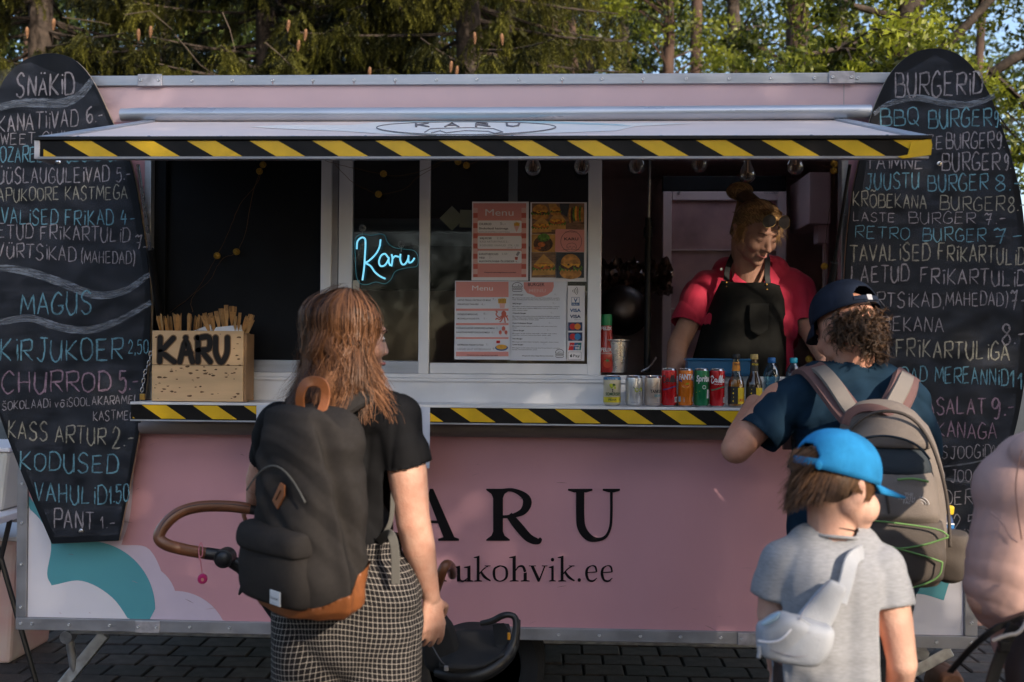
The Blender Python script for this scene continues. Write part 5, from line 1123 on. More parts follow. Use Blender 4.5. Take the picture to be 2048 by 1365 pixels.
# forks: template with tines
def fork_mesh(nm, spork):
    mb = MB(); L = .16; w2 = .0055; out = [(-w2*.7,0),(w2*.7,0),(w2*.55,L*.55),(w2*1.5,L*.72),(w2*1.6,L*.84)]
    tines = []
    for i in range(4):
        x0 = w2*1.6-(i*.82)*w2; tines += [(x0, L*.99),(x0-w2*.45, L*.99),(x0-w2*.45, L*.85),(x0-w2*.8, L*.85)] if i < 3 else [(x0, L*.99),(x0-w2*.5, L*.99)]
    out += tines + [(-w2*1.5,L*.84),(-w2*1.4,L*.72),(-w2*.55,L*.55)]
    mb.prism(out, lambda u,v: (u, -.0008, v), lambda u,v: (u, .0008, v)); me = bpy.data.meshes.new(nm); me.from_pydata(mb.v, [], mb.f)
    b = bmesh.new(); b.from_mesh(me); bmesh.ops.recalc_face_normals(b, faces=b.faces); b.to_mesh(me); b.free(); return me
m_fork = mat('wooden_cutlery', (.42,.22,.075), .7, var=.3, vscale=40); fk = fork_mesh('wooden_fork', 0); fk.materials.append(m_fork)
kn = bpy.data.meshes.new('wooden_knife'); q = MB().prism([(-.004,0),(.004,0),(.005,.09),(.007,.12),(.006,.158),(-.002,.163),(-.006,.15),(-.006,.09)], lambda u,v: (u,-.0008,v), lambda u,v: (u,.0008,v)); kn.from_pydata(q.v, [], q.f); kn.materials.append(m_fork)
cx0, cx1 = PX(320,660,YX+.05), PX(400,660,YX+.05)
for k in range(34):
    u = (k+.5)/34; o = bpy.data.objects.new('wooden_knife', kn); C.objects.link(o); o.location = (bx0+.02+u*.155, YX+.03+random.uniform(0,.07), bz1-.098+random.uniform(-.008,.008)); o.rotation_euler = (random.uniform(-.1,.15), (u-.5)*.45+random.uniform(-.05,.05), random.uniform(-1.3,1.3))
    tag(o, 'upright wooden knife in the tightly packed left bundle of the KARU box', 'wooden knife', 'wooden knives packed in the left half of the box')
for k in range(24):
    u = (k+.5)/24; o = bpy.data.objects.new('wooden_fork', fk); C.objects.link(o); o.location = (bx0+.235+u*.10, YX+.03+random.uniform(0,.07), bz1-.092+random.uniform(-.012,.018)+(.02 if abs(u-.45)<.2 else 0)); o.rotation_euler = (random.uniform(-.12,.12), (u-.55)*.9+random.uniform(-.14,.14), random.uniform(-.7,.7))
    tag(o, 'wooden fork sticking up from the right half of the KARU box', 'wooden fork', 'wooden forks standing in the right half of the box')
m_nap = mat('napkin_paper', (.66,.67,.70), .8)
nv = [P(372,668,YX+.03),P(420,649,YX+.03),P(425,666,YX+.03),P(400,672,YX+.02)]; o = add('napkin', MB().add([tuple(p) for p in nv]+[(p.x,p.y+.01,p.z) for p in nv], [(0,1,2,3),(7,6,5,4),(0,4,5,1),(1,5,6,2),(2,6,7,3),(3,7,4,0)]), m_nap); tag(o, 'folded white napkin pointing up in the middle of the cutlery box', 'napkin', 'napkins in the cutlery box')
nv = [P(424,668,YX+.02),P(432,655,YX+.02),P(481,650,YX+.03),P(484,663,YX+.03),P(470,668,YX+.02)]; o = add('napkin', MB().add([tuple(p) for p in nv]+[(p.x,p.y+.012,p.z) for p in nv], [(0,1,2,3,4),(9,8,7,6,5)]+[(i,i+5,(i+1)%5+5,(i+1)%5) for i in range(5)]), m_nap); tag(o, 'flat white napkin lying in front of the forks in the box', 'napkin', 'napkins in the cutlery box')
# chain from the shelf
ch = thing('chain', 'short steel chain with a padlock hanging at the left end of the counter shelf', 'chain', tuple(P(290,800,-.13)))
for k in range(9):
    c = P(301-k*2.3+1.5*math.sin(k), 708+k*9, -.12); M = Euler((0, .2, 1.57*(k % 2)+.3)).to_matrix()
    add('chain_link', MB().tube([c+M@Vector((.0055*math.cos(q*.524),0,.0105*math.sin(q*.524))) for q in range(13)], .0017, 6), m_steel, ch, smooth=True)
add('padlock', MB().box(PX(280,790,-.12), PX(290,790,-.12), -.125, -.113, PZ(285,800,-.12), PZ(285,788,-.12)), m_brass, ch, bev=.002)
# paper sign taped to the shelf behind the woman
pa = thing('paper_sign', 'white paper sheet with printed capitals taped to the counter edge behind the woman', 'paper sign', tuple(P(690,930,SY-.012)))
ya = SY-.014; A_, B_ = P(513,811,ya), P(859,937,ya); add('sheet', MB().box(A_.x, B_.x, ya, ya+.001, B_.z, A_.z), mat('sign_paper', (.55,.60,.72), .6), pa)
p_ = P(846, 874, ya); add('printed_text', textmb('TELLIMUS JA TASUMINE ON SIIN TEENINDUS', p_.x-.58, p_.z, ya-.0006, .019, fit=.58, bold=.01), mat('print_dark_blue', (.03,.04,.10), .5), pa, fix=False)
add('tape', MB().box(A_.x+.002, A_.x+.03, ya-.0006, ya-.0002, A_.z-.03, A_.z-.004), mat('clear_tape', (.5,.55,.62), .3), pa)
# ================================================================ trees behind the trailer
m_bark = mat('spruce_bark', (.042,.030,.023), .9, var=.5, vscale=12, bump=.8, bscale=30); m_pine = mat('pine_bark', (.055,.031,.022), .9, var=.5, vscale=8, stretch=(1,1,.3), bump=.8, bscale=20)
m_cone = mat('spruce_cone', (.17,.085,.04), .7, var=.4, vscale=60, bump=.6, bscale=120); m_tw = mat('bare_twig', (.07,.05,.035), .8, var=.3)
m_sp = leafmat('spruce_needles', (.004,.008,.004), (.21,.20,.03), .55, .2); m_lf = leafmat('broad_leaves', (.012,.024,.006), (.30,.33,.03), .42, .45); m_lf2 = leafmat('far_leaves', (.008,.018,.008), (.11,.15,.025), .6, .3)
def sprig(rng, n=15, L=.14):
    """needled twig hanging along -z as (n*2) narrow quads"""
    q = []
    for i in range(n):
        t = i/n; z = -L*t
        for s_ in (0, 1):
            a = rng.uniform(0, 6.283); nl = .026*(1-.45*t)+.005; d = np.array([math.cos(a), math.sin(a), -.75]); d /= np.linalg.norm(d)
            w_ = np.array([-math.sin(a), math.cos(a), 0])*.0030; p0 = np.array([0,0,z]); p1 = p0+d*nl
            q.append([p0-w_*1.3, p0+w_*1.3, p1+w_*.6, p1-w_*.6])
    return np.array(q)
SPR = [sprig(rng) for _ in range(4)]
def place(tmpl, pos, yaw, tilt, sc, az):
    """copies of a template quad set; tilt away from vertical towards az"""
    n = len(pos); out = []
    cy, sy = np.cos(yaw), np.sin(yaw); ct, st = np.cos(tilt), np.sin(tilt); ca, sa = np.cos(az), np.sin(az)
    A = np.repeat(tmpl[None], n, 0)*sc[:,None,None,None]
    x, y, z = A[...,0].copy(), A[...,1].copy(), A[...,2].copy(); e = (slice(None), None, None)
    x, y = x*cy[e]-y*sy[e], x*sy[e]+y*cy[e]
    x, z = x*ct[e]-z*st[e], x*st[e]+z*ct[e]          # hang direction -z swings towards +x
    x, y = x*ca[e]-y*sa[e], x*sa[e]+y*ca[e]
    A = np.stack([x, y, z], -1) + pos[:,None,None,:]; return A.reshape(-1, 4, 3), tmpl.shape[0]
def spruce(x, y, h, label, r0, zmin, zmax, dens, seed, cones=()):
    R = np.random.default_rng(seed); t = thing('spruce_tree', label, 'spruce tree', (x, y, 0), 'spruces behind the trailer')
    add('trunk', MB().tube([(x+.03*math.sin(k*1.3), y+.03*math.cos(k), h*k/8) for k in range(9)], [.17*(1-k/8.6)+.015 for k in range(9)], 12), m_bark, t, smooth=True)
    pos = []; tl = []; az = []; rn = []; bmb = MB(); z = zmin
    while z < zmax:
        L0 = r0*(1-(z/h))**.8
        for b in range(5):
            a = R.uniform(0, 6.283); L = L0*R.uniform(.75, 1.1); dr = R.uniform(.15, .4); tone = R.uniform(.0, .55)**1.2
            m = 9; P_ = np.array([[x+math.cos(a)*L*u, y+math.sin(a)*L*u, z-dr*L*u*(1-.45*u)] for u in np.linspace(0, 1, m)])
            bmb.tube([Vector(p) for p in P_], [.022*(1-.8*i/m) for i in range(m)], 5)
            ns = int(dens*L)
            for k in range(ns):                       # hanging side branchlets
                u = R.uniform(.12, 1.0)**.75; p = np.array([np.interp(u, np.linspace(0,1,m), P_[:,i]) for i in range(3)])
                sa = a+R.choice([-1,1])*R.uniform(.5, 1.3); hl = R.uniform(.16, .50)*(1.2-.5*u)
                nn = int(hl/.045)+2; tn = tone+R.uniform(-.15,.25)+(.15 if u > .8 else 0)
                for q in range(nn):
                    w_ = q/nn; off = hl*w_
                    pos.append(p+np.array([math.cos(sa)*off*.55, math.sin(sa)*off*.55, -off*(.35+.55*w_)])+R.normal(0,.02,3)); tl.append(R.uniform(.1, 1.15)*(1-.5*w_)); az.append(sa+R.normal(0,.9)); rn.append(tn*.75-.08+(.32 if q >= nn-2 else 0)+R.normal(0,.10))  # end sprigs toned lighter, inner ones darker, imitating lit tips over shadow
        z += R.uniform(.10, .20)
    pos = np.array(pos); n = len(pos); tl = np.array(tl); az = np.array(az); rn = np.clip(rn, 0, 1); grp = R.integers(0, 4, n); Q = []; at = []
    for g_ in range(4):
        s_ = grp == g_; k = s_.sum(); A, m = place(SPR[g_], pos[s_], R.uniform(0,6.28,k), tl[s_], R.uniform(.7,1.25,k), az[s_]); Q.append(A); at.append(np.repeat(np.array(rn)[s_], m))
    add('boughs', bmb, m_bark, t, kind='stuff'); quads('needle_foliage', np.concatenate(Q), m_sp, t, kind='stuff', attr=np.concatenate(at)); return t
def cone(t, p, L=.11):
    pf = [(1e-4,0)]
    for k in range(9): u = (k+1)/10; r = .017*math.sin(math.pi*min(1,u*.9+.1))**.7; pf += [(r*.85, -L*(u-.05)), (r*1.12, -L*u)]
    pf.append((1e-4, -L)); M = Euler((random.uniform(-.15,.15), random.uniform(-.15,.15), 0)).to_matrix()
    add('cone', MB().lathe(p, pf, 10, M=M), m_cone, t, smooth='auto')
zlo, zhi = 3.4, 6.4
sp = []
sp.append(spruce(-5.6, 6.6, 13, 'dark spruce at the far left edge behind the left menu board', 2.6, 1.6, zhi, 15, 1))
sp.append(spruce(-3.2, 6.9, 14, 'spruce with drooping boughs above the left part of the trailer roof', 2.6, 2.2, zhi, 17, 2))
sp.append(spruce(-.9, 6.2, 13.5, 'cone laden spruce rising behind the middle of the trailer roof', 2.4, 2.4, zhi, 17, 3))
sp.append(spruce(-2.1, 9.6, 15, 'darker spruce standing in the gap between the two nearer spruces', 2.8, 3.0, 7.4, 11, 4))
for px, py in ((54,62),(108,45),(277,66),(302,60),(578,48),(612,66),(598,88),(740,142),(903,130),(915,140),(1003,75),(949,72)):
    Y = 4.6+random.uniform(-.2,.3); p = P(px, py-8, Y); t = min(sp, key=lambda o: abs(o.location.x-p.x)+ (3 if o.location.y > 9 else 0)); cone(t, p)
for pts in ([(125,35),(165,40),(200,45),(222,50)],[(350,70),(372,95),(400,130),(430,150)],[(530,85),(560,110),(600,150)],[(445,25),(460,60),(470,100)],[(250,30),(300,22),(345,60)]):
    Y = 4.9+random.uniform(-.2,.2); p = P(*pts[0], Y); t = min(sp, key=lambda o: abs(o.location.x-p.x)); add('bare_twig', MB().tube([P(a,b,Y) for a, b in pts], [.005,.004,.003,.002][:len(pts)], 5), m_tw, t)
def leafquads(R, c, rad, n, size, flat=.8):
    """leaf-sized faces spread through an uneven clump"""
    d = R.normal(0, 1, (n, 3)); d /= np.linalg.norm(d, axis=1)[:,None]; r = R.uniform(.15, 1, n)**.6; p = np.array(c)+d*r[:,None]*np.array(rad)
    nr = R.normal(0, 1, (n,3))+np.array([0,-.3,.9])*flat; nr /= np.linalg.norm(nr, axis=1)[:,None]; u = np.cross(nr, R.normal(0,1,(n,3))); u /= np.linalg.norm(u, axis=1)[:,None]; v = np.cross(nr, u)
    s = size*R.uniform(.6, 1.25, n)[:,None]; return np.stack([p-u*s, p+v*s*.42, p+u*s, p-v*s*.42], 1)
def broad(name, label, cat, x, y, h, tr, bark, clumps, size, m, seed, lean=0, limbs=(), grp='broad leaved trees behind the trailer', n=130):
    R = np.random.default_rng(seed); t = thing(name, label, cat, (x, y, 0), grp); pts = [(x+lean*k/7+.04*math.sin(k*1.7), y+.05*math.cos(k), h*k/7) for k in range(8)]
    add('trunk', MB().tube(pts, [tr*(1-.06*k) for k in range(8)], 14), bark, t, smooth=True)
    for L in limbs: add('limb', MB().tube([Vector(q[:3]) for q in L], [q[3] for q in L], 8, smooth=1), bark, t, smooth=True)
    Q = []; at = []; tw = MB()
    for (cx, cy, cz, rr, tone) in clumps:
        base = Vector((x+lean*.8, y, min(h, cz-.4))) if not limbs else min([Vector(q[:3]) for L in limbs for q in L], key=lambda w_: (w_-Vector((cx,cy,cz))).length)
        tw.tube([base, base.lerp(Vector((cx,cy,cz)), .5)+Vector((0,0,.1)), Vector((cx,cy,cz))], [.02,.012,.006], 4)
        a = leafquads(R, (cx,cy,cz), (rr, rr*.8, rr*.6), n, size); Q.append(a); at.append(np.clip(tone+R.normal(0,.16,len(a)), 0, 1))
    add('twigs', tw, bark, t, kind='stuff'); quads('leaves', np.concatenate(Q), m, t, kind='stuff', attr=np.concatenate(at)); return t
def clumpset(R, px0, px1, py0, py1, Y0, Y1, n, r, tlo=.1, thi=.9, hole=()):
    out = []
    while len(out) < n:
        px, py, Y = R.uniform(px0, px1), R.uniform(py0, py1), R.uniform(Y0, Y1)
        if any((px-a)**2+((py-b)*1.2)**2 < c*c for a, b, c in hole): continue
        p = P(px, py, Y); out.append((p.x, p.y, p.z, r*R.uniform(.6,1.3), R.uniform(tlo, thi)**1.3))
    return out
R_ = np.random.default_rng(5)
# near broad-leaved tree on the right with dark limbs
Y = 6.0; tp = P(1850, 300, Y)
L1 = [(*P(1812,200,Y), .17), (*P(1800,110,Y), .15), (*P(1812,40,Y), .13), (*P(1850,-60,Y), .10)]
L2 = [(*P(1812,170,Y), .05), (*P(1870,110,Y-.2), .05), (*P(1925,60,Y-.4), .045), (*P(1990,-10,Y-.5), .04), (*P(2060,-80,Y-.5), .03)]
L3 = [(*P(1800,60,Y), .05), (*P(1740,80,Y-.3), .04), (*P(1680,98,Y-.5), .03), (*P(1610,110,Y-.6), .015)]
L4 = [(*P(2150,60,Y-.6), .06), (*P(2040,110,Y-.5), .05), (*P(1985,145,Y-.4), .045), (*P(1930,190,Y-.2), .05), (*P(1850,260,Y), .07)]
L5 = [(*P(1808,40,Y), .04), (*P(1700,10,Y-.4), .03), (*P(1620,-10,Y-.6), .02)]
cl = clumpset(R_, 1560, 2200, -260, 150, 4.9, 6.9, 60, .34, .15, .95, [(1985,80,60),(1830,130,25),(2035,330,30)]) + clumpset(R_, 1960, 2200, 150, 420, 5.0, 6.6, 22, .30, .1, .8, [(2030,260,30)]) + clumpset(R_, 1600, 1850, 90, 150, 5.2, 6.2, 10, .22)
broad('maple_tree', 'bright leafed tree with dark limbs spreading behind the right menu board', 'tree', tp.x, tp.y, 3.6, .20, m_bark, cl, .042, m_lf, 21, limbs=(L1,L2,L3,L4,L5), n=170)
# mid-distance trees with trunks one can tell apart
for i, (px, Y, tr, bark, lb, pr) in enumerate((
  (1085, 11, .14, m_pine, 'slim pale barked tree standing behind the middle of the roof', (1000,1200)),
  (1185, 14, .12, m_bark, 'thin dark trunk between the pale tree and the sunlit stub', (1120,1300)),
  (1320, 12.5, .13, m_pine, 'sunlit reddish trunk half hidden by leaves right of centre', (1230,1420)),
  (1480, 13.5, .16, m_bark, 'dark slender trunk left of the thick pine', (1380,1560)),
  (1575, 9.0, .19, m_pine, 'thick reddish pine trunk rising behind the right half of the roof', (1480,1680)))):
    p = P(px, 300, Y); cl = clumpset(R_, pr[0]-30, pr[1]+30, -170, 160, Y-1.5, Y+1.2, 34, .36*Y/11, .05, .8)
    broad('pine_tree' if bark is m_pine else 'birch_tree' if 0 else 'forest_tree', lb, 'tree', p.x, p.y, 9.5, tr, bark, cl, .052, m_lf, 30+i, lean=.15*(-1)**i, grp='trees of the wood behind the trailer', n=120)
# the wood further off
R2_ = np.random.default_rng(9); Q = []; at = []
for k in range(1000):
    px, py, Y = R2_.uniform(-300, 2350 if k < 760 else 1100), R2_.uniform(-300, 420), R2_.uniform(17, 26); p = P(px, py, Y)
    if p.z < 1: continue
    if px > 1250 and R2_.uniform() < .25: continue
    a = leafquads(R2_, tuple(p), (1.3,1.0,.9), 190, .11); Q.append(a); at.append(np.clip(R2_.uniform(0,.8)+R2_.normal(0,.12,len(a)),0,1))
wd = quads('distant_wood', np.concatenate(Q), m_lf2, None, kind='stuff', attr=np.concatenate(at)); tag(wd, 'far dark green wood seen between the nearer trunks', 'wood'); wd['kind'] = 'stuff'
for k, px in enumerate((60, 330, 640, 1010, 1140, 1250, 1400, 1690, 1960)):
    p = P(px, 300, 15+random.uniform(-1,3)); r = random.uniform(.09,.16)
    o = add('tree_trunk', MB().tube([(p.x+.1*math.sin(q+k), p.y, q*1.6) for q in range(8)], [r*(1-.05*q) for q in range(8)], 10), m_bark if k % 2 else m_pine, None, smooth=True); tag(o, ['thin bare trunk far back at the left edge of the wood', 'thin reddish trunk far back between the two left spruces', 'thin dark trunk far back behind the cone laden spruce', 'thin reddish trunk far back just left of the middle', 'thin far trunk behind the slim pale barked tree', 'thin far trunk in the gap right of the pale barked tree', 'thin far trunk between the sunlit trunk and the thick pine', 'thin far trunk left of the maple limbs', 'thin far trunk at the right behind the right menu board'][k], 'tree trunk', 'distant trunks in the wood')
# low undergrowth behind the trailer ends

R5 = np.random.default_rng(31); Q = []; at = []          # the wood on the photographer's side of the square (seen mirrored in the panes)
for k in range(520):
    a0 = R5.uniform(-1.5, 1.5); rr_ = R5.uniform(17, 23); c = (rr_*math.sin(a0)*1.15, -4-rr_*math.cos(a0)*.75, R5.uniform(.3, 5.6))
    q = leafquads(R5, c, (1.7,1.2,1.1), 150, .13); Q.append(q); at.append(np.clip(R5.uniform(0,.5)+R5.normal(0,.1,len(q)),0,1))
wd2 = quads('wood_across_the_square', np.concatenate(Q), leafmat('shaded_wood_leaves', (.004,.008,.004), (.025,.035,.012), .8, 0, .1), None, kind='stuff', attr=np.concatenate(at)); tag(wd2, 'dark wood on the far side of the square behind the photographer', 'wood'); wd2['kind'] = 'stuff'
# ================================================================ people: helpers
def skinmat(name, c, c2): return mat(name, c, .58, col2=c2, vscale=22, detail=9, sss=.06, bump=.16, bscale=170, spec=.32, rvar=.08)
m_skin = skinmat('skin_fair', (.60,.36,.27), (.47,.23,.16)); m_skin_t = skinmat('skin_tanned', (.42,.24,.175), (.36,.19,.135)); m_skin_r = skinmat('skin_ruddy', (.52,.28,.20), (.46,.21,.14)); m_skin_c = skinmat('skin_child', (.64,.39,.30), (.58,.32,.24))
def basis(f, up=(0,0,1)):
    f = Vector(f).normalized(); x = f.cross(Vector(up)).normalized(); z = x.cross(f); return Matrix((x, f, z)).transposed()
def headmb(mb, c, M, s=1.0, ears=True, neck=None, nose=1.0, neckr=.052):
    c = Vector(c); W_ = lambda a, b, d: c + M @ (Vector((a,b,d))*s)
    def E(a, b, d, r): mb.ell(W_(a,b,d), tuple(q*s for q in r), M)
    def K(p, q, r0, r1): mb.cap(W_(*p), W_(*q), r0*s, r1*s, 12)
    E(0,-.012,.040,(.075,.094,.082)); E(0,.028,-.008,(.061,.064,.085)); E(0,.032,-.055,(.050,.050,.045)); E(0,.070,-.084,(.022,.018,.018))
    K((0,.082,.022),(0,.106*nose+.002,-.020),.0075,.011); E(.010,.094,-.024,(.008,.010,.007)); E(-.010,.094,-.024,(.008,.010,.007))
    K((-.032,.076,.034),(.032,.076,.034),.011,.011); E(.034,.060,-.020,(.026,.026,.026)); E(-.034,.060,-.020,(.026,.026,.026))
    E(0,.084,-.048,(.024,.011,.006)); E(0,.082,-.059,(.020,.011,.007)); E(.030,.070,.010,(.015,.013,.010)); E(-.030,.070,.010,(.015,.013,.010))
    E(.055,.02,-.04,(.012,.03,.03)); E(-.055,.02,-.04,(.012,.03,.03))
    if ears:
        for sx in (-1, 1):
            R = M @ Euler((.15, 0, sx*-.35)).to_matrix()
            mb.ell(W_(sx*.080,-.010,.000), tuple(q*s for q in (.006,.019,.031)), R); mb.ell(W_(sx*.086,-.016,.016), tuple(q*s for q in (.006,.014,.013)), R); mb.ell(W_(sx*.078,.0,-.022), tuple(q*s for q in (.007,.009,.012)), R)
    if neck is not None: mb.cap(W_(0,-.020,-.045), neck, neckr*s, neckr*1.12*s)
    return W_
def handmb(mb, wrist, d, n, side=1, curl=.4, s=1.0, spread=.10, thumb=.6):
    """d: direction of the fingers, n: palm normal (curl goes that way), side: +1/-1 where the thumb sits"""
    d = Vector(d).normalized(); n = Vector(n); n = (n-d*n.dot(d)).normalized(); x = d.cross(n).normalized()*side; w_ = Vector(wrist)
    for k in range(4): mb.cap(w_+x*(.012-.008*k)*s, w_+(d*.085+x*(.030-.020*k))*s, .013*s, .0105*s, 10)
    Ls = (.072, .080, .074, .058)
    for k in range(4):
        b = w_+(d*.088+x*(.031-.0205*k))*s; a = spread*(1.2-.8*k); dd = (d+x*a*.5).normalized(); c_ = curl*(.85+.12*k); r = (.0088,.009,.0086,.0076)[k]*s; L = Ls[k]*s; p = b
        for j, fr_ in enumerate((.45,.32,.23)):
            ang = c_*(j+1)*.8; v = dd*math.cos(ang)+n*math.sin(ang); q = p+v*L*fr_; mb.cap(p, q, r*(1-.1*j), r*(.9-.1*j), 10); p = q
    b = w_+(d*.025+x*.022)*s; q = b+(d*.45+x*.65+n*thumb*.5).normalized()*.040*s; mb.cap(b, q, .013*s, .0105*s, 10); q2 = q+(d*.8+x*.25+n*thumb).normalized()*.030*s; mb.cap(q, q2, .0100*s, .009*s, 10); mb.cap(q2, q2+(d*.9+n*thumb*1.1).normalized()*.022*s, .009*s, .0075*s, 10)
def strands(R, n, gen, wd, seg):
    """gen(R) -> list of points; flat ribbons facing outward from the axis"""
    Q = []; at = []
    for i in range(n):
        pts, out, tone = gen(R); pts = np.array(pts); m = len(pts); t = np.gradient(pts, axis=0); x = np.cross(t, out); x /= (np.linalg.norm(x, axis=1)[:,None]+1e-9)
        w_ = wd*R.uniform(.6,1.4)*np.linspace(1.0, .35, m)[:,None]/2; A = pts-x*w_; B = pts+x*w_
        Q.append(np.stack([A[:-1], B[:-1], B[1:], A[1:]], 1)); at.append(np.full(m-1, np.clip(tone, 0, 1)))
    return np.concatenate(Q), np.concatenate(at)
def hairmat(name, dark, light, rough=.38): return leafmat(name, dark, light, max(rough,.5), .12, .28)
def ribbon3(name, pts, wd, th, m, parent, outv, it=6, label=None):
    """strap: a soft flat band along 3-D points with its face towards outv"""
    sp = [Vector(p) for p in spline([tuple(p) for p in pts], it)]; mb = MB(); o = Vector(outv).normalized(); n = len(sp); vs = []
    for i, p in enumerate(sp):
        t = (sp[min(i+1,n-1)]-sp[max(i-1,0)]).normalized(); x = t.cross(o); x = x.normalized() if x.length > 1e-4 else Vector((1,0,0)); y = x.cross(t).normalized()
        for a, b in ((-.5,-.3),(-.42,.5),(.42,.5),(.5,-.3),(.42,-.5),(-.42,-.5)): vs.append(p+x*a*wd+y*b*th)
    fs = [(i*6+k, i*6+(k+1)%6, (i+1)*6+(k+1)%6, (i+1)*6+k) for i in range(n-1) for k in range(6)]+[tuple(range(6))[::-1], tuple((n-1)*6+k for k in range(6))]
    mb.add(vs, fs); return add(name, mb, m, parent, smooth='auto', label=label)
def loft(rings, seg=48, e=3.2):
    """rings: (centre, half width, half depth, yaw) horizontal superellipses stacked up"""
    mb = MB(); vs = []
    for c, hw, hd, yaw in rings:
        c = Vector(c)
        for k in range(seg):
            a = 2*math.pi*k/seg; ca, sa = math.cos(a), math.sin(a); u = math.copysign(abs(ca)**(2/e), ca)*hw; v = math.copysign(abs(sa)**(2/e), sa)*hd
            vs.append((c.x+u*math.cos(yaw)-v*math.sin(yaw), c.y+u*math.sin(yaw)+v*math.cos(yaw), c.z))
    n = len(rings); fs = [(i*seg+k, i*seg+(k+1)%seg, (i+1)*seg+(k+1)%seg, (i+1)*seg+k) for i in range(n-1) for k in range(seg)]+[tuple(range(seg))[::-1], tuple((n-1)*seg+k for k in range(seg))]
    return mb.add(vs, fs)
def patattr(o, f):
    me = o.data; n = len(me.vertices); co = np.empty(n*3); me.vertices.foreach_get('co', co); co = co.reshape(-1,3)+np.array(org(o)); a = me.attributes.new('pat', 'FLOAT_VECTOR', 'POINT'); a.data.foreach_set('vector', f(co).reshape(-1))

# ================================================================ woman in the foreground
YW = -1.45; sW = FPX/2.55
WP = lambda a, b, Y=YW: P(a, b, Y)
W = thing('person', 'woman with long auburn hair in a black t-shirt and checked trousers looking right', 'person', (*P(690,1365,YW).xy, 0), None)
mb = MB(); fw = Vector((.90,.43,-.08)); Mh = basis(fw); hc = WP(699,682,-1.43)
Wf = headmb(mb, hc, Mh, 1.0, neck=WP(672,790,-1.44), nose=.90)
# arms
mb.cap(WP(792,832), WP(815,945,-1.47), .052, .051); mb.cap(WP(815,945,-1.47), WP(826,1042,-1.46), .051, .044); mb.cap(WP(826,1042,-1.46), WP(838,1095,-1.43), .045, .043); mb.cap(WP(838,1095,-1.43), WP(862,1192,-1.36), .043, .024)
handmb(mb, WP(863,1192,-1.36), (.05,.10,-1), (-.55,.65,-.1), side=1, curl=.42, s=1.0)
mb.cap(WP(560,840,-1.32), WP(520,960,-1.10), .048, .042); mb.cap(WP(520,960,-1.10), WP(508,1012,-.88), .040, .026); handmb(mb, WP(508,1012,-.88), (.1,.9,-.2), (0,.1,-1), side=1, curl=1.0)
mb.cap(WP(672,790,-1.44), WP(672,850,-1.38), .055, .07); mb.cap(WP(600,850,-1.36), WP(785,838,-1.44), .05, .05); mb.cap(WP(680,870,-1.38), WP(690,1180,-1.40), .09, .10)
mb.cap(WP(640,1200,-1.42), (WP(640,1200).x, YW+.03, .10), .085, .045); mb.cap(WP(745,1200,-1.42), (WP(745,1200).x, YW+.03, .10), .085, .045)
body = blob('body', mb, m_skin, W, voxel=.0048, smooth=5)
m_tee = mat('black_jersey', (.009,.009,.010), .85, var=.15, vscale=30, bump=.12, bscale=500, spec=.10)
mb = MB(); mb.cap(WP(600,850,-1.37), WP(782,832,-1.45), .070, .066); mb.cap(WP(640,830,-1.42), WP(730,822,-1.44), .085, .08); mb.cap(WP(795,838), WP(815,925,-1.47), .062, .060); mb.cap(WP(812,900,-1.47), WP(822,960,-1.47), .060, .062)
mb.cap(WP(560,845,-1.33), WP(535,925,-1.2), .062, .058); mb.cap(WP(660,880,-1.40), WP(680,1000,-1.40), .135, .125); mb.cap(WP(680,1000,-1.40), WP(692,1110,-1.40), .125, .14); mb.ell(WP(705,900,-1.33), (.13,.12,.13)); mb.cap(WP(770,870,-1.42), WP(745,1080,-1.40), .075, .09)
def cutw(co):
    hem = WP(690,1104).z - co[:,2]; s0 = np.array(WP(815,930,-1.47)); dn = np.array((WP(824,1042,-1.46)-WP(798,922,-1.47)).normalized())
    sleeve = np.minimum(np.minimum((co-s0) @ dn, co[:,0]-WP(772,900).x), WP(0,880).z-co[:,2]); l0 = np.array(WP(540,905,-1.24)); dl = np.array((WP(520,960,-1.10)-WP(560,840,-1.32)).normalized())
    neck = .085*(1-np.linalg.norm((co-np.array(WP(676,770,-1.44)))/np.array([.085,.085,.06]), axis=1))
    return np.maximum.reduce([hem, sleeve, np.minimum((co-l0) @ dl-.03, WP(590,900).x-co[:,0]), neck])
blob('t_shirt', mb, m_tee, W, voxel=.007, smooth=5, disp=lambda co: folds(.007, 34, (.5,.2,.9), seed=2)(co)+creases(.010, 30, (.8,.1,.55), seed=3)(co), cut=cutw, thick=.002)
m_chk = bpy.data.materials.new('checked_cotton'); m_chk.use_nodes = True; n_ = m_chk.node_tree.nodes; l_ = m_chk.node_tree.links; b_ = n_['Principled BSDF']; b_.inputs['Roughness'].default_value = .9
at_ = n_.new('ShaderNodeAttribute'); at_.attribute_name = 'pat'; sx_ = n_.new('ShaderNodeSeparateXYZ'); l_.new(at_.outputs['Vector'], sx_.inputs[0]); outs = []
for ax in (0, 1):
    a1 = n_.new('ShaderNodeMath'); a1.operation = 'FRACT'; l_.new(sx_.outputs[ax], a1.inputs[0]); a2 = n_.new('ShaderNodeMath'); a2.operation = 'LESS_THAN'; a2.inputs[1].default_value = .13; l_.new(a1.outputs[0], a2.inputs[0]); outs.append(a2)
b_.inputs['Specular IOR Level'].default_value = .15
ad = n_.new('ShaderNodeMath'); ad.operation = 'ADD'; l_.new(outs[0].outputs[0], ad.inputs[0]); l_.new(outs[1].outputs[0], ad.inputs[1]); mr = n_.new('ShaderNodeMapRange'); mr.inputs[2].default_value = 2; l_.new(ad.outputs[0], mr.inputs[0])
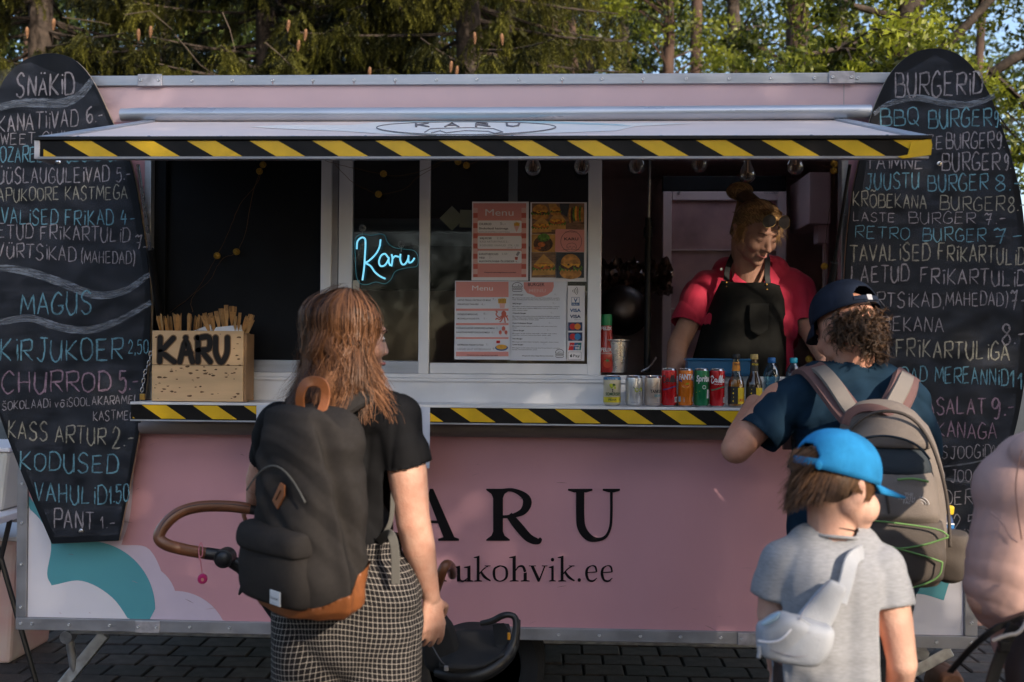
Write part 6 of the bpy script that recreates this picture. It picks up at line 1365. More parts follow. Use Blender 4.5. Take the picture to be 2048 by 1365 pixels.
cr = n_.new('ShaderNodeValToRGB'); cr.color_ramp.elements[0].color = (.009,.008,.009,1); cr.color_ramp.elements[1].color = (.40,.36,.33,1); cr.color_ramp.elements.new(.5).color = (.20,.18,.165,1); l_.new(mr.outputs[0], cr.inputs[0]); l_.new(cr.outputs[0], b_.inputs['Base Color'])
mb = MB(); hz = WP(690,1200).z
mb.cap(WP(672,1075,-1.42), WP(712,1075,-1.42), .118, .118); mb.cap(WP(640,1190,-1.42), WP(742,1190,-1.43), .128, .132); mb.ell(WP(700,1250,-1.46), (.17,.10,.15)); mb.ell(WP(735,1235,-1.44), (.125,.12,.15))
for x, e in ((630,0),(757,.01)): mb.cap(WP(x,1225,-1.42), (WP(x,1225).x+(-.0 if x < 700 else .0), YW+.02, .62), .116, .104); mb.cap((WP(x,1225).x, YW+.02, .62), (WP(x,1225).x, YW+.02, .16), .112, .105)
pants = blob('trousers', mb, m_chk, W, voxel=.008, smooth=8, disp=lambda co: folds(.006, 26, (.35,.2,.9), seed=5, warp=.9)(co)+creases(.008, 17, (.8,.1,.5), seed=7)(co), cut=lambda co: np.maximum(.13-co[:,2], co[:,2]-WP(690,1078).z), thick=.002)
cx_, cy_ = WP(694,1200).x, YW+.02
def pat_(co):
    x, y, z = co.T; leg = np.where(x > cx_, 1, -1); ax = np.where(z < hz-.12, cx_+leg*.078, cx_); a = np.arctan2(-(x-cx_), -(y-cy_)); wob = .006*np.sin(z*14+x*9)+.004*np.sin(z*31+x*20)
    return np.stack([(a*.19+wob)/.0138+200, (z+.010*np.sin(x*11+z*5)+.05*np.abs(x-cx_))/.0138+200, z*0], 1)
patattr(pants, pat_)
for x in (640, 748):
    q = Vector((WP(x,1225).x, YW, 0)); add('shoe', MB().lathe(q+Vector((0,.05,0)), [(1e-4,0),(.052,.0),(.055,.03),(.045,.065),(.04,.10)], 20, M=Matrix.Diagonal(Vector((.85,2.1,1)))), m_blk, W, smooth='auto')
# hair
m_hair = hairmat('auburn_hair', (.028,.012,.007), (.40,.175,.075)); m_hairb = mat('hair_underside', (.035,.017,.010), .6)
hcn = np.array(hc); Fx = np.array(Mh.col[1]); Rx = np.array(Mh.col[0]); Ux = np.array([0,0,1.])
LK = [(rng.uniform(-2.05, 2.05), rng.uniform(.05,1.2), rng.uniform(-.10,.14), rng.uniform(0,6.28), rng.uniform(.004,.013), rng.uniform(16,30), rng.uniform(-.05,.05), rng.uniform(-.2,.25)) for _ in range(130)]
def whair(R):
    L = LK[R.integers(0, len(LK))]; fly = R.random() < .05
    ph = L[0]+R.normal(0,.10); ph = max(-2.1, min(2.15, ph)); back = -Fx*math.cos(ph)+Rx*math.sin(ph); th0 = R.uniform(.02, 1.3); off = R.uniform(.0, .012)+.010*math.sin(L[3])+(.012 if fly else 0)
    end = -.100-R.uniform(0,.065)-L[2]*.4-.05*max(0, math.cos(L[0])); pts = []; outs = []; ra, rb, rc = .087+off, .104+off, .079+off; wv = L[4]; wf = L[5]; te = R.uniform(1.25,1.8)
    for th in np.linspace(min(th0, te-.3), te, 8):
        d = back*math.sin(th); bump_ = .004*math.sin(L[3]+th*5)
        p = hcn+Ux*(.035+(rc+bump_)*math.cos(th))+Fx*np.dot(d,Fx)*(rb+bump_)+Rx*np.dot(d,Rx)*(ra+bump_); pts.append(p); outs.append(d+Ux*math.cos(th)*.6+R.normal(0,.12,3))
    p = pts[-1].copy(); z0 = p[2]; zt = hcn[2]+end; m = 14; cen = hcn-Fx*.015; fl = .34+L[6]*3; lc = np.array([math.cos(L[3]), math.sin(L[3]), 0])
    cl = cen+(-Fx*math.cos(L[0])*.105+Rx*math.sin(L[0])*.092)
    for k in range(1, m+1):
        u = k/m; z = z0+(zt-z0)*u; r0 = p-cen; r0[2] = 0; k_ = 1-.20*math.sin(u*2.4)+fl*u*u; q = cen+r0*k_
        q = q*(1-.22*u)+(cen+(cl-cen)*k_)*.22*u; sw = wv*(1-math.cos(min(1,u*3)*1.57))*3; q = q+lc*sw*math.sin(z*wf+L[3])*.9+np.array([lc[1],-lc[0],0])*sw*.6*math.cos(z*wf*.8+L[3]*2); q[2] = z
        if fly: q = q+R.normal(0,.0035,3)+back*.02*u
        if z < hcn[2]-.14: q[:2] += np.array([L[6]*3.2-.10,-.22])*(hcn[2]-.14-z)
        pts.append(q); outs.append(back+R.normal(0,.12,3))
    return pts, np.array(outs), .14+L[7]*1.1+.30*R.random()**1.5+(.10 if th0 < .5 else 0)
hb = MB(); hb.ell(hc+Vector((0,0,.030))-Vector(fw)*.014, (.081,.098,.086), Mh); hb.cap(hc+Vector((-.045,-.02,.0)), hc+Vector((-.075,-.02,-.19)), .062, .035); hb.cap(hc+Vector((-.005,-.045,.0)), hc+Vector((-.03,-.055,-.19)), .05, .03); hb.cap(hc+Vector((-.05,.04,.0)), hc+Vector((-.06,.03,-.18)), .05, .035)
def faceclip(co):
    r = co-hcn; f_ = r@Fx; return (f_ > .025) & (r[:,2] < .085)
blob('hair_mass', hb, m_hairb, W, voxel=.007, smooth=4, cut=faceclip)
Q, A_t = strands(rng, 11000, whair, .0021, 20); quads('hair', Q, m_hair, W, kind=None, attr=A_t)
# face details
m_brow = mat('eyebrow_brown', (.10,.05,.03), .8); m_lip = mat('lip_pink', (.42,.16,.14), .5); m_eyew = mat('eye_white', (.6,.58,.56), .2); m_iris = mat('iris_dark', (.03,.03,.025), .1)
def facebits(Wf, T_, s=1.0, open_=True, browc=None):
    for sx in (-1, 1):
        add('eyebrow', MB().tube([Wf(sx*.018,.091,.031), Wf(sx*.032,.087,.036), Wf(sx*.046,.074,.031)], [.003*s,.0032*s,.0018*s], 6), browc or m_brow, T_, smooth=True)
        if open_: add('eye', MB().ell(Wf(sx*.031,.0775,.010), .0085*s, None, 12, 8), m_eyew, T_, smooth=True); add('iris', MB().ell(Wf(sx*.031,.0835,.009), .0042*s, None, 10, 6), m_iris, T_, smooth=True)
        add('eyelashes', MB().tube([Wf(sx*.017,.0825,.007), Wf(sx*.031,.0872,.004 if not open_ else .013), Wf(sx*.044,.077,.007)], .0015*s, 5), m_brow, T_, smooth=True)
    add('lips', MB().tube([Wf(-.022,.083,-.053), Wf(-.008,.0955,-.051), Wf(0,.0965,-.053), Wf(.008,.0955,-.051), Wf(.022,.083,-.053)], [.002*s,.0045*s,.0048*s,.0045*s,.002*s], 8), m_lip, T_, smooth=True)
facebits(Wf, W)
# ---------------------------------------------------------------- her backpack
m_can = mat('charcoal_canvas', (.031,.028,.027), .95, var=.07, vscale=90, bump=.45, bscale=900, spec=.05); m_lea = mat('tan_leather', (.21,.070,.022), .5, var=.12, vscale=9, bump=.12, bscale=150); m_web = mat('grey_webbing', (.10,.095,.085), .9, bump=.3, bscale=500)
yb = math.radians(-43); tv = Vector((math.cos(yb), math.sin(yb), 0)); bv = Vector((math.sin(yb), -math.cos(yb), 0))     # width axis, outward (away from her back)
pc = P(621, 1000, -1.60); B = thing('backpack', 'charcoal canvas backpack with tan leather base worn by the auburn haired woman', 'backpack', tuple(pc))
def bz(py): return P(626, py, -1.62).z
def ring(py, hw, hd, du=0, dv=0): c = pc+tv*du+bv*dv; return ((c.x, c.y, bz(py)), hw, hd, yb)
rg = [ring(1226,.085,.050,0,.02), ring(1222,.125,.078,0,.01), ring(1205,.152,.094), ring(1180,.158,.099), ring(1140,.160,.100), ring(1060,.160,.100), ring(980,.157,.098), ring(910,.152,.092), ring(860,.146,.084), ring(830,.136,.072), ring(812,.112,.052), ring(802,.065,.026), ring(798,.02,.01)]
rr = []
for a, b in zip(rg[:-1], rg[1:]):
    for k in range(5): u = k/5; rr.append(((Vector(a[0]).lerp(Vector(b[0]), u)), a[1]+(b[1]-a[1])*u, a[2]+(b[2]-a[2])*u, yb))
rr.append(rg[-1]); mbb = loft(rr, 96, 3.0)
pcn = np.array(pc); tn = np.array(tv); bn = np.array(bv)
def leatherline(co):
    r = co-pcn; v = r@bn; return bz(1192)+.085*np.clip((.075-v)/.15, 0, 1)**1.2
f1_, f2_ = folds(.012, 18, (.3,.3,.9), seed=1.0, warp=1.1), folds(.006, 46, (.5,.1,.8), seed=4.0, warp=1.4, sharp=2.4)
fd = lambda co: f1_(co)+f2_(co)
def dentpost(co):
    r = co-pcn; u = r@tn; v = r@bn; z = co[:,2]; side = np.clip((u-.08)/.06, 0, 1); zt = (z-bz(1000))
    d = -.036*side*np.exp(-((v-.01-.25*zt)/.022)**2)*np.clip((z-bz(1180))/.15, 0, 1) + .018*side*np.exp(-((v-.04-.15*zt)/.014)**2)
    top = np.clip((z-bz(900))/.10, 0, 1); d2 = -.028*top*np.exp(-((v+.0)/.03)**2)
    return co+tn*d[:,None]+np.array([0,0,1.])*d2[:,None]
blob('canvas_body', mbb, m_can, B, voxel=.007, smooth=2, disp=fd, post=dentpost, cut=lambda co: leatherline(co)-.006-co[:,2])
mbl = loft([(c, a+.003, b+.003, y_) for c, a, b, y_ in rr if Vector(c).z < bz(1080)], 96, 3.0)
blob('leather_base', mbl, m_lea, B, voxel=.006, smooth=2, disp=fd, post=dentpost, cut=lambda co: co[:,2]-leatherline(co))
# front pocket with folded flap
fpk = [((pc+bv*.118).x, (pc+bv*.118).y) for _ in (0,)][0]
def fr_(py, hw, hd, dv=0): c = pc+bv*(.080+dv)-tv*.010; return ((c.x, c.y, bz(py)), hw, hd, yb)
pr_ = [fr_(1198,.118,.026), fr_(1190,.126,.040,.004), fr_(1160,.130,.046,.006), fr_(1110,.130,.046,.006), fr_(1075,.130,.042,.004), fr_(1066,.128,.036)]
r2 = []
for a, b in zip(pr_[:-1], pr_[1:]):
    for k in range(4): u = k/4; r2.append(((Vector(a[0]).lerp(Vector(b[0]), u)), a[1]+(b[1]-a[1])*u, a[2]+(b[2]-a[2])*u, yb))
r2.append(pr_[-1]); blob('front_pocket', loft(r2, 80, 3.5), m_can, B, voxel=.006, smooth=2, disp=lambda co: folds(.006, 26, (.6,.2,.8), seed=3)(co)+folds(.003, 60, (.2,.2,.9), seed=6)(co))
mf = MB()
ff = [fr_(1096,.133,.047,.008), fr_(1085,.137,.051,.009), fr_(1066,.137,.050,.008), fr_(1052,.134,.044,.004), fr_(1046,.120,.030,0)]
blob('pocket_flap', loft(ff, 80, 3.5), m_can, B, voxel=.006, smooth=2, disp=folds(.004, 36, (.7,.1,.5), seed=7))
def frontpt(u, py, off):
    off = off-.016 if off > .14 else off+.006
    return Vector((0,0,bz(py)))+Vector(((pc+tv*u+bv*off).x, (pc+tv*u+bv*off).y, 0))
def patch(name, u0, u1, p0, p1, off, m, tilt=0, parent=B, th_=.003):
    a = [frontpt(u, p, off) for u, p in ((u0,p0),(u1,p0+tilt),(u1,p1+tilt),(u0,p1))]; return add(name, MB().add([tuple(q) for q in a]+[tuple(q+bv*th_) for q in a], [(0,1,2,3),(7,6,5,4),(0,4,5,1),(1,5,6,2),(2,6,7,3),(3,7,4,0)]), m, parent, bev=.001)
lb = patch('woven_label', .055, .098, 1156, 1183, .156, mat('white_woven_label', (.55,.55,.56), .8)); 
q0 = frontpt(.060,1172,.1598); tm = textmb('Herschel', 0, 0, 0, .006, bold=.02, fit=.030); tm.v = [tuple(q0+tv*x+Vector((0,0,z))) for x, y, z in tm.v]; add('label_text', tm, c_blk, lb, fix=False)
q0 = frontpt(.064,1180,.1598); tm = textmb('SUPPLY CO', 0, 0, 0, .003, fit=.022); tm.v = [tuple(q0+tv*x+Vector((0,0,z))) for x, y, z in tm.v]; add('label_text', tm, c_gry, lb, fix=False)
dm = MB(); cpt = [frontpt(u, p, .0935) for u, p in ((-.005,996),(.030,958),(.048,962),(.048,982),(.018,1011))]; dm.add([tuple(q) for q in cpt]+[tuple(q+bv*.004) for q in cpt], [(0,1,2,3,4),(9,8,7,6,5)]+[(i,i+5,(i+1)%5+5,(i+1)%5) for i in range(5)]); lp = add('leather_patch', dm, m_lea, B, bev=.001)
add('patch_slot', MB().tube([frontpt(.014,993,.0985), frontpt(.034,973,.0985)], .0012, 5), m_blk, lp)
add('zip_seam', MB().tube([frontpt(u, 1048-120*abs(math.cos(u*8)), .093) for u in np.linspace(-.13,.13,14)], .0022, 6), m_web, B)
sd = pc+tv*.150; 
def sidept(v, py, off=0): q = pc+tv*(.146+off)+bv*v; return Vector((q.x, q.y, bz(py)))
tagp = [sidept(-.055,1009,.004), sidept(-.040,1006,.004), sidept(-.040,1012,.004), sidept(-.055,1015,.004)]; add('side_tag', MB().add([tuple(q) for q in tagp]+[tuple(q+tv*.002) for q in tagp], [(0,1,2,3),(7,6,5,4),(0,4,5,1),(1,5,6,2),(2,6,7,3),(3,7,4,0)]), c_wht, B)
hl = [P(600,818,-1.60), P(600,790,-1.61), P(610,768,-1.61), P(630,763,-1.60), P(648,772,-1.60), P(650,800,-1.60), P(636,838,-1.62)]
ribbon3('grab_handle', hl, .026, .004, m_lea, B, (-.3,-1,0))
ribbon3('shoulder_strap', [P(680,822,-1.56), P(715,798,-1.54), P(745,785,-1.48), P(772,784,-1.42), P(782,800,-1.36), P(775,860,-1.30), P(765,960,-1.28), P(768,1040,-1.34), P(755,1100,-1.42)], .050, .014, m_can, B, (.6,-.5,.9))
ribbon3('shoulder_strap', [P(600,815,-1.50), P(590,795,-1.42), P(585,798,-1.34), P(580,850,-1.25), P(600,960,-1.24), P(610,1060,-1.32)], .050, .014, m_can, B, (-.6,-.3,.9))
ribbon3('webbing_tail', [P(757,1085,-1.50), P(775,1068,-1.55), P(784,1075,-1.57), P(790,1105,-1.575), P(791,1168,-1.575)], .022, .003, m_web, B, (0,-1,.1))
ribbon3('webbing_tail', [P(757,1085,-1.50), P(782,1040,-1.50), P(786,960,-1.48)], .012, .002, m_web, B, (0,-1,.1))
for (a, b) in (((640,845),(655,880)),((655,880),(665,980)),((665,980),(690,1040)),((690,1040),(700,1170))): pass
# ================================================================ man ordering at the counter
YM = -.75
M_ = thing('person', 'man in a navy t-shirt and navy cap leaning on the counter to pay', 'person', (*P(1700,1365,YM).xy, 0), None)
mb = MB(); fm = Vector((-.42,.86,-.34)); Mm = basis(fm); mc = P(1692, 668, -.74)
Wm = headmb(mb, mc, Mm, 1.08, neck=P(1704,762,-.74), neckr=.058)
mb.cap(P(1560,800,YM), P(1472,898,-.80), .058, .048); mb.cap(P(1472,898,-.80), P(1484,868,-.76), .048, .046); mb.cap(P(1478,876,-.76), P(1508,806,-.50), .044, .030)
handmb(mb, P(1508,806,-.50), (.80,.25,.22), (.55,-.25,-.85), side=-1, curl=.95, s=1.12)
mb.cap(P(1815,812,YM), P(1842,930,-.70), .046, .044); mb.cap(P(1845,930,-.70), P(1790,960,-.42), .042, .028); handmb(mb, P(1790,960,-.42), (-.6,.5,.2), (-.3,0,-1), side=1, curl=1.0, s=1.05)
mb.cap(P(1700,770,YM), P(1700,820,YM), .08, .13); mb.cap(P(1595,805,YM), P(1795,805,YM), .06, .06); mb.cap(P(1700,850,YM), P(1705,1090,YM), .14, .14)
for x in (1655, 1755): mb.cap(P(x,1110,YM), (P(x,1110,YM).x, YM+.02, .10), .095, .05)
blob('body', mb, m_skin_r, M_, voxel=.0052, smooth=5)
m_nav = mat('navy_jersey', (.010,.026,.046), .85, var=.15, vscale=20, bump=.12, bscale=500, spec=.10)
mb = MB(); mb.cap(P(1598,800,-.76), P(1800,798,-.76), .082, .080); mb.cap(P(1640,775,-.76), P(1765,775,-.76), .085, .08); mb.cap(P(1700,762,-.76), P(1706,800,-.76), .075, .12)
mb.cap(P(1575,805,YM), P(1532,858,-.80), .074, .070); mb.cap(P(1532,858,-.80), P(1512,880,-.80), .070, .070); mb.cap(P(1815,808,YM), P(1838,900,-.72), .075, .07)
mb.cap(P(1700,860,YM), P(1704,1000,YM), .165, .160); mb.cap(P(1668,900,YM), P(1665,1130,YM), .13, .145); mb.cap(P(1748,900,YM), P(1750,1130,YM), .13, .145); mb.cap(P(1640,830,YM), P(1770,830,YM), .11, .11)
def cutm(co):
    d = np.array((P(1472,898,-.80)-P(1560,800,YM)).normalized()); s0 = np.array(P(1527,866,-.79)); sl_ = np.minimum.reduce([(co-s0)@d-.022, P(1575,880,YM).x-co[:,0], co[:,2]-P(0,940,YM).z])
    nk = .088*(1-np.linalg.norm((co-np.array(P(1700,734,-.74)))/np.array([.082,.085,.055]), axis=1)); ra = np.minimum(P(0,925,YM).z-co[:,2], co[:,0]-P(1872,900,YM).x)
    return np.maximum.reduce([sl_, nk, ra, P(0,1168,YM).z-co[:,2]])
blob('t_shirt', mb, m_nav, M_, voxel=.0075, smooth=5, disp=lambda co: folds(.006, 30, (.75,.1,.65), seed=4, warp=.8)(co)+creases(.012, 26, (.7,.2,.6), seed=2)(co), cut=cutm, thick=.002)
m_trs = mat('grey_trousers', (.030,.030,.032), .9, var=.2, vscale=12, bump=.2, bscale=400)
mb = MB(); mb.cap(P(1665,1150,YM), P(1750,1150,YM), .12, .12)
for x in (1650, 1762): mb.cap(P(x,1140,YM), (P(x,1140,YM).x, YM, .55), .105, .085); mb.cap((P(x,1140,YM).x, YM, .55), (P(x,1140,YM).x, YM+.01, .12), .085, .065)
blob('trousers', mb, m_trs, M_, voxel=.009, smooth=5, disp=folds(.008, 22, (.2,.2,1), seed=9), cut=lambda co: np.maximum(.07-co[:,2], co[:,2]-P(0,1120,YM).z), thick=.002)
for x in (1650, 1762): add('shoe', MB().lathe(Vector((P(x,1140,YM).x, YM+.06, 0)), [(1e-4,0),(.055,.0),(.058,.035),(.048,.07),(.04,.11)], 20, M=Matrix.Diagonal(Vector((.85,2.2,1)))), m_blk, M_, smooth='auto')
# cap: dome, band, peak at the front, opening with a strap at the back
m_cap_n = mat('navy_twill', (.012,.018,.034), .85, spec=.2, var=.2, vscale=30, bump=.25, bscale=500)
def capdome(T_, c, M, s, m, brim_len, brim_drop, name='cap', bwid=.070, seams=6, tilt=0.0, hole=True):
    c = Vector(c); R = M @ Euler((tilt,0,0)).to_matrix(); W_ = lambda a, b, d: c + R @ (Vector((a,b,d))*s); vs = []; fs = []; nu, nv = 120, 28
    for j in range(nv+1):
        th = (math.pi/2)*j/nv
        for i in range(nu):
            a = 2*math.pi*i/nu; rr_ = 1-.012*(abs(math.sin(seams/2*a))**.3 < .25); z = .104*math.cos(th)**.85 if j < nv else -.004; 
            vs.append(W_(.090*math.sin(th)**.9*math.sin(a)*rr_, (-.006+.108*math.sin(th)**.9*math.cos(a))*rr_, z))
    for j in range(nv):
        for i in range(nu):
            a = 2*math.pi*(i+.5)/nu; th_ = math.pi/2*(j+.5)/nv
            if hole and 1.12 < th_ < 1.46 and ((a-math.pi)/.46)**2+((1.46-th_)/.34)**2 < 1: continue
            fs.append((j*nu+i, j*nu+(i+1)%nu, (j+1)*nu+(i+1)%nu, (j+1)*nu+i))
    o = add(name, MB().add(vs, fs), m, T_, smooth=True); sd_ = o.modifiers.new('solid', 'SOLIDIFY'); sd_.thickness = .003; sd_.offset = 1
    bm_ = MB(); n = 16; v1 = []; 
    for q in range(3):
        for i in range(n+1):
            a = -1.15+2.3*i/n; u = q/2; x = .090*math.sin(a)*(1-.05*u); y = -.006+.108*math.cos(a)+brim_len*u*max(0, math.cos(a*1.25))**.6
            v1.append(W_(x, y, .0-brim_drop*u*u-.02*(x/.09)**2*u-.0))
    fb = [(q*(n+1)+i, q*(n+1)+i+1, (q+1)*(n+1)+i+1, (q+1)*(n+1)+i) for q in range(2) for i in range(n)]
    b = add('brim', MB().add(v1, fb), m, o, smooth=True); sd_ = b.modifiers.new('solid', 'SOLIDIFY'); sd_.thickness = .004
    for k in range(seams):
        a = 2*math.pi*k/seams; thm = 1.08 if hole and abs(a-math.pi) < .4 else 1.5; pts = [W_(.0915*math.sin(th)**.9*math.sin(a), -.006+.1095*math.sin(th)**.9*math.cos(a), .106*math.cos(th)**.85) for th in np.linspace(.1, thm, 10)]
        add('seam', MB().tube(pts, .0012*s, 5), m, o, smooth=True)
    add('top_button', MB().ell(W_(0,-.002,.106), (.008*s,.008*s,.005*s), None, 12, 6), m, o, smooth=True)
    for k in range(seams):
        a = 2*math.pi*(k+.5)/seams; th = .62; nn_ = (R @ Vector((math.sin(a)*.8, math.cos(a)*.8, .7))).normalized(); add('eyelet', MB().lathe(W_(.0925*math.sin(th)*math.sin(a), -.006+.110*math.sin(th)*math.cos(a), .106*math.cos(th)), [(.0048*s,0),(.004*s,.002*s),(.0022*s,.002*s),(.0020*s,0)], 12, M=nn_.to_track_quat('Z','Y').to_matrix()), m, o)
    return o, W_
capM, Wc = capdome(M_, Wm(0,-.006,.050), Mm, 1.10, m_cap_n, .055, .02, tilt=-.06)
ribbon3('cap_strap', [Wc(-.045,-.104,.012), Wc(-.02,-.116,.010), Wc(.02,-.116,.010), Wc(.045,-.104,.012)], .016, .003, m_cap_n, capM, tuple(-fm)); add('buckle', MB().obox(Wc(.0,-.118,.010), (.02,.003,.018), Mm), m_alud, capM)
# curly hair
m_hair_m = hairmat('dark_curly_hair', (.018,.011,.007), (.17,.09,.045), .4); mcn = np.array(mc); FM, RM_ = np.array(Mm.col[1]), np.array(Mm.col[0]); UM = np.array(Mm.col[2])
def curls(R):
    ph = R.uniform(-1.25, 2.2); zz = R.uniform(-.085, .045) if ph > -.4 else R.uniform(-.035,.045)
    d = -FM*math.cos(ph)+RM_*math.sin(ph); base = mcn+RM_*(d@RM_)*.078+FM*((d@FM)*.094-.012)+UM*zz; base -= d*max(0, -zz-.04)*.6; L = R.uniform(.035,.085); dr = d*R.uniform(.2,.75)+UM*R.uniform(-1.0,.1)+R.normal(0,.35,3); dr /= np.linalg.norm(dr)
    e1 = np.cross(dr, [0.3,.2,1]); e1 /= np.linalg.norm(e1); e2 = np.cross(dr, e1); r = R.uniform(.006,.013); f0 = R.uniform(0,6.28); fq = R.uniform(5,10); out = []
    lk = []
    for u in np.linspace(0, 1, 16): lk.append(base+dr*L*u*.8+(e1*math.cos(f0+fq*u)+e2*math.sin(f0+fq*u))*r*min(1,u*3)-UM*.012*u*u)
    return lk, np.tile(d,(16,1)), .12+.6*R.random()**2.2
def curllocks(R, n, per):
    """each lock is a handful of strands that curl together"""
    Q = []; A = []
    for i in range(n):
        pts, out, tone = curls(R)
        for k in range(per):
            o = R.normal(0, .0016, 3); q, a = strands(R, 1, lambda R_: ([p+o*(1+.6*j/16) for j, p in enumerate(pts)], out+R.normal(0,.3,(1,3)), tone+R.uniform(-.08,.12)), .0024, 16); Q.append(q); A.append(a)
    return np.concatenate(Q), np.concatenate(A)
Q, A_t = curllocks(rng, 620, 5); quads('hair', Q, m_hair_m, M_, attr=A_t)
hb = MB(); hb.ell(mc+Mm@Vector((0,-.02,-.01)), (.083,.096,.072), Mm)
blob('hair_mass', hb, mat('dark_hair_base', (.02,.013,.009), .7), M_, voxel=.007, smooth=3, cut=lambda co: np.maximum((co-mcn)@FM-.015, -.05-(co-mcn)@RM_))
facebits(Wm, M_, 1.08)
# ---------------------------------------------------------------- his backpack
m_tau = mat('taupe_nylon', (.165,.135,.115), .75, var=.10, vscale=15, bump=.2, bscale=350); m_tau2 = mat('dark_taupe_nylon', (.070,.055,.045), .75, var=.15, vscale=15, bump=.2, bscale=350); m_mau = mat('mauve_mesh', (.15,.080,.075), .85, bump=.4, bscale=500, var=.1); m_net = mat('black_net', (.018,.026,.034), .7, bump=.3, bscale=500); m_grc = mat('lime_cord', (.14,.27,.08), .7); m_strapg = mat('pale_taupe_webbing', (.19,.165,.145), .8, bump=.2, bscale=400)
ym = math.radians(-16); tm_ = Vector((math.cos(ym), math.sin(ym), 0)); bm_ = Vector((math.sin(ym), -math.cos(ym), 0)); mpc = P(1775, 1000, -1.04)
K = thing('backpack', 'taupe hiking backpack with lime green cords worn by the man at the counter', 'backpack', tuple(mpc))
def mz(py): return P(1775, py, -1.08).z
def mring(py, hw, hd, du=0, dv=0): c = mpc+tm_*du+bm_*dv; return ((c.x, c.y, mz(py)), hw, hd, ym)
rg = [mring(1172,.060,.04,.03), mring(1166,.11,.075,.03), mring(1140,.138,.10,.02), mring(1090,.154,.115,.01), mring(1020,.158,.120), mring(950,.150,.115), mring(890,.136,.10,-.005), mring(850,.122,.085,-.01), mring(822,.092,.062,-.02), mring(808,.06,.04,-.025), mring(802,.02,.012,-.025)]
rr = []
for a, b in zip(rg[:-1], rg[1:]):
    for k in range(5): u = k/5; rr.append(((Vector(a[0]).lerp(Vector(b[0]), u)), a[1]+(b[1]-a[1])*u, a[2]+(b[2]-a[2])*u, ym))
rr.append(rg[-1]); blob('main_body', loft(rr, 96, 2.6), m_tau, K, voxel=.008, smooth=3, disp=folds(.005, 34, (.3,.3,.9), seed=6))
# lower front pocket (darker), upper pocket, hood
def mr2(py, hw, hd, dv, du=0): c = mpc+bm_*dv+tm_*du; return ((c.x, c.y, mz(py)), hw, hd, ym)
def lay(nm, rings, m, seed, amp=.004, e=3.0, vox=.007):
    r = []
    for a, b in zip(rings[:-1], rings[1:]):
        for k in range(4): u = k/4; r.append(((Vector(a[0]).lerp(Vector(b[0]), u)), a[1]+(b[1]-a[1])*u, a[2]+(b[2]-a[2])*u, ym))
    r.append(rings[-1]); return blob(nm, loft(r, 80, e), m, K, voxel=vox, smooth=3, disp=folds(amp, 30, (.4,.2,.8), seed=seed))
lay('lower_pocket', [mr2(1160,.09,.04,.085,.02), mr2(1140,.13,.06,.090,.015), mr2(1090,.145,.068,.092,.005), mr2(1050,.145,.066,.090), mr2(1030,.14,.055,.085)], m_tau2, 8)
lay('front_pocket', [mr2(1035,.13,.055,.085), mr2(1020,.135,.068,.09), mr2(985,.13,.068,.088), mr2(950,.12,.058,.082), mr2(935,.11,.045,.078)], m_tau, 12)
lay('net_pocket', [mr2(945,.112,.06,.07), mr2(930,.115,.062,.07), mr2(905,.105,.056,.066), mr2(892,.095,.046,.062)], m_net, 13, .002)
lay('upper_pocket', [mr2(893,.112,.056,.060), mr2(880,.112,.062,.058), mr2(855,.100,.055,.050), mr2(838,.080,.042,.042), mr2(830,.06,.03,.04)], m_tau, 15, .005)
def mfp(u, py, off): q = mpc+tm_*u+bm_*off; return Vector((q.x, q.y, mz(py)))
def arcband(nm, pys, m, r=.006):
    add(nm, MB().tube(pys, r, 8, smooth=2), m, K, smooth=True)
arcband('zip', [mfp(-.125,900,.10), mfp(-.11,860,.105), mfp(-.06,828,.10), mfp(0,818,.095), mfp(.06,830,.10), mfp(.105,870,.105), mfp(.135,930,.105), mfp(.155,1000,.10), mfp(.16,1080,.095)], m_tau2, .005)
arcband('zip', [mfp(-.10,895,.125), mfp(-.07,872,.128), mfp(0,866,.126), mfp(.07,880,.125), mfp(.105,910,.122)], m_net, .0035)
arcband('lime_trim', [mfp(.02,950,.150), mfp(.06,946,.150), mfp(.10,952,.140)], m_grc, .0035)
for pts in ([(-.12,1033),(-.04,1030),(.05,1034),(.13,1040),(.15,1052)],[(-.12,1036),(-.10,1056),(0,1078),(.09,1092),(.135,1102)],[(-.12,1085),(-.08,1076),(0,1084),(.08,1074),(.15,1054)],[(.135,1102),(.13,1130),(.08,1150),(.02,1162)],[(-.09,1062),(-.095,1080)]):
    add('bungee_cord', MB().tube([mfp(u, p, .162-.18*abs(u)**1.7) for u, p in pts], .0026, 6, smooth=2), m_grc, K, smooth=True)
add('cord_lock', MB().ell(mfp(-.085,1088,.162), (.009,.008,.011)), m_blk, K, smooth=True)
for i, (t_, u, p) in enumerate((('THE',.038,980),('NORTH',.022,987.5),('FACE',.034,995))):
    q0 = mfp(u, p, .159); tx = textmb(t_, 0, 0, 0, .0095, bold=.03); tx.v = [tuple(q0+tm_*(x*.95)+Vector((0,0,z))-bm_*.12*max(0,x+u-.03)) for x, y, z in tx.v]; add('logo_lettering', tx, mat('embroidery_grey', (.42,.38,.36), .8), K, fix=False)
ar = MB()
for k in range(3): ar.tube([mfp(.077+(.006+.007*k)*0+ (.024)*0 +(.008+.008*k)*math.sin(a), 995-(.008+.008*k)*560*math.cos(a), .150) for a in np.linspace(0,1.57,7)], .0016, 5)
add('logo_mark', ar, mat('embroidery_grey', (.42,.38,.36), .8), K)
add('daisy_loop', MB().tube([mfp(-.01,965,.158), mfp(-.008,985,.160), mfp(-.002,1015,.158)], .004, 6), m_tau2, K)
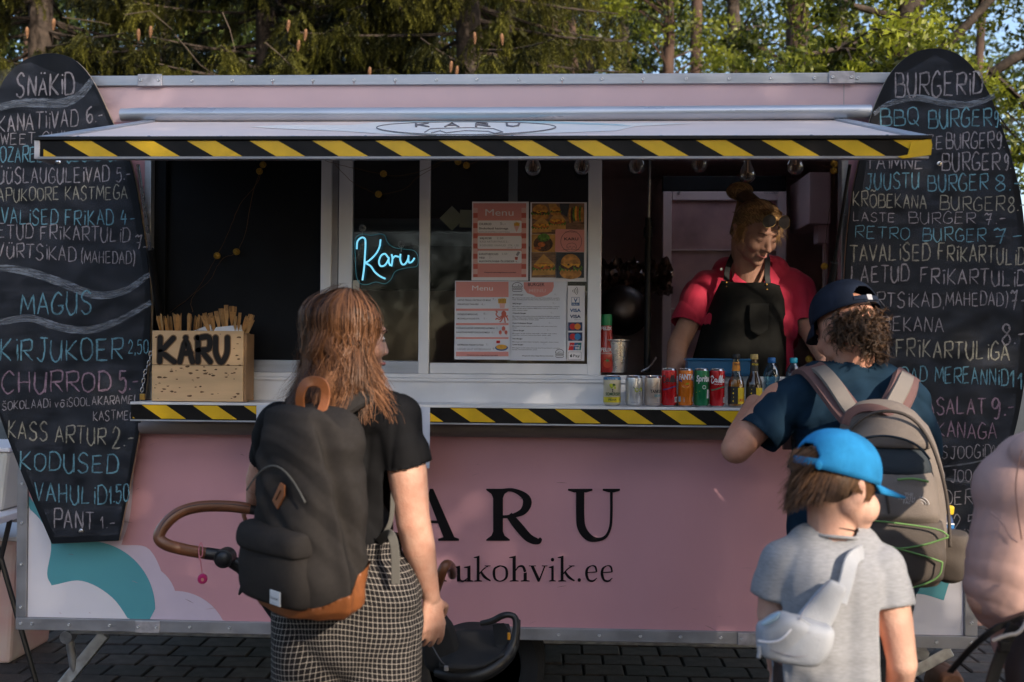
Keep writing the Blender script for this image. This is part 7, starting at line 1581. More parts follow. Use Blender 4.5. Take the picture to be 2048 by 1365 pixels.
ribbon3('shoulder_strap', [P(1712,842,-1.02), P(1690,815,-1.0), P(1660,775,-.93), P(1638,748,-.86), P(1620,736,-.78), P(1600,745,-.68), P(1590,800,-.60), P(1590,900,-.60)], .085, .016, m_mau, K, (-.3,-.8,.9))
ribbon3('strap_webbing', [P(1715,838,-1.035), P(1693,806,-1.015), P(1668,768,-.955), P(1648,744,-.895), P(1632,734,-.80)], .048, .010, m_strapg, K, (-.3,-.8,.9))
ribbon3('shoulder_strap', [P(1775,838,-1.0), P(1790,812,-.98), P(1806,780,-.93), P(1812,762,-.86), P(1815,752,-.78), P(1820,760,-.68), P(1815,820,-.60)], .085, .016, m_mau, K, (.3,-.8,.9))
ribbon3('strap_webbing', [P(1772,838,-1.03), P(1788,806,-1.0), P(1804,776,-.95), P(1812,758,-.885), P(1815,750,-.80)], .048, .010, m_strapg, K, (.3,-.8,.9))
ribbon3('grab_handle', [P(1690,850,-1.10), P(1698,830,-1.10), P(1722,817,-1.10), P(1755,818,-1.10), P(1785,832,-1.10), P(1798,852,-1.09)], .026, .014, m_mau, K, (0,-1,.3))
ribbon3('side_webbing', [P(1588,880,-.80), P(1586,905,-.86), P(1580,925,-.87), P(1577,936,-.87)], .010, .003, m_blk, K, (0,-1,0)); ribbon3('side_webbing', [P(1585,860,-.66), P(1589,900,-.76), P(1600,960,-.86), P(1625,1040,-.95)], .018, .003, m_blk, K, (-.5,-1,0))
sp_ = mpc+tm_*.165; lay('side_pocket', [((sp_.x, sp_.y, mz(q)), a, b, ym) for q, a, b in ((1160,.02,.04),(1150,.04,.06),(1110,.052,.065),(1080,.054,.065),(1062,.050,.06))], m_tau2, 20, .004)
bc = P(1884, 1068, -1.02); bt = thing('sport_drink_bottle', 'small blue bottle with yellow cap tucked in the side pocket of the hiking backpack', 'bottle', tuple(bc))
Mb = Euler((0,.16,0)).to_matrix(); m_bb = mat('blue_bottle', (.01,.035,.13), .25, coat=.4); m_yc = mat('yellow_cap', (.62,.40,.02), .4)
add('bottle_body', MB().lathe(bc, [(1e-4,-.10),(.028,-.10),(.030,-.02),(.031,.02),(.024,.045),(.016,.062),(.016,.07)], 24, M=Mb), m_bb, bt, smooth='auto'); add('cap', MB().lathe(bc, [(.021,.062),(.022,.066),(.0215,.082),(.018,.086),(1e-4,.087)], 24, M=Mb), m_yc, bt, smooth='auto')
add('label_band', MB().lathe(bc, [(.0312,.016),(.0285,.034)], 24, M=Mb), mat('blue_label', (.02,.13,.34), .4), bt); add('white_ring', MB().lathe(bc, [(.0318,.010),(.0318,.014)], 24, M=Mb), c_wht, bt); add('white_ring', MB().lathe(bc, [(.0288,.034),(.0272,.037)], 24, M=Mb), c_wht, bt)
# ================================================================ boy
YBy = -1.8; BP = lambda a, b, Y=YBy: P(a, b, Y)
Bo = thing('person', 'boy in a bright blue cap and grey t-shirt standing at the right', 'person', (*BP(1665,1365).xy, 0), None)
mb = MB(); fb = Vector((.90,.44,-.20)); Mby = basis(fb); bc_ = BP(1676,975,-1.80); sb = .91
Wb = headmb(mb, bc_, Mby, sb, neck=BP(1664,1085,-1.80), nose=.86, neckr=.050)
mb.ell(Wb(.046,.045,-.035), (.033,.034,.036)); mb.ell(Wb(-.046,.045,-.035), (.030,.030,.030))
for sx in (-1, 1): mb.cap(Wb(sx*.046,-.004,-.030), Wb(sx*.028,.056,-.066), .032, .026)
mb.cap(BP(1560,1125), BP(1545,1230,-1.78), .040, .034); mb.cap(BP(1545,1230,-1.78), BP(1556,1330,-1.68), .033, .024); handmb(mb, BP(1556,1330,-1.68), (.1,.3,-1), (.8,.5,0), side=-1, curl=.5, s=.75)
mb.cap(BP(1768,1140,-1.82), BP(1790,1240,-1.84), .040, .037); mb.cap(BP(1790,1240,-1.84), BP(1804,1325,-1.84), .037, .031); mb.cap(BP(1804,1325,-1.84), BP(1798,1370,-1.78), .032, .028); mb.cap(BP(1798,1370,-1.78), BP(1775,1430,-1.68), .028, .021); handmb(mb, BP(1775,1430,-1.68), (-.1,.4,-1), (-.8,.5,0), side=1, curl=.5, s=.75)
mb.cap(BP(1664,1080), BP(1662,1130), .045, .07); mb.cap(BP(1580,1128), BP(1745,1135), .045, .045); mb.cap(BP(1662,1150), BP(1672,1360), .085, .09)
for x in (1625, 1720): mb.cap((BP(x,1400).x, YBy+.02, BP(0,1440).z), (BP(x,1400).x, YBy+.03, .08), .06, .035)
blob('body', mb, m_skin_c, Bo, voxel=.0042, smooth=6)
m_gry = mat('grey_marl_jersey', (.27,.275,.295), .92, spec=.15, var=.16, vscale=70, stretch=(1,1,6), bump=.12, bscale=600, sheen=.15)
mb = MB(); mb.cap(BP(1588,1122), BP(1738,1130,-1.81), .056, .056); mb.cap(BP(1625,1100), BP(1705,1100), .060, .060); mb.cap(BP(1568,1128), BP(1548,1185,-1.79), .054, .052); mb.cap(BP(1760,1138,-1.82), BP(1782,1212,-1.84), .054, .053)
mb.cap(BP(1640,1160), BP(1642,1290), .105, .10); mb.cap(BP(1695,1165), BP(1700,1290), .10, .10); mb.cap(BP(1640,1290), BP(1638,1400), .105, .11); mb.cap(BP(1700,1290), BP(1708,1400), .105, .115); mb.ell(BP(1600,1150), (.05,.06,.06)); mb.ell(BP(1735,1160), (.05,.06,.07))
def cutb(co):
    d = np.array((BP(1790,1240,-1.84)-BP(1768,1140,-1.82)).normalized()); s0 = np.array(BP(1775,1213,-1.84)); a_ = np.minimum((co-s0)@d, co[:,0]-BP(1740,0).x+.004); l0 = np.array(BP(1550,1188,-1.79)); dl = np.array((BP(1545,1230,-1.78)-BP(1560,1125)).normalized())
    b_ = np.minimum((co-l0)@dl, BP(1562,0).x-co[:,0]); nk = .055*(1-np.linalg.norm((co-np.array(BP(1668,1062,-1.80)))/np.array([.056,.058,.038]), axis=1)); return np.maximum.reduce([a_, b_, nk, BP(0,1425).z-co[:,2]])
def fboy(co):
    z0 = BP(0,1250).z; m_ = np.clip((z0+.05-co[:,2])/.12, 0.25, 1.6); return folds(.007, 38, (.35,.1,.9), seed=3, warp=.9, sharp=2.0)(co)*m_+creases(.009, 36, (.55,.1,.8), seed=5)(co)*m_
blob('t_shirt', mb, m_gry, Bo, voxel=.006, smooth=5, disp=fboy, cut=cutb, thick=.002)
add('neck_rib', MB().tube([BP(1668,1060,-1.80)+Vector((.0585*math.cos(a), .0615*math.sin(a), -.014-.010*math.sin(a+.4))) for a in np.linspace(0, 6.283, 26)], .0035, 6), m_gry, Bo, smooth=True)
mb = MB(); mb.cap(BP(1625,1400), BP(1720,1400), .11, .11)
for x in (1625, 1722): mb.cap((BP(x,0).x, YBy, BP(0,1420).z), (BP(x,0).x, YBy, .48), .085, .08)
blob('shorts', mb, mat('olive_shorts', (.07,.07,.055), .85), Bo, voxel=.008, smooth=4, disp=folds(.005, 22, seed=1), cut=lambda co: np.maximum(.44-co[:,2], co[:,2]-BP(0,1412).z), thick=.002)
add('neck_cord', MB().tube([BP(1664,1056,-1.80)+Vector((.052*math.cos(a), .052*math.sin(a), -.002-.012*math.sin(a+.5))) for a in np.linspace(0, 6.283, 26)], .0012, 5), m_blk, Bo)
m_capb = mat('bright_blue_twill', (.020,.19,.42), .9, spec=.15, var=.16, vscale=25, bump=.3, bscale=450)
capB, Wcb = capdome(Bo, Wb(0,-.006,.030), Mby, sb*1.0, m_capb, .105, .006, tilt=-.07)
ribbon3('cap_strap', [Wcb(-.045,-.104,.010), Wcb(-.02,-.117,.008), Wcb(.02,-.117,.008), Wcb(.045,-.104,.010)], .016, .003, m_capb, capB, tuple(-fb)); add('strap_tab', MB().ell(Wcb(.048,-.104,.004), (.008,.004,.010)), m_capb, capB, smooth=True)
m_hair_b = hairmat('brown_child_hair', (.050,.024,.012), (.26,.13,.06), .42); bcn = np.array(bc_); FB, RB, UB = (np.array(Mby.col[k]) for k in (1,0,2))
def bhair(R):
    ph = R.uniform(-2.5, 2.35); aph = abs(ph); zz = R.uniform(-.040+.045*max(0,ph),.030) if aph < 1.15 else R.uniform(.006,.034)
    if 1.3 < aph < 1.85: zz = R.uniform(.022,.036)
    d = -FB*math.cos(ph)+RB*math.sin(ph); base = bcn+RB*(d@RB)*.076+FB*((d@FB)*.088-.012)+UB*zz; L = R.uniform(.018,.042) if aph < 1.15 else R.uniform(.012,.026); sw = R.uniform(-.22,.22); dr = -UB*1.0+d*R.uniform(.0,.14)+np.cross(UB,d)*sw-FB*.35; dr /= np.linalg.norm(dr)
    if R.random() < .12 and abs(ph) < 1: dr = dr+d*.45
    return [base+dr*L*u+d*.003*math.sin(u*2.2)-UB*.006*u*u for u in np.linspace(0,1,7)], np.tile(d,(7,1)), .15+.55*R.random()**1.5
Q, A_t = strands(rng, 5200, bhair, .0026, 7); quads('hair', Q, m_hair_b, Bo, attr=A_t)
def btuft(R):   # tuft coming out of the opening above the cap strap
    a = R.uniform(-.035,.035); base = np.array(Wcb(a, -.098, R.uniform(.014,.045))); dr = -FB*R.uniform(.5,1)-UB*R.uniform(.3,1.2)+RB*R.uniform(-.5,.5); dr /= np.linalg.norm(dr); L = R.uniform(.012,.038)
    return [base+dr*L*u-UB*.014*u*u for u in np.linspace(0,1,6)], np.tile(-FB,(6,1)), .1+.5*R.random()
Q, A_t = strands(rng, 700, btuft, .0026, 6); quads('hair_tuft', Q, m_hair_b, Bo, attr=A_t)
hb = MB(); hb.ell(bc_+Mby@Vector((0,-.020,.012)), (.076,.088,.056), Mby); blob('hair_mass', hb, mat('brown_hair_base', (.035,.018,.010), .7), Bo, voxel=.006, smooth=3, cut=lambda co: (co-bcn)@FB+.002)
facebits(Wb, Bo, .9)
# sling bag
m_sb = mat('pale_grey_nylon', (.36,.375,.41), .95, spec=.08, var=.08, vscale=12, bump=.2, bscale=300); Sg = thing('sling_bag', 'pale grey sling bag worn across the back of the boy in the blue cap', 'sling bag', tuple(BP(1600,1260,-1.98)))
ribbon3('strap', [BP(1738,1100,-1.80), BP(1728,1104,-1.855), BP(1705,1120,-1.905), BP(1692,1165,-1.925), BP(1680,1205,-1.935)], .030, .004, m_sb, Sg, (0,-1,.2))
def panel(name, pts, Yf, thk, m, parent, amp=.004, seed=1, vox=.005, rnd=.012):
    """soft padded shape from an outline in picture coordinates"""
    v = [P(a, b, Yf) for a, b in spline(pts+[pts[0]], 4)[:-1]]; c = sum(v, Vector())/len(v); mb = MB(); k = len(v); L = [(1-.22,-thk),(1-.05,-thk*.75),(1,-thk*.2),(1,thk*.3),(.9,thk*.8)]; vs = []
    for sc_, dy in L: vs += [Vector(((p.x-c.x)*sc_+c.x, p.y+dy, (p.z-c.z)*sc_+c.z)) for p in v]
    fs = [(i*k+j, i*k+(j+1)%k, (i+1)*k+(j+1)%k, (i+1)*k+j) for i in range(len(L)-1) for j in range(k)]+[tuple(range(k))[::-1], tuple((len(L)-1)*k+j for j in range(k))]
    return blob(name, mb.add(vs, fs), m, parent, voxel=vox, smooth=4, disp=lambda co: folds(amp, 40, (.6,.1,.8), seed=seed)(co)+creases(amp*1.2, 38, (.7,.1,-.6), seed=seed+2)(co))
panel('upper_panel', [(1660,1158),(1690,1172),(1688,1190),(1662,1252),(1655,1262),(1598,1238),(1602,1222),(1640,1178)], -1.925, .014, m_sb, Sg, .002)
panel('pouch', [(1596,1234),(1640,1250),(1660,1254),(1658,1290),(1640,1322),(1610,1330),(1560,1322),(1520,1308),(1514,1280),(1514,1250),(1524,1244),(1560,1228)], -1.945, .042, m_sb, Sg, .005, 4)
panel('inner_flap', [(1518,1250),(1540,1234),(1560,1222),(1562,1232),(1545,1246),(1526,1252)], -1.985, .008, mat('pale_blue_lining', (.30,.42,.52), .6), Sg, .001)
add('zip', MB().tube([BP(1516,1282,-1.992), BP(1540,1286,-1.998), BP(1565,1280,-1.998), BP(1590,1250,-1.985), BP(1596,1238,-1.97)], .0022, 6, smooth=2), c_wht, Sg); add('zip_puller', MB().tube([BP(1517,1292,-1.985), BP(1519,1304,-1.985), BP(1517,1316,-1.985)], .004, 8), m_sb, Sg)
for pts in ([(1600,1240),(1606,1222),(1643,1180),(1660,1160)],[(1560,1230),(1600,1262),(1655,1275)],[(1540,1300),(1600,1318),(1648,1300)]): add('stitching', MB().tube([BP(a, b, -1.945 if b < 1240 else -1.988) for a, b in pts], .0012, 5, smooth=2), c_gry, Sg)
ribbon3('seam_fold', [BP(1598,1240,-1.972), BP(1625,1256,-1.975), BP(1655,1264,-1.965)], .012, .006, m_sb, Sg, (0,-1,0))

# ================================================================ vendor
YV = .30; VP = lambda a, b, Y=YV: P(a, b, Y)
V = thing('person', 'vendor in a crimson shirt and black apron with bun and sunglasses on her head', 'person', (*VP(1480,700).xy, ZB0+.06), None)
mb = MB(); fv = Vector((.40,-.80,-.54)); Mv = basis(fv); vc = VP(1503,468,.14); Wv = headmb(mb, vc, Mv, 1.10, neck=VP(1492,560,.24), neckr=.060)
mb.cap(VP(1400,592), VP(1352,690,.22), .048, .044); mb.cap(VP(1352,690,.22), VP(1345,755,.10), .044, .034); handmb(mb, VP(1345,755,.10), (.1,-.5,-.9), (0,-.9,.2), side=-1, curl=.5)
mb.cap(VP(1588,580), VP(1608,655,.16), .048, .044); mb.cap(VP(1608,655,.16), VP(1640,715,-.02), .042, .029); handmb(mb, VP(1640,715,-.02), (.35,-.75,-.5), (-.3,-.3,-1), side=-1, curl=.75)
mb.cap(VP(1490,560,.27), VP(1490,600,.3), .055, .09); mb.cap(VP(1420,590), VP(1565,585), .05, .05); mb.cap(VP(1490,600), VP(1480,760), .10, .12); mb.cap((VP(1480,760).x, YV+.02, 1.2), (VP(1480,760).x, YV+.05, ZB0+.12), .13, .07)
blob('body', mb, m_skin_t, V, voxel=.0045, smooth=4)
m_crm = mat('crimson_cotton', (.46,.018,.055), .8, var=.12, vscale=14, bump=.2, bscale=450, sheen=.1)
mb = MB(); mb.cap(VP(1412,578), VP(1572,572,.28), .078, .076); mb.cap(VP(1455,552,.30), VP(1535,548,.28), .080, .078); mb.cap(VP(1398,585), VP(1368,650,.25), .072, .066); mb.cap(VP(1368,645,.26), VP(1362,668,.25), .066, .066); mb.cap(VP(1590,580,.28), VP(1604,655,.18), .070, .068)
mb.cap(VP(1470,620), VP(1470,760), .145, .15); mb.cap(VP(1520,620,.28), VP(1520,760,.28), .14, .14); mb.ell(VP(1450,650,.22), (.10,.09,.09)); mb.ell(VP(1535,650,.20), (.10,.09,.09))
def cutv(co):
    d = np.array((VP(1352,690,.22)-VP(1385,575)).normalized()); s0 = np.array(VP(1362,645,.25)); a_ = np.minimum((co-s0)@d, VP(1410,0).x-co[:,0]); d2 = np.array((VP(1608,655,.16)-VP(1592,565)).normalized()); s2 = np.array(VP(1606,652,.17)); b_ = np.minimum((co-s2)@d2, co[:,0]-VP(1572,0).x)
    c = np.array(VP(1502,528,.20)); r = (co-c); nk = .07*(1-np.linalg.norm(r/np.array([.075,.10,.055]), axis=1)); c2 = np.array(VP(1503,572,.17)); vn = .05*(1-(np.abs((co-c2)[:,0])/.034+np.clip(np.abs((co-c2)[:,2]),0,1)/.085)) ; vn = np.minimum(vn, .22-co[:,1])
    return np.maximum.reduce([a_, b_, nk, vn])
blob('shirt', mb, m_crm, V, voxel=.0062, smooth=4, disp=lambda co: folds(.005, 36, (.6,.2,.75), seed=11)(co)+creases(.010, 34, (.8,.1,.5), seed=1)(co), cut=cutv, thick=.002)
for sx, pts in ((-1, [(1470,532,.22),(1458,560,.185),(1478,592,.17),(1500,606,.165),(1492,575,.175)]),(1, [(1530,528,.20),(1552,560,.175),(1543,588,.16),(1508,606,.16),(1520,570,.17)])):
    v = [VP(*q) for q in pts]; add('collar', MB().add([tuple(q+Vector((0,-.014,0))) for q in v]+[tuple(q+Vector((0,-.004,0))) for q in v], [(0,1,2,3,4),(9,8,7,6,5)]+[(i,i+5,(i+1)%5+5,(i+1)%5) for i in range(5)]), m_crm, V, bev=.002)
m_apr = mat('black_denim', (.012,.012,.011), .85, var=.25, vscale=20, bump=.25, bscale=500, spec=.08)
def grid(name, rows, m, parent, amp=.005, seed=1, thick=.003, n=26):
    """cloth hung over the front: rows of picture points with depth, filled in between"""
    vs = []; R = []
    for r in rows:
        sp_ = spline([tuple(P(*q)) for q in r], 8); t = np.linspace(0, len(sp_)-1, n); a = np.array(sp_); R.append(np.stack([np.interp(t, range(len(sp_)), a[:,k]) for k in range(3)], 1))
    R2 = []; 
    for j in range(len(R)-1):
        for k in range(6): u = k/6; R2.append(R[j]*(1-u)+R[j+1]*u)
    R2.append(R[-1]); A = np.array(R2); f = folds(amp, 34, (.8,.1,.5), seed=seed); A = A.reshape(-1,3); A[:,1] += f(A); m_ = len(R2)
    mb = MB(); mb.add([tuple(q) for q in A], [(j*n+i, j*n+i+1, (j+1)*n+i+1, (j+1)*n+i) for j in range(m_-1) for i in range(n-1)]); o = add(name, mb, m, parent, smooth=True); s_ = o.modifiers.new('solid','SOLIDIFY'); s_.thickness = thick; return o
grid('apron', [[(1438,562,.165),(1475,566,.120),(1530,566,.115),(1553,572,.135)],[(1424,590,.19),(1465,595,.100),(1535,595,.090),(1562,600,.13)],[(1400,650,.22),(1440,650,.10),(1490,650,.085),(1545,650,.075),(1566,655,.14)],[(1380,720,.24),(1430,720,.10),(1490,720,.09),(1545,720,.09),(1566,725,.15)],[(1375,790,.24),(1430,790,.11),(1490,790,.10),(1545,790,.10),(1560,790,.15)]], m_apr, V, .006, 3)
grid('apron_pocket', [[(1493,607,.072),(1532,607,.070)],[(1493,640,.062),(1530,640,.056)],[(1496,662,.060),(1512,670,.054),(1529,660,.056)]], m_apr, V, .001, 5)
ribbon3('apron_strap', [VP(1448,562,.155), VP(1450,540,.17), VP(1460,515,.20), VP(1468,505,.26)], .024, .004, m_blk, V, (0,-1,.2)); ribbon3('apron_strap', [VP(1530,568,.112), VP(1528,548,.125), VP(1529,520,.17), VP(1525,508,.24)], .024, .004, m_blk, V, (0,-1,.2))
for a, b in ((1448,566),(1449,574),(1527,570),(1528,580)): add('stud', MB().ell(VP(a,b,.105 if a > 1500 else .145), (.004,.003,.004)), m_brass, V)
add('shirt_button', MB().ell(VP(1438,540,.19), (.006,.003,.006)), c_wht, V)
# hair pulled up into a bun
m_hair_v = hairmat('blond_hair', (.05,.026,.012), (.46,.27,.12), .5); vcn = np.array(vc); FV, RV, UV = (np.array(Mv.col[k]) for k in (1,0,2)); bun = np.array(VP(1474,386,.20))
hb = MB(); hb.ell(vc+Mv@Vector((0,-.012,.050)), (.082,.094,.078), Mv); hb.ell(Vector(bun), (.050,.045,.036)); hb.cap(vc+Mv@Vector((0,-.05,.09)), Vector(bun), .04,.03)
blob('hair_mass', hb, mat('blond_hair_base', (.07,.035,.017), .7), V, voxel=.006, smooth=3, cut=lambda co: np.minimum((co-vcn)@FV-.062+.25*np.abs((co-vcn)@RV), .105-((co-vcn)@UV)))
def vh(R):
    ph = R.uniform(-2.7, 2.7); d = FV*math.cos(ph)+RV*math.sin(ph); f = max(0, math.cos(ph)); z0 = .085*f**.7+(-.035)*(1-f**.7); base = vcn+RV*(d@RV)*.084+FV*((d@FV)*.092-.012)+UV*(z0+R.uniform(0,.05)); pts = []; tgt = bun-UV*.01
    for u in np.linspace(0, 1, 10):
        q = base*(1-u)+tgt*u; r = q-(vcn+UV*.045); L = np.linalg.norm(r); need = .095+R.uniform(0,.001); q = (vcn+UV*.045)+r/L*max(L, need); pts.append(q)
    return pts, np.tile(d+UV*.4,(10,1)), .2+.7*R.random()**1.3
Q, A_t = strands(rng, 2200, vh, .003, 10)
def vb(R):
    M_e = np.array(Euler((R.uniform(0,6.28), R.uniform(0,6.28), R.uniform(0,6.28))).to_matrix()); r = R.uniform(.030,.052); a0 = R.uniform(0,6.28); return [bun+(M_e@np.array([r*math.cos(a0+a), r*math.sin(a0+a), .004]))*np.array([1.05,.9,.72]) for a in np.linspace(0,R.uniform(1.5,3.6),10)], np.tile(np.array([0,-1,.2]),(10,1)), .2+.7*R.random()
Q2, A2 = strands(rng, 1100, vb, .003, 10)
def vw(R):   # loose wisps at the temples
    s_ = 1 if R.random() < .65 else -1; base = vcn+RV*s_*.080+FV*R.uniform(0,.05)+UV*R.uniform(.0,.07); L = R.uniform(.03,.075); dr = -UV+RV*s_*R.uniform(.1,.9)+R.normal(0,.25,3); dr /= np.linalg.norm(dr); w_ = R.uniform(.002,.007); return [base+dr*L*u+RV*w_*math.sin(u*7) for u in np.linspace(0,1,9)], np.tile(FV,(9,1)), .5+.5*R.random()
Q3, A3 = strands(rng, 240, vw, .0018, 9); quads('hair', np.concatenate([Q,Q2,Q3]), m_hair_v, V, attr=np.concatenate([A_t,A2,A3]))
facebits(Wv, V, 1.06, open_=False)
# sunglasses pushed up on her head: a thing of its own
sg = thing('sunglasses', 'aviator sunglasses pushed up on the hair of the vendor', 'sunglasses', tuple(Wv(0,.085,.085))); Ms = basis(fv+Vector((0,0,.35))); m_lens = mat('dark_lens', (.010,.008,.008), .3, spec=.4); sc_ = Wv(0,.090,.088)
for sx in (-1, 1):
    c = sc_+Ms@Vector((sx*.036,.004,0)); pts = [c+Ms@Vector((.030*math.cos(a)*(1-.10*math.sin(a)), .004-.006*abs(math.cos(a))*(sx*math.cos(a)>0), .025*math.sin(a)-(.004 if math.sin(a)<0 else 0)*(1 if sx*math.cos(a)>0 else 0))) for a in np.linspace(0,6.283,25)]
    add('lens', MB().add([tuple(q) for q in pts[:-1]], [tuple(range(24))]), m_lens, sg); add('lens_rim', MB().tube(pts, .0011, 6), m_dbr, sg); add('temple_arm', MB().tube([c+Ms@Vector((sx*.030,0,.008)), Wv(sx*.086,.02,.075), Wv(sx*.088,-.05,.055)], .0014, 6), m_dbr, sg)
add('bridge', MB().tube([sc_+Ms@Vector((-.010,.004,.012)), sc_+Ms@Vector((0,.006,.015)), sc_+Ms@Vector((.010,.004,.012))], .0014, 6), m_dbr, sg)

for o_ in (V, sg): o_.location.y -= .06; o_.location.z -= .003
# ================================================================ person in pink at the right edge
YH = -1.72; HP = lambda a, b, Y=YH: P(a, b, Y)
Hd = thing('person', 'person in a pale pink sweatshirt cut off by the right edge of the picture', 'person', (*HP(2120,1365).xy, 0), None)
mb = MB(); fh = Vector((-.35,.93,-.15)); Mh2 = basis(fh); Wh = headmb(mb, HP(2185,790,-1.62), Mh2, 1.0, neck=HP(2170,900,-1.70)); mb.cap(HP(2170,900), HP(2160,960), .06,.09); mb.cap(HP(2160,980), HP(2160,1250), .10, .11)
mb.cap(HP(2010,990), HP(1970,1195,-1.74), .045,.04); mb.cap(HP(1970,1195,-1.74), HP(2030,1260,-1.50), .038,.026); handmb(mb, HP(2030,1260,-1.50), (.7,.5,-.3), (0,0,-1), side=-1, curl=.8)
mb.cap((HP(2130,0).x, YH, .9), (HP(2130,0).x, YH, .08), .09,.045); mb.cap((HP(2210,0).x, YH, .9), (HP(2210,0).x, YH, .08), .09,.045)
blob('body', mb, m_skin, Hd, voxel=.0055, smooth=5)
m_hoo = mat('dusty_pink_fleece', (.46,.295,.26), 1.0, var=.12, vscale=4, bump=.25, bscale=700, spec=.04)
mb = MB(); mb.cap(HP(2045,985), HP(2260,985), .105, .10); mb.cap(HP(2075,950), HP(2230,950), .10,.10); mb.cap(HP(2040,1000), HP(2006,1130,-1.74), .088,.078); mb.cap(HP(2006,1130,-1.74), HP(2004,1185,-1.74), .078,.070); mb.cap(HP(1990,1170,-1.74), HP(1998,1210,-1.72), .066,.060); mb.cap(HP(1994,1195,-1.72), HP(2045,1250,-1.55), .058,.045); mb.cap(HP(2100,1020), HP(2100,1280), .13,.12); mb.cap(HP(2190,1020), HP(2190,1280), .14,.14); mb.ell(HP(2140,905,-1.78), (.13,.07,.06))
blob('sweatshirt', mb, m_hoo, Hd, voxel=.0065, smooth=6, disp=lambda co: creases(.006, 16, (.8,.1,-.5), seed=8, warp=.3, p=.35)(co)+creases(.009, 70, (.35,.1,.95), seed=3, warp=.45, centre=HP(2000,1190,-1.74), rad=.13)(co)+creases(.006, 44, (.8,.1,-.6), seed=5, warp=.4, centre=HP(2050,1010,-1.80), rad=.12)(co), cut=lambda co: np.maximum(HP(0,1330).z-co[:,2], .07*(1-np.linalg.norm((co-np.array(HP(2175,872,-1.66)))/np.array([.08,.08,.06]), axis=1))), thick=.002)
for pts in ([(2044,900),(2030,960),(2034,1020),(2044,1080)],): add('seam', MB().tube([HP(a, b, -1.83) for a, b in pts], .0016, 5, smooth=2), mat('dark_seam_thread', (.30,.17,.14), .9), Hd)  # raglan seam drawn as a darker line
cf = MB(); c0, c1 = HP(2034,1246,-1.58), HP(2058,1262,-1.50)
for k in range(14): cf.tube([c0.lerp(c1, k/13), c0.lerp(c1, (k+.5)/13)], [.046, .043], 20)
add('rib_cuff', cf, m_hoo, Hd, smooth='auto')
add('sleeve_seam', MB().tube([HP(1982,1025,-1.80), HP(2005,1045,-1.82), HP(2020,1075,-1.83), HP(2036,1085,-1.84)], .0018, 5, smooth=1), m_hoo, Hd)
add('trousers', MB().tube([(HP(2130,0).x, YH, .98), (HP(2130,0).x, YH, .1)], [.12,.07], 20).tube([(HP(2210,0).x, YH, .98), (HP(2210,0).x, YH, .1)], [.12,.07], 20), m_trs, Hd, smooth='auto')
Q, A_t = strands(rng, 900, lambda R: ((lambda ph, d: ([np.array(Wh(0,0,.04))+d*np.array([.09,.1,.1])*math.sin(t_)+np.array([0,0,.1])*math.cos(t_) for t_ in np.linspace(.1,2.0,8)], np.tile(d,(8,1)), R.random()))(0, (lambda a: np.array([math.sin(a), -math.cos(a), 0]))(R.uniform(-1.9,1.9)))), .004, 8); quads('hair', Q, m_hair_b, Hd, attr=A_t)
pk = thing('waist_pack', 'black and pale cord harness hanging at the waist of the person in pink', 'bag', tuple(HP(2020,1280,-1.86)))
ribbon3('strap', [HP(2060,1225,-1.80), HP(2020,1245,-1.88), HP(1985,1262,-1.90), HP(1940,1300,-1.88), HP(1900,1345,-1.82)], .014, .004, m_blk, pk, (0,-1,0)); ribbon3('strap', [HP(2030,1250,-1.9), HP(2010,1290,-1.9), HP(1990,1345,-1.9), HP(1975,1400,-1.9)], .026, .005, m_blk, pk, (0,-1,0))
add('buckle', MB().box(HP(2000,0,-1.9).x, HP(2022,0,-1.9).x, -1.91, -1.895, HP(0,1262,-1.9).z, HP(0,1240,-1.9).z), m_blk, pk, bev=.003); add('cord', MB().tube([HP(1985,1282,-1.91), HP(2015,1270,-1.92), HP(2040,1268,-1.92), HP(2060,1230,-1.9), HP(2052,1185,-1.88), HP(2062,1150,-1.86)], .004, 8, smooth=2), mat('cream_cord', (.45,.38,.32), .8), pk)
panel('pouch', [(2040,1245),(2080,1240),(2110,1300),(2100,1400),(2035,1400),(2022,1330)], -1.86, .05, mat('black_nylon', (.02,.02,.022), .6), pk, .004, 3)
# ================================================================ stroller
YS = -.95; m_grip = mat('brown_leather_grip', (.17,.065,.030), .38, var=.25, vscale=10, coat=.25); m_sbl = mat('stroller_black', (.014,.014,.015), .4, coat=.15); m_sfab = mat('stroller_fabric', (.022,.022,.023), .85, bump=.2, bscale=400)
ST = thing('stroller', 'black stroller with a curved brown leather handlebar behind the woman', 'stroller', (*P(700,1300,YS).xy, 0))
hp_ = [(*P(500,1018,-.98),), (*P(455,1013,-1.0),), (*P(400,1014,-1.03),), (*P(358,1026,-1.06),), (*P(330,1050,-1.08),), (*P(318,1075,-1.09),), (*P(334,1090,-1.09),), (*P(370,1100,-1.07),), (*P(405,1106,-1.05),), (*P(418,1108,-1.04),)]
add('handlebar', MB().tube([Vector(q) for q in spline(hp_, 5)], .0175, 16), m_grip, ST, smooth='auto'); add('grip_seam', MB().tube([Vector(q)+Vector((.002,-.015,.009)) for q in spline(hp_[:6], 5)], .0012, 5), m_sbl, ST)
add('handle_tube', MB().tube([P(412,1107,-1.045), P(435,1110,-1.04), P(452,1118,-1.03)], .0185, 14), m_sbl, ST, smooth='auto'); add('handle_tube', MB().tube([P(498,1018,-.98), P(560,1030,-.95), P(600,1080,-.90)], .016, 12), m_sbl, ST, smooth='auto')
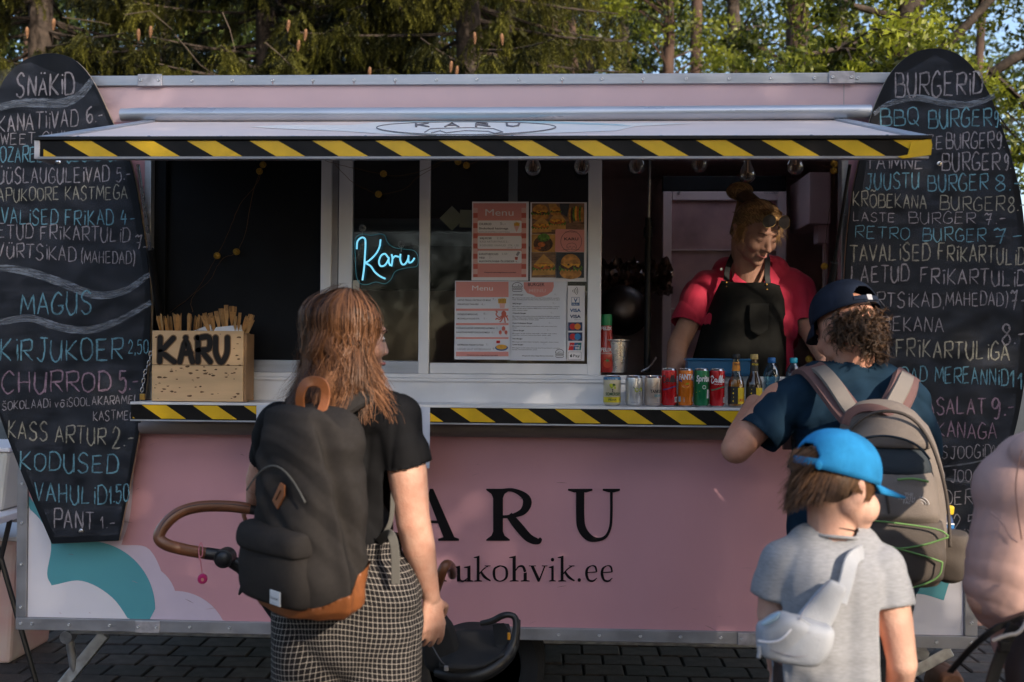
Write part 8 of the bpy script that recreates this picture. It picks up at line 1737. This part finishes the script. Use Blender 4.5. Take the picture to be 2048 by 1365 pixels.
jc = P(450,1116,-1.05); jt = add('folding_joint', MB().lathe(jc, [(1e-4,-.027),(.012,-.026),(.020,-.022),(.022,-.019),(.028,-.018),(.029,.0),(.029,.022),(1e-4,.022)], 24, axis='Y'), m_sbl, ST, smooth='auto'); add('joint_ring', MB().lathe(jc, [(.0225,-.0185),(.0240,-.0205),(.026,-.0190)], 24, axis='Y'), m_sbl, jt)
fr_s = lambda dy: [P(455,1118,-1.03)+Vector((0,dy,0)), P(490,1140,-1.0)+Vector((0,dy,0)), P(520,1185,-.98)+Vector((0,dy,0)), P(600,1300,-.95)+Vector((0,dy,0)), P(700,1400,-.92)+Vector((0,dy,0))]
for dy in (0, .45): add('push_arm', MB().tube(fr_s(dy), [.019,.020,.019,.018,.018], 12, smooth=1), m_sbl, ST, smooth='auto')
add('frame_clip', MB().tube([P(487,1162,-1.02), P(482,1182,-1.02), P(478,1190,-1.02)], [.004,.007,.003], 8), m_sbl, ST, smooth='auto')
ax = PX(700,1300,YS)
wz = .13
for x, y in ((P(620,1400,YS).x, -1.0), (P(620,1400,YS).x, -.5), (P(960,1400,YS).x, -.95), (P(960,1400,YS).x, -.55)):
    w_ = add('wheel', MB().lathe((x,y,wz), [(.095,-.018),(.115,-.016),(.125,0),(.115,.016),(.095,.018)], 32, axis='Y'), m_rub, ST, smooth='auto'); add('hub', MB().lathe((x,y,wz), [(.094,-.008),(.05,-.014),(.02,-.02),(1e-4,-.02)], 24, axis='Y'), m_sbl, w_, smooth='auto')
for y in (-.96, -.54): add('chassis_rail', MB().tube([P(700,1400,y), (P(800,1400,y).x, y, .34), (P(960,1400,y).x, y, .15)], .015, 10), m_sbl, ST, smooth='auto'); add('chassis_rail', MB().tube([(P(790,1400,y).x, y, .40), (P(620,1400,y).x, y, .15)], .015, 10), m_sbl, ST, smooth='auto')
# bumper bar: brown grip going up right behind the woman's arm
bb = [P(852,1240,-.90), P(858,1215,-.92), P(872,1178,-.95), P(885,1142,-.98), P(893,1130,-.96), P(902,1135,-.88), P(905,1150,-.75)]
add('bumper_bar', MB().tube([Vector(q) for q in spline([tuple(q) for q in bb], 5)], .0155, 14), m_grip, ST, smooth='auto'); add('bumper_clamp', MB().obox(P(862,1238,-.92), (.05,.05,.05)), m_sbl, ST, bev=.008)
# seat: backrest side wing, seat pad, footrest shell with its cut-out loop
panel('seat_side', [(858,1198),(870,1205),(888,1228),(905,1250),(920,1300),(915,1330),(880,1345),(850,1330),(845,1260)], -.92, .03, m_sfab, ST, .002, 3)
grid('seat_pad', [[(880,1262,-.60),(930,1245,-.60),(985,1246,-.60),(1018,1248,-.60)],[(882,1275,-.80),(920,1262,-.85),(985,1262,-.85),(1022,1262,-.82)],[(878,1330,-1.0),(905,1336,-1.02),(960,1335,-1.02),(1008,1310,-1.0)],[(880,1345,-.98),(905,1350,-1.0),(955,1348,-1.0),(1008,1322,-.98)]], m_sfab, ST, .002, 2, .012, 22)
add('seat_shell', MB().tube([P(870,1345,-.98), P(920,1356,-1.0), P(970,1348,-1.0), P(1012,1320,-.98), P(1030,1285,-.95), P(1035,1240,-.92)], [.012,.022,.024,.022,.016,.010], 12, smooth=2), m_sbl, ST, smooth='auto')
add('footrest_loop', MB().tube([P(962,1247,-.92), P(985,1243,-.93), P(1003,1232,-.94), P(1018,1229,-.94), P(1032,1235,-.94), P(1033,1262,-.95), P(1027,1290,-.96), P(1014,1312,-.97)], [.008,.010,.010,.009,.010,.012,.014,.014], 12, smooth=2), m_sbl, ST, smooth='auto')
add('footrest_web', MB().add([tuple(P(a,b,Y_)) for a, b, Y_ in ((985,1250,-.9),(1008,1246,-.93),(1018,1262,-.94),(1018,1290,-.95),(1008,1306,-.96),(990,1290,-.93))], [(0,1,2,3,4,5)]), m_sfab, ST)
add('reflector_tab', MB().box(PX(1015,1270,-.97), PX(1021,1270,-.97), -.985, -.975, PZ(1018,1278,-.97), PZ(1018,1264,-.97)), mat('amber_tab', (.65,.28,.02), .4), ST, bev=.002)
add('harness_strap', MB().tube([P(848,1270,-.97), P(862,1290,-.98), P(880,1322,-1.0), P(893,1335,-1.0)], .004, 6, smooth=1), m_sbl, ST); add('harness_buckle', MB().box(PX(889,1335,-1.0), PX(898,1335,-1.0), -1.015, -1.0, PZ(893,1340,-1.0), PZ(893,1330,-1.0)), m_alud, ST, bev=.002)
# yo-yo hanging from the handle
yy_ = thing('yoyo', 'magenta yo-yo hanging by a pink string from the brown stroller handle', 'toy', tuple(P(405,1158,-1.07))); m_str = mat('pink_string', (.62,.20,.24), .8); m_mag = mat('magenta_plastic', (.45,.01,.12), .35)
add('string', MB().tube([P(399,1120,-1.09), P(397,1098,-1.085), P(402,1082,-1.08), P(406,1098,-1.09), P(404,1115,-1.09), P(399,1112,-1.09), P(401,1122,-1.09), P(404,1146,-1.08)], .0016, 6, smooth=2), m_str, yy_)
Cy = P(405,1158,-1.07)
for s_ in (-1, 1): add('half', MB().lathe(Cy, [(1e-4,-.011*1),(.011,-.011),(.014,-.008),(.0145,-.003),(.012,-.001),(1e-4,-.001)], 20, M=Euler((math.radians(90 if s_ > 0 else -90), 0, .35)).to_matrix()), m_mag, yy_, smooth='auto')
add('face_sticker', MB().disc(Cy+Vector((0.004,-.0118,0)), .005), mat('pale_orange_dot', (.60,.22,.18), .4), yy_)
# ================================================================ clutter at the left edge, behind the trailer corner
tb_ = thing('folding_table', 'white folding table with thin black legs beyond the left end of the trailer', 'table', tuple(P(-60,1150,.5)))
add('table_top', MB().box(PX(-420,1030,.5), PX(22,1030,.5), .35, 1.0, PZ(0,1042,.5), PZ(0,1028,.5)), c_wht, tb_, bev=.004)
for a, b, c_, d in ((-20,1040,80,1300),(20,1040,-60,1330),(-300,1040,-380,1300)):
    p0, p1 = P(a,b,.5), P(c_,d,.5); p1.z = .0; add('leg', MB().tube([p0, p1], .012, 8), m_sbl, tb_, smooth='auto')
for k, (a, b, c_, d, Y_, nm, lb, m__) in enumerate(((-120,1080,34,1165,.9,'storage_tub','milky plastic tub with pinkish contents beyond the left corner of the trailer', mat('milky_tub', (.62,.55,.48), .5, col2=(.6,.3,.28), vscale=3)),(-200,890,20,1020,1.6,'white_crate','pale crate standing on the folding table at the left edge', mat('cream_crate', (.6,.58,.52), .6)))):
    x0, x1 = PX(a,b,Y_), PX(c_,b,Y_); z1, z0 = PZ(a,b,Y_), PZ(a,d,Y_) 
    if k == 1: z0 = PZ(0,1028,.5)+.001; z1 = z0+.28; Y_ = .55; x0, x1 = PX(-200,950,.55), PX(16,950,.55)
    else: z0 = 0.0
    t = thing(nm, lb, 'tub' if k == 0 else 'crate', ((x0+x1)/2, Y_, z0)); add('tub_body', MB().prism([(x0+.03,z0),(x1-.03,z0),(x1,z1),(x0,z1)], lambda u,v: (u, Y_, v), lambda u,v: (u, Y_+.4, v)), m__, t, bev=.02); add('tub_rim', MB().box(x0-.01, x1+.01, Y_-.01, Y_+.41, z1, z1+.02), c_wht, t, bev=.004)
# bicycle-like dark leg and bag beyond the right corner
rb = thing('brown_bag', 'small brown bag on the paving beyond the right end of the trailer', 'bag', tuple(P(1885,1350,.8)))
panel('bag_body', [(1862,1350),(1870,1335),(1895,1330),(1915,1345),(1920,1400),(1858,1400)], .8, .10, mat('brown_bag_cloth', (.14,.06,.03), .8), rb, .004, 2)

# small card behind the glass under the neon sign
cp = P(712, 572, .022); o = add('notice_card', MB().box(cp.x-.014, cp.x+.014, .022, .023, cp.z-.02, cp.z+.022), mat('cream_card', (.5,.48,.42), .7), None); tag(o, 'small cream card stuck at the lower left of the glass under the neon sign', 'card')
# ================================================================ unseen tree on the photographer's side, crown gaps shaped to light only the people
m_lf3 = leafmat('unseen_shade_tree_leaves', (.02,.035,.01), (.07,.10,.02), .5, .12)
e1 = Vector((SUNV.y, -SUNV.x, 0)).normalized(); e2 = SUNV.cross(e1).normalized()
if e2.z < 0: e2 = -e2
R0 = Vector((0.2, -.5, 1.4)); ctr = R0 + SUNV*8.5
def ab(p): d = Vector(p)-R0; return d.dot(e1), d.dot(e2)
gaps = []
def gap(px, py, Y, r): a, b = ab(P(px, py, Y)); gaps.append((a, b, r))
# sun reaches the right side of the woman
for q in ((745,640,-1.5,.09),(740,720,-1.5,.09),(650,620,-1.5,.05),(800,820,-1.5,.10),(828,900,-1.5,.09),(835,980,-1.5,.085),(840,1060,-1.48,.085),(850,1130,-1.45,.075),(862,1210,-1.4,.08),(868,1270,-1.35,.07),
          (700,900,-1.65,.085),(705,980,-1.68,.09),(712,1060,-1.68,.09),(700,1130,-1.68,.09),(730,1190,-1.65,.08),(570,850,-1.6,.035),(610,830,-1.6,.03),(790,1180,-1.5,.10),(800,1260,-1.5,.12),(805,1340,-1.5,.13),(640,1040,-1.7,.035),
          # man
          (1500,800,-.6,.10),(1475,880,-.8,.08),(1545,850,-.75,.06),(1600,770,-.75,.05),(1700,770,-.9,.07),(1760,770,-.85,.10),(1810,790,-.85,.09),(1780,850,-1.1,.10),(1840,900,-1.05,.09),(1860,980,-1.05,.09),(1865,1060,-1.05,.08),(1745,690,-.85,.10),(1720,620,-.85,.06),(1830,1130,-1.05,.08),
          # boy
          (1690,900,-1.9,.12),(1760,920,-1.85,.10),(1730,1000,-1.85,.11),(1660,1010,-1.85,.08),(1700,1110,-1.9,.12),(1620,1120,-1.9,.09),(1780,1180,-1.9,.13),(1700,1220,-1.95,.12),(1580,1250,-2.0,.10),(1640,1290,-2.0,.10),(1740,1320,-1.9,.13),(1800,1330,-1.9,.12),(1560,1160,-1.85,.06),
          # vendor
          (1530,470,.0,.055),(1520,530,.0,.05),(1590,590,.05,.08),(1605,650,.02,.08),(1545,600,.0,.04),(1530,680,-.05,.07),(1500,720,-.05,.06),(1625,700,-.1,.06),
          # hoodie
          (2040,960,-1.85,.16),(2030,1080,-1.85,.15),(1990,1180,-1.85,.12),(2100,1000,-1.85,.34)): gap(*q)
ga = np.array(gaps); R3 = np.random.default_rng(77); N = 40000
a_ = R3.uniform(-4.2, 4.4, N); b_ = R3.uniform(-2.4, 2.2, N)
edge = b_ < 1.95+.18*np.sin(a_*2.1)+.12*np.sin(a_*5.3); a_, b_ = a_[edge], b_[edge]; n = len(a_); dd = R3.normal(0, .45, n)
pos = np.array(ctr)+a_[:,None]*np.array(e1)+b_[:,None]*np.array(e2)+dd[:,None]*np.array(SUNV)
inhole = np.zeros(n, bool)
for ga_, gb_, gr_ in gaps: inhole |= ((a_-ga_)**2+(b_-gb_)**2) < (gr_+.075)**2
TRN = ('front_panel', 'fascia', 'side_jamb', 'cloud_graphic', 'teal_graphic', 'large_letter', 'web_address_lettering', 'panel', 'chalk_lettering', 'bottom_rail', 'road_dust_film', 'dark_panel', 'rolled_tarp')
dgr = bpy.context.evaluated_depsgraph_get(); keep = np.ones(n, bool)
for i in np.nonzero(inhole)[0]:                          # a gap in the crown stays open only where it looks down on somebody, not on the trailer
    hit, loc, nrm, idx, ob, mx_ = S.ray_cast(dgr, Vector(pos[i]), -SUNV)
    if hit:
        r_ = ob
        while r_.parent is not None: r_ = r_.parent
        if all((lambda h_: not h_[0] or h_[4].name.split('.')[0] not in TRN)(S.ray_cast(dgr, Vector(pos[i])+e1*o1+e2*o2, -SUNV)) for o1, o2 in ((.04,0),(-.04,0),(0,.04),(0,-.04))) and r_.name.split('.')[0] in ('person', 'backpack', 'sling_bag', 'waist_pack', 'sunglasses', 'sport_drink_bottle'): keep[i] = False
for k in range(0):                                       # small chance gaps that let flecks through
    x0, y0, r0_ = R3.uniform(-4,4), R3.uniform(-2.3,1.2), R3.uniform(.02,.05); keep &= ((a_-x0)**2+(b_-y0)**2) > r0_**2
a_, b_, dd, pos = a_[keep], b_[keep], dd[keep], pos[keep]; n = len(a_)
nr = np.array(SUNV)+R3.normal(0,.55,(n,3)); nr /= np.linalg.norm(nr,axis=1)[:,None]; u = np.cross(nr, R3.normal(0,1,(n,3))); u /= np.linalg.norm(u,axis=1)[:,None]; v = np.cross(nr,u); s_ = (.075*R3.uniform(.7,1.2,n))[:,None]
A = np.stack([pos-u*s_, pos+v*s_*.55, pos+u*s_, pos-v*s_*.55], 1)
tr_ = thing('unseen_shade_tree', 'unseen broad leaved tree behind the photographer, crown gaps shaped to light only the people', 'tree', tuple((ctr-e1*4.7).xy)+(0,)); quads('leaves', A, m_lf3, tr_, kind='stuff', attr=R3.uniform(0,1,n))
tb0 = ctr-e1*4.7; tk = MB().tube([(tb0.x+.1, tb0.y-.1, 0), (tb0.x, tb0.y, 1.5), (tb0.x+.1, tb0.y-.05, 3), (tb0.x, tb0.y, 5), (tb0.x-.1, tb0.y, 6.5)], [.26,.22,.19,.13,.05], 12, smooth=1); add('trunk', tk, m_bark, tr_, smooth=True)
lm = MB()
for k in range(8):
    a0 = R3.uniform(-3.6,3.8); b0 = R3.uniform(.6,1.5); q = ctr+e1*a0+e2*b0+SUNV*.6; lm.tube([(tb0.x, tb0.y, 3.6+.22*k), ((tb0.x+q.x)/2, (tb0.y+q.y)/2-.1, (3.6+.22*k+q.z)/2+.2), tuple(q)], [.045,.026,.008], 7, smooth=1)
add('limbs', lm, m_bark, tr_, smooth=True, kind='stuff')
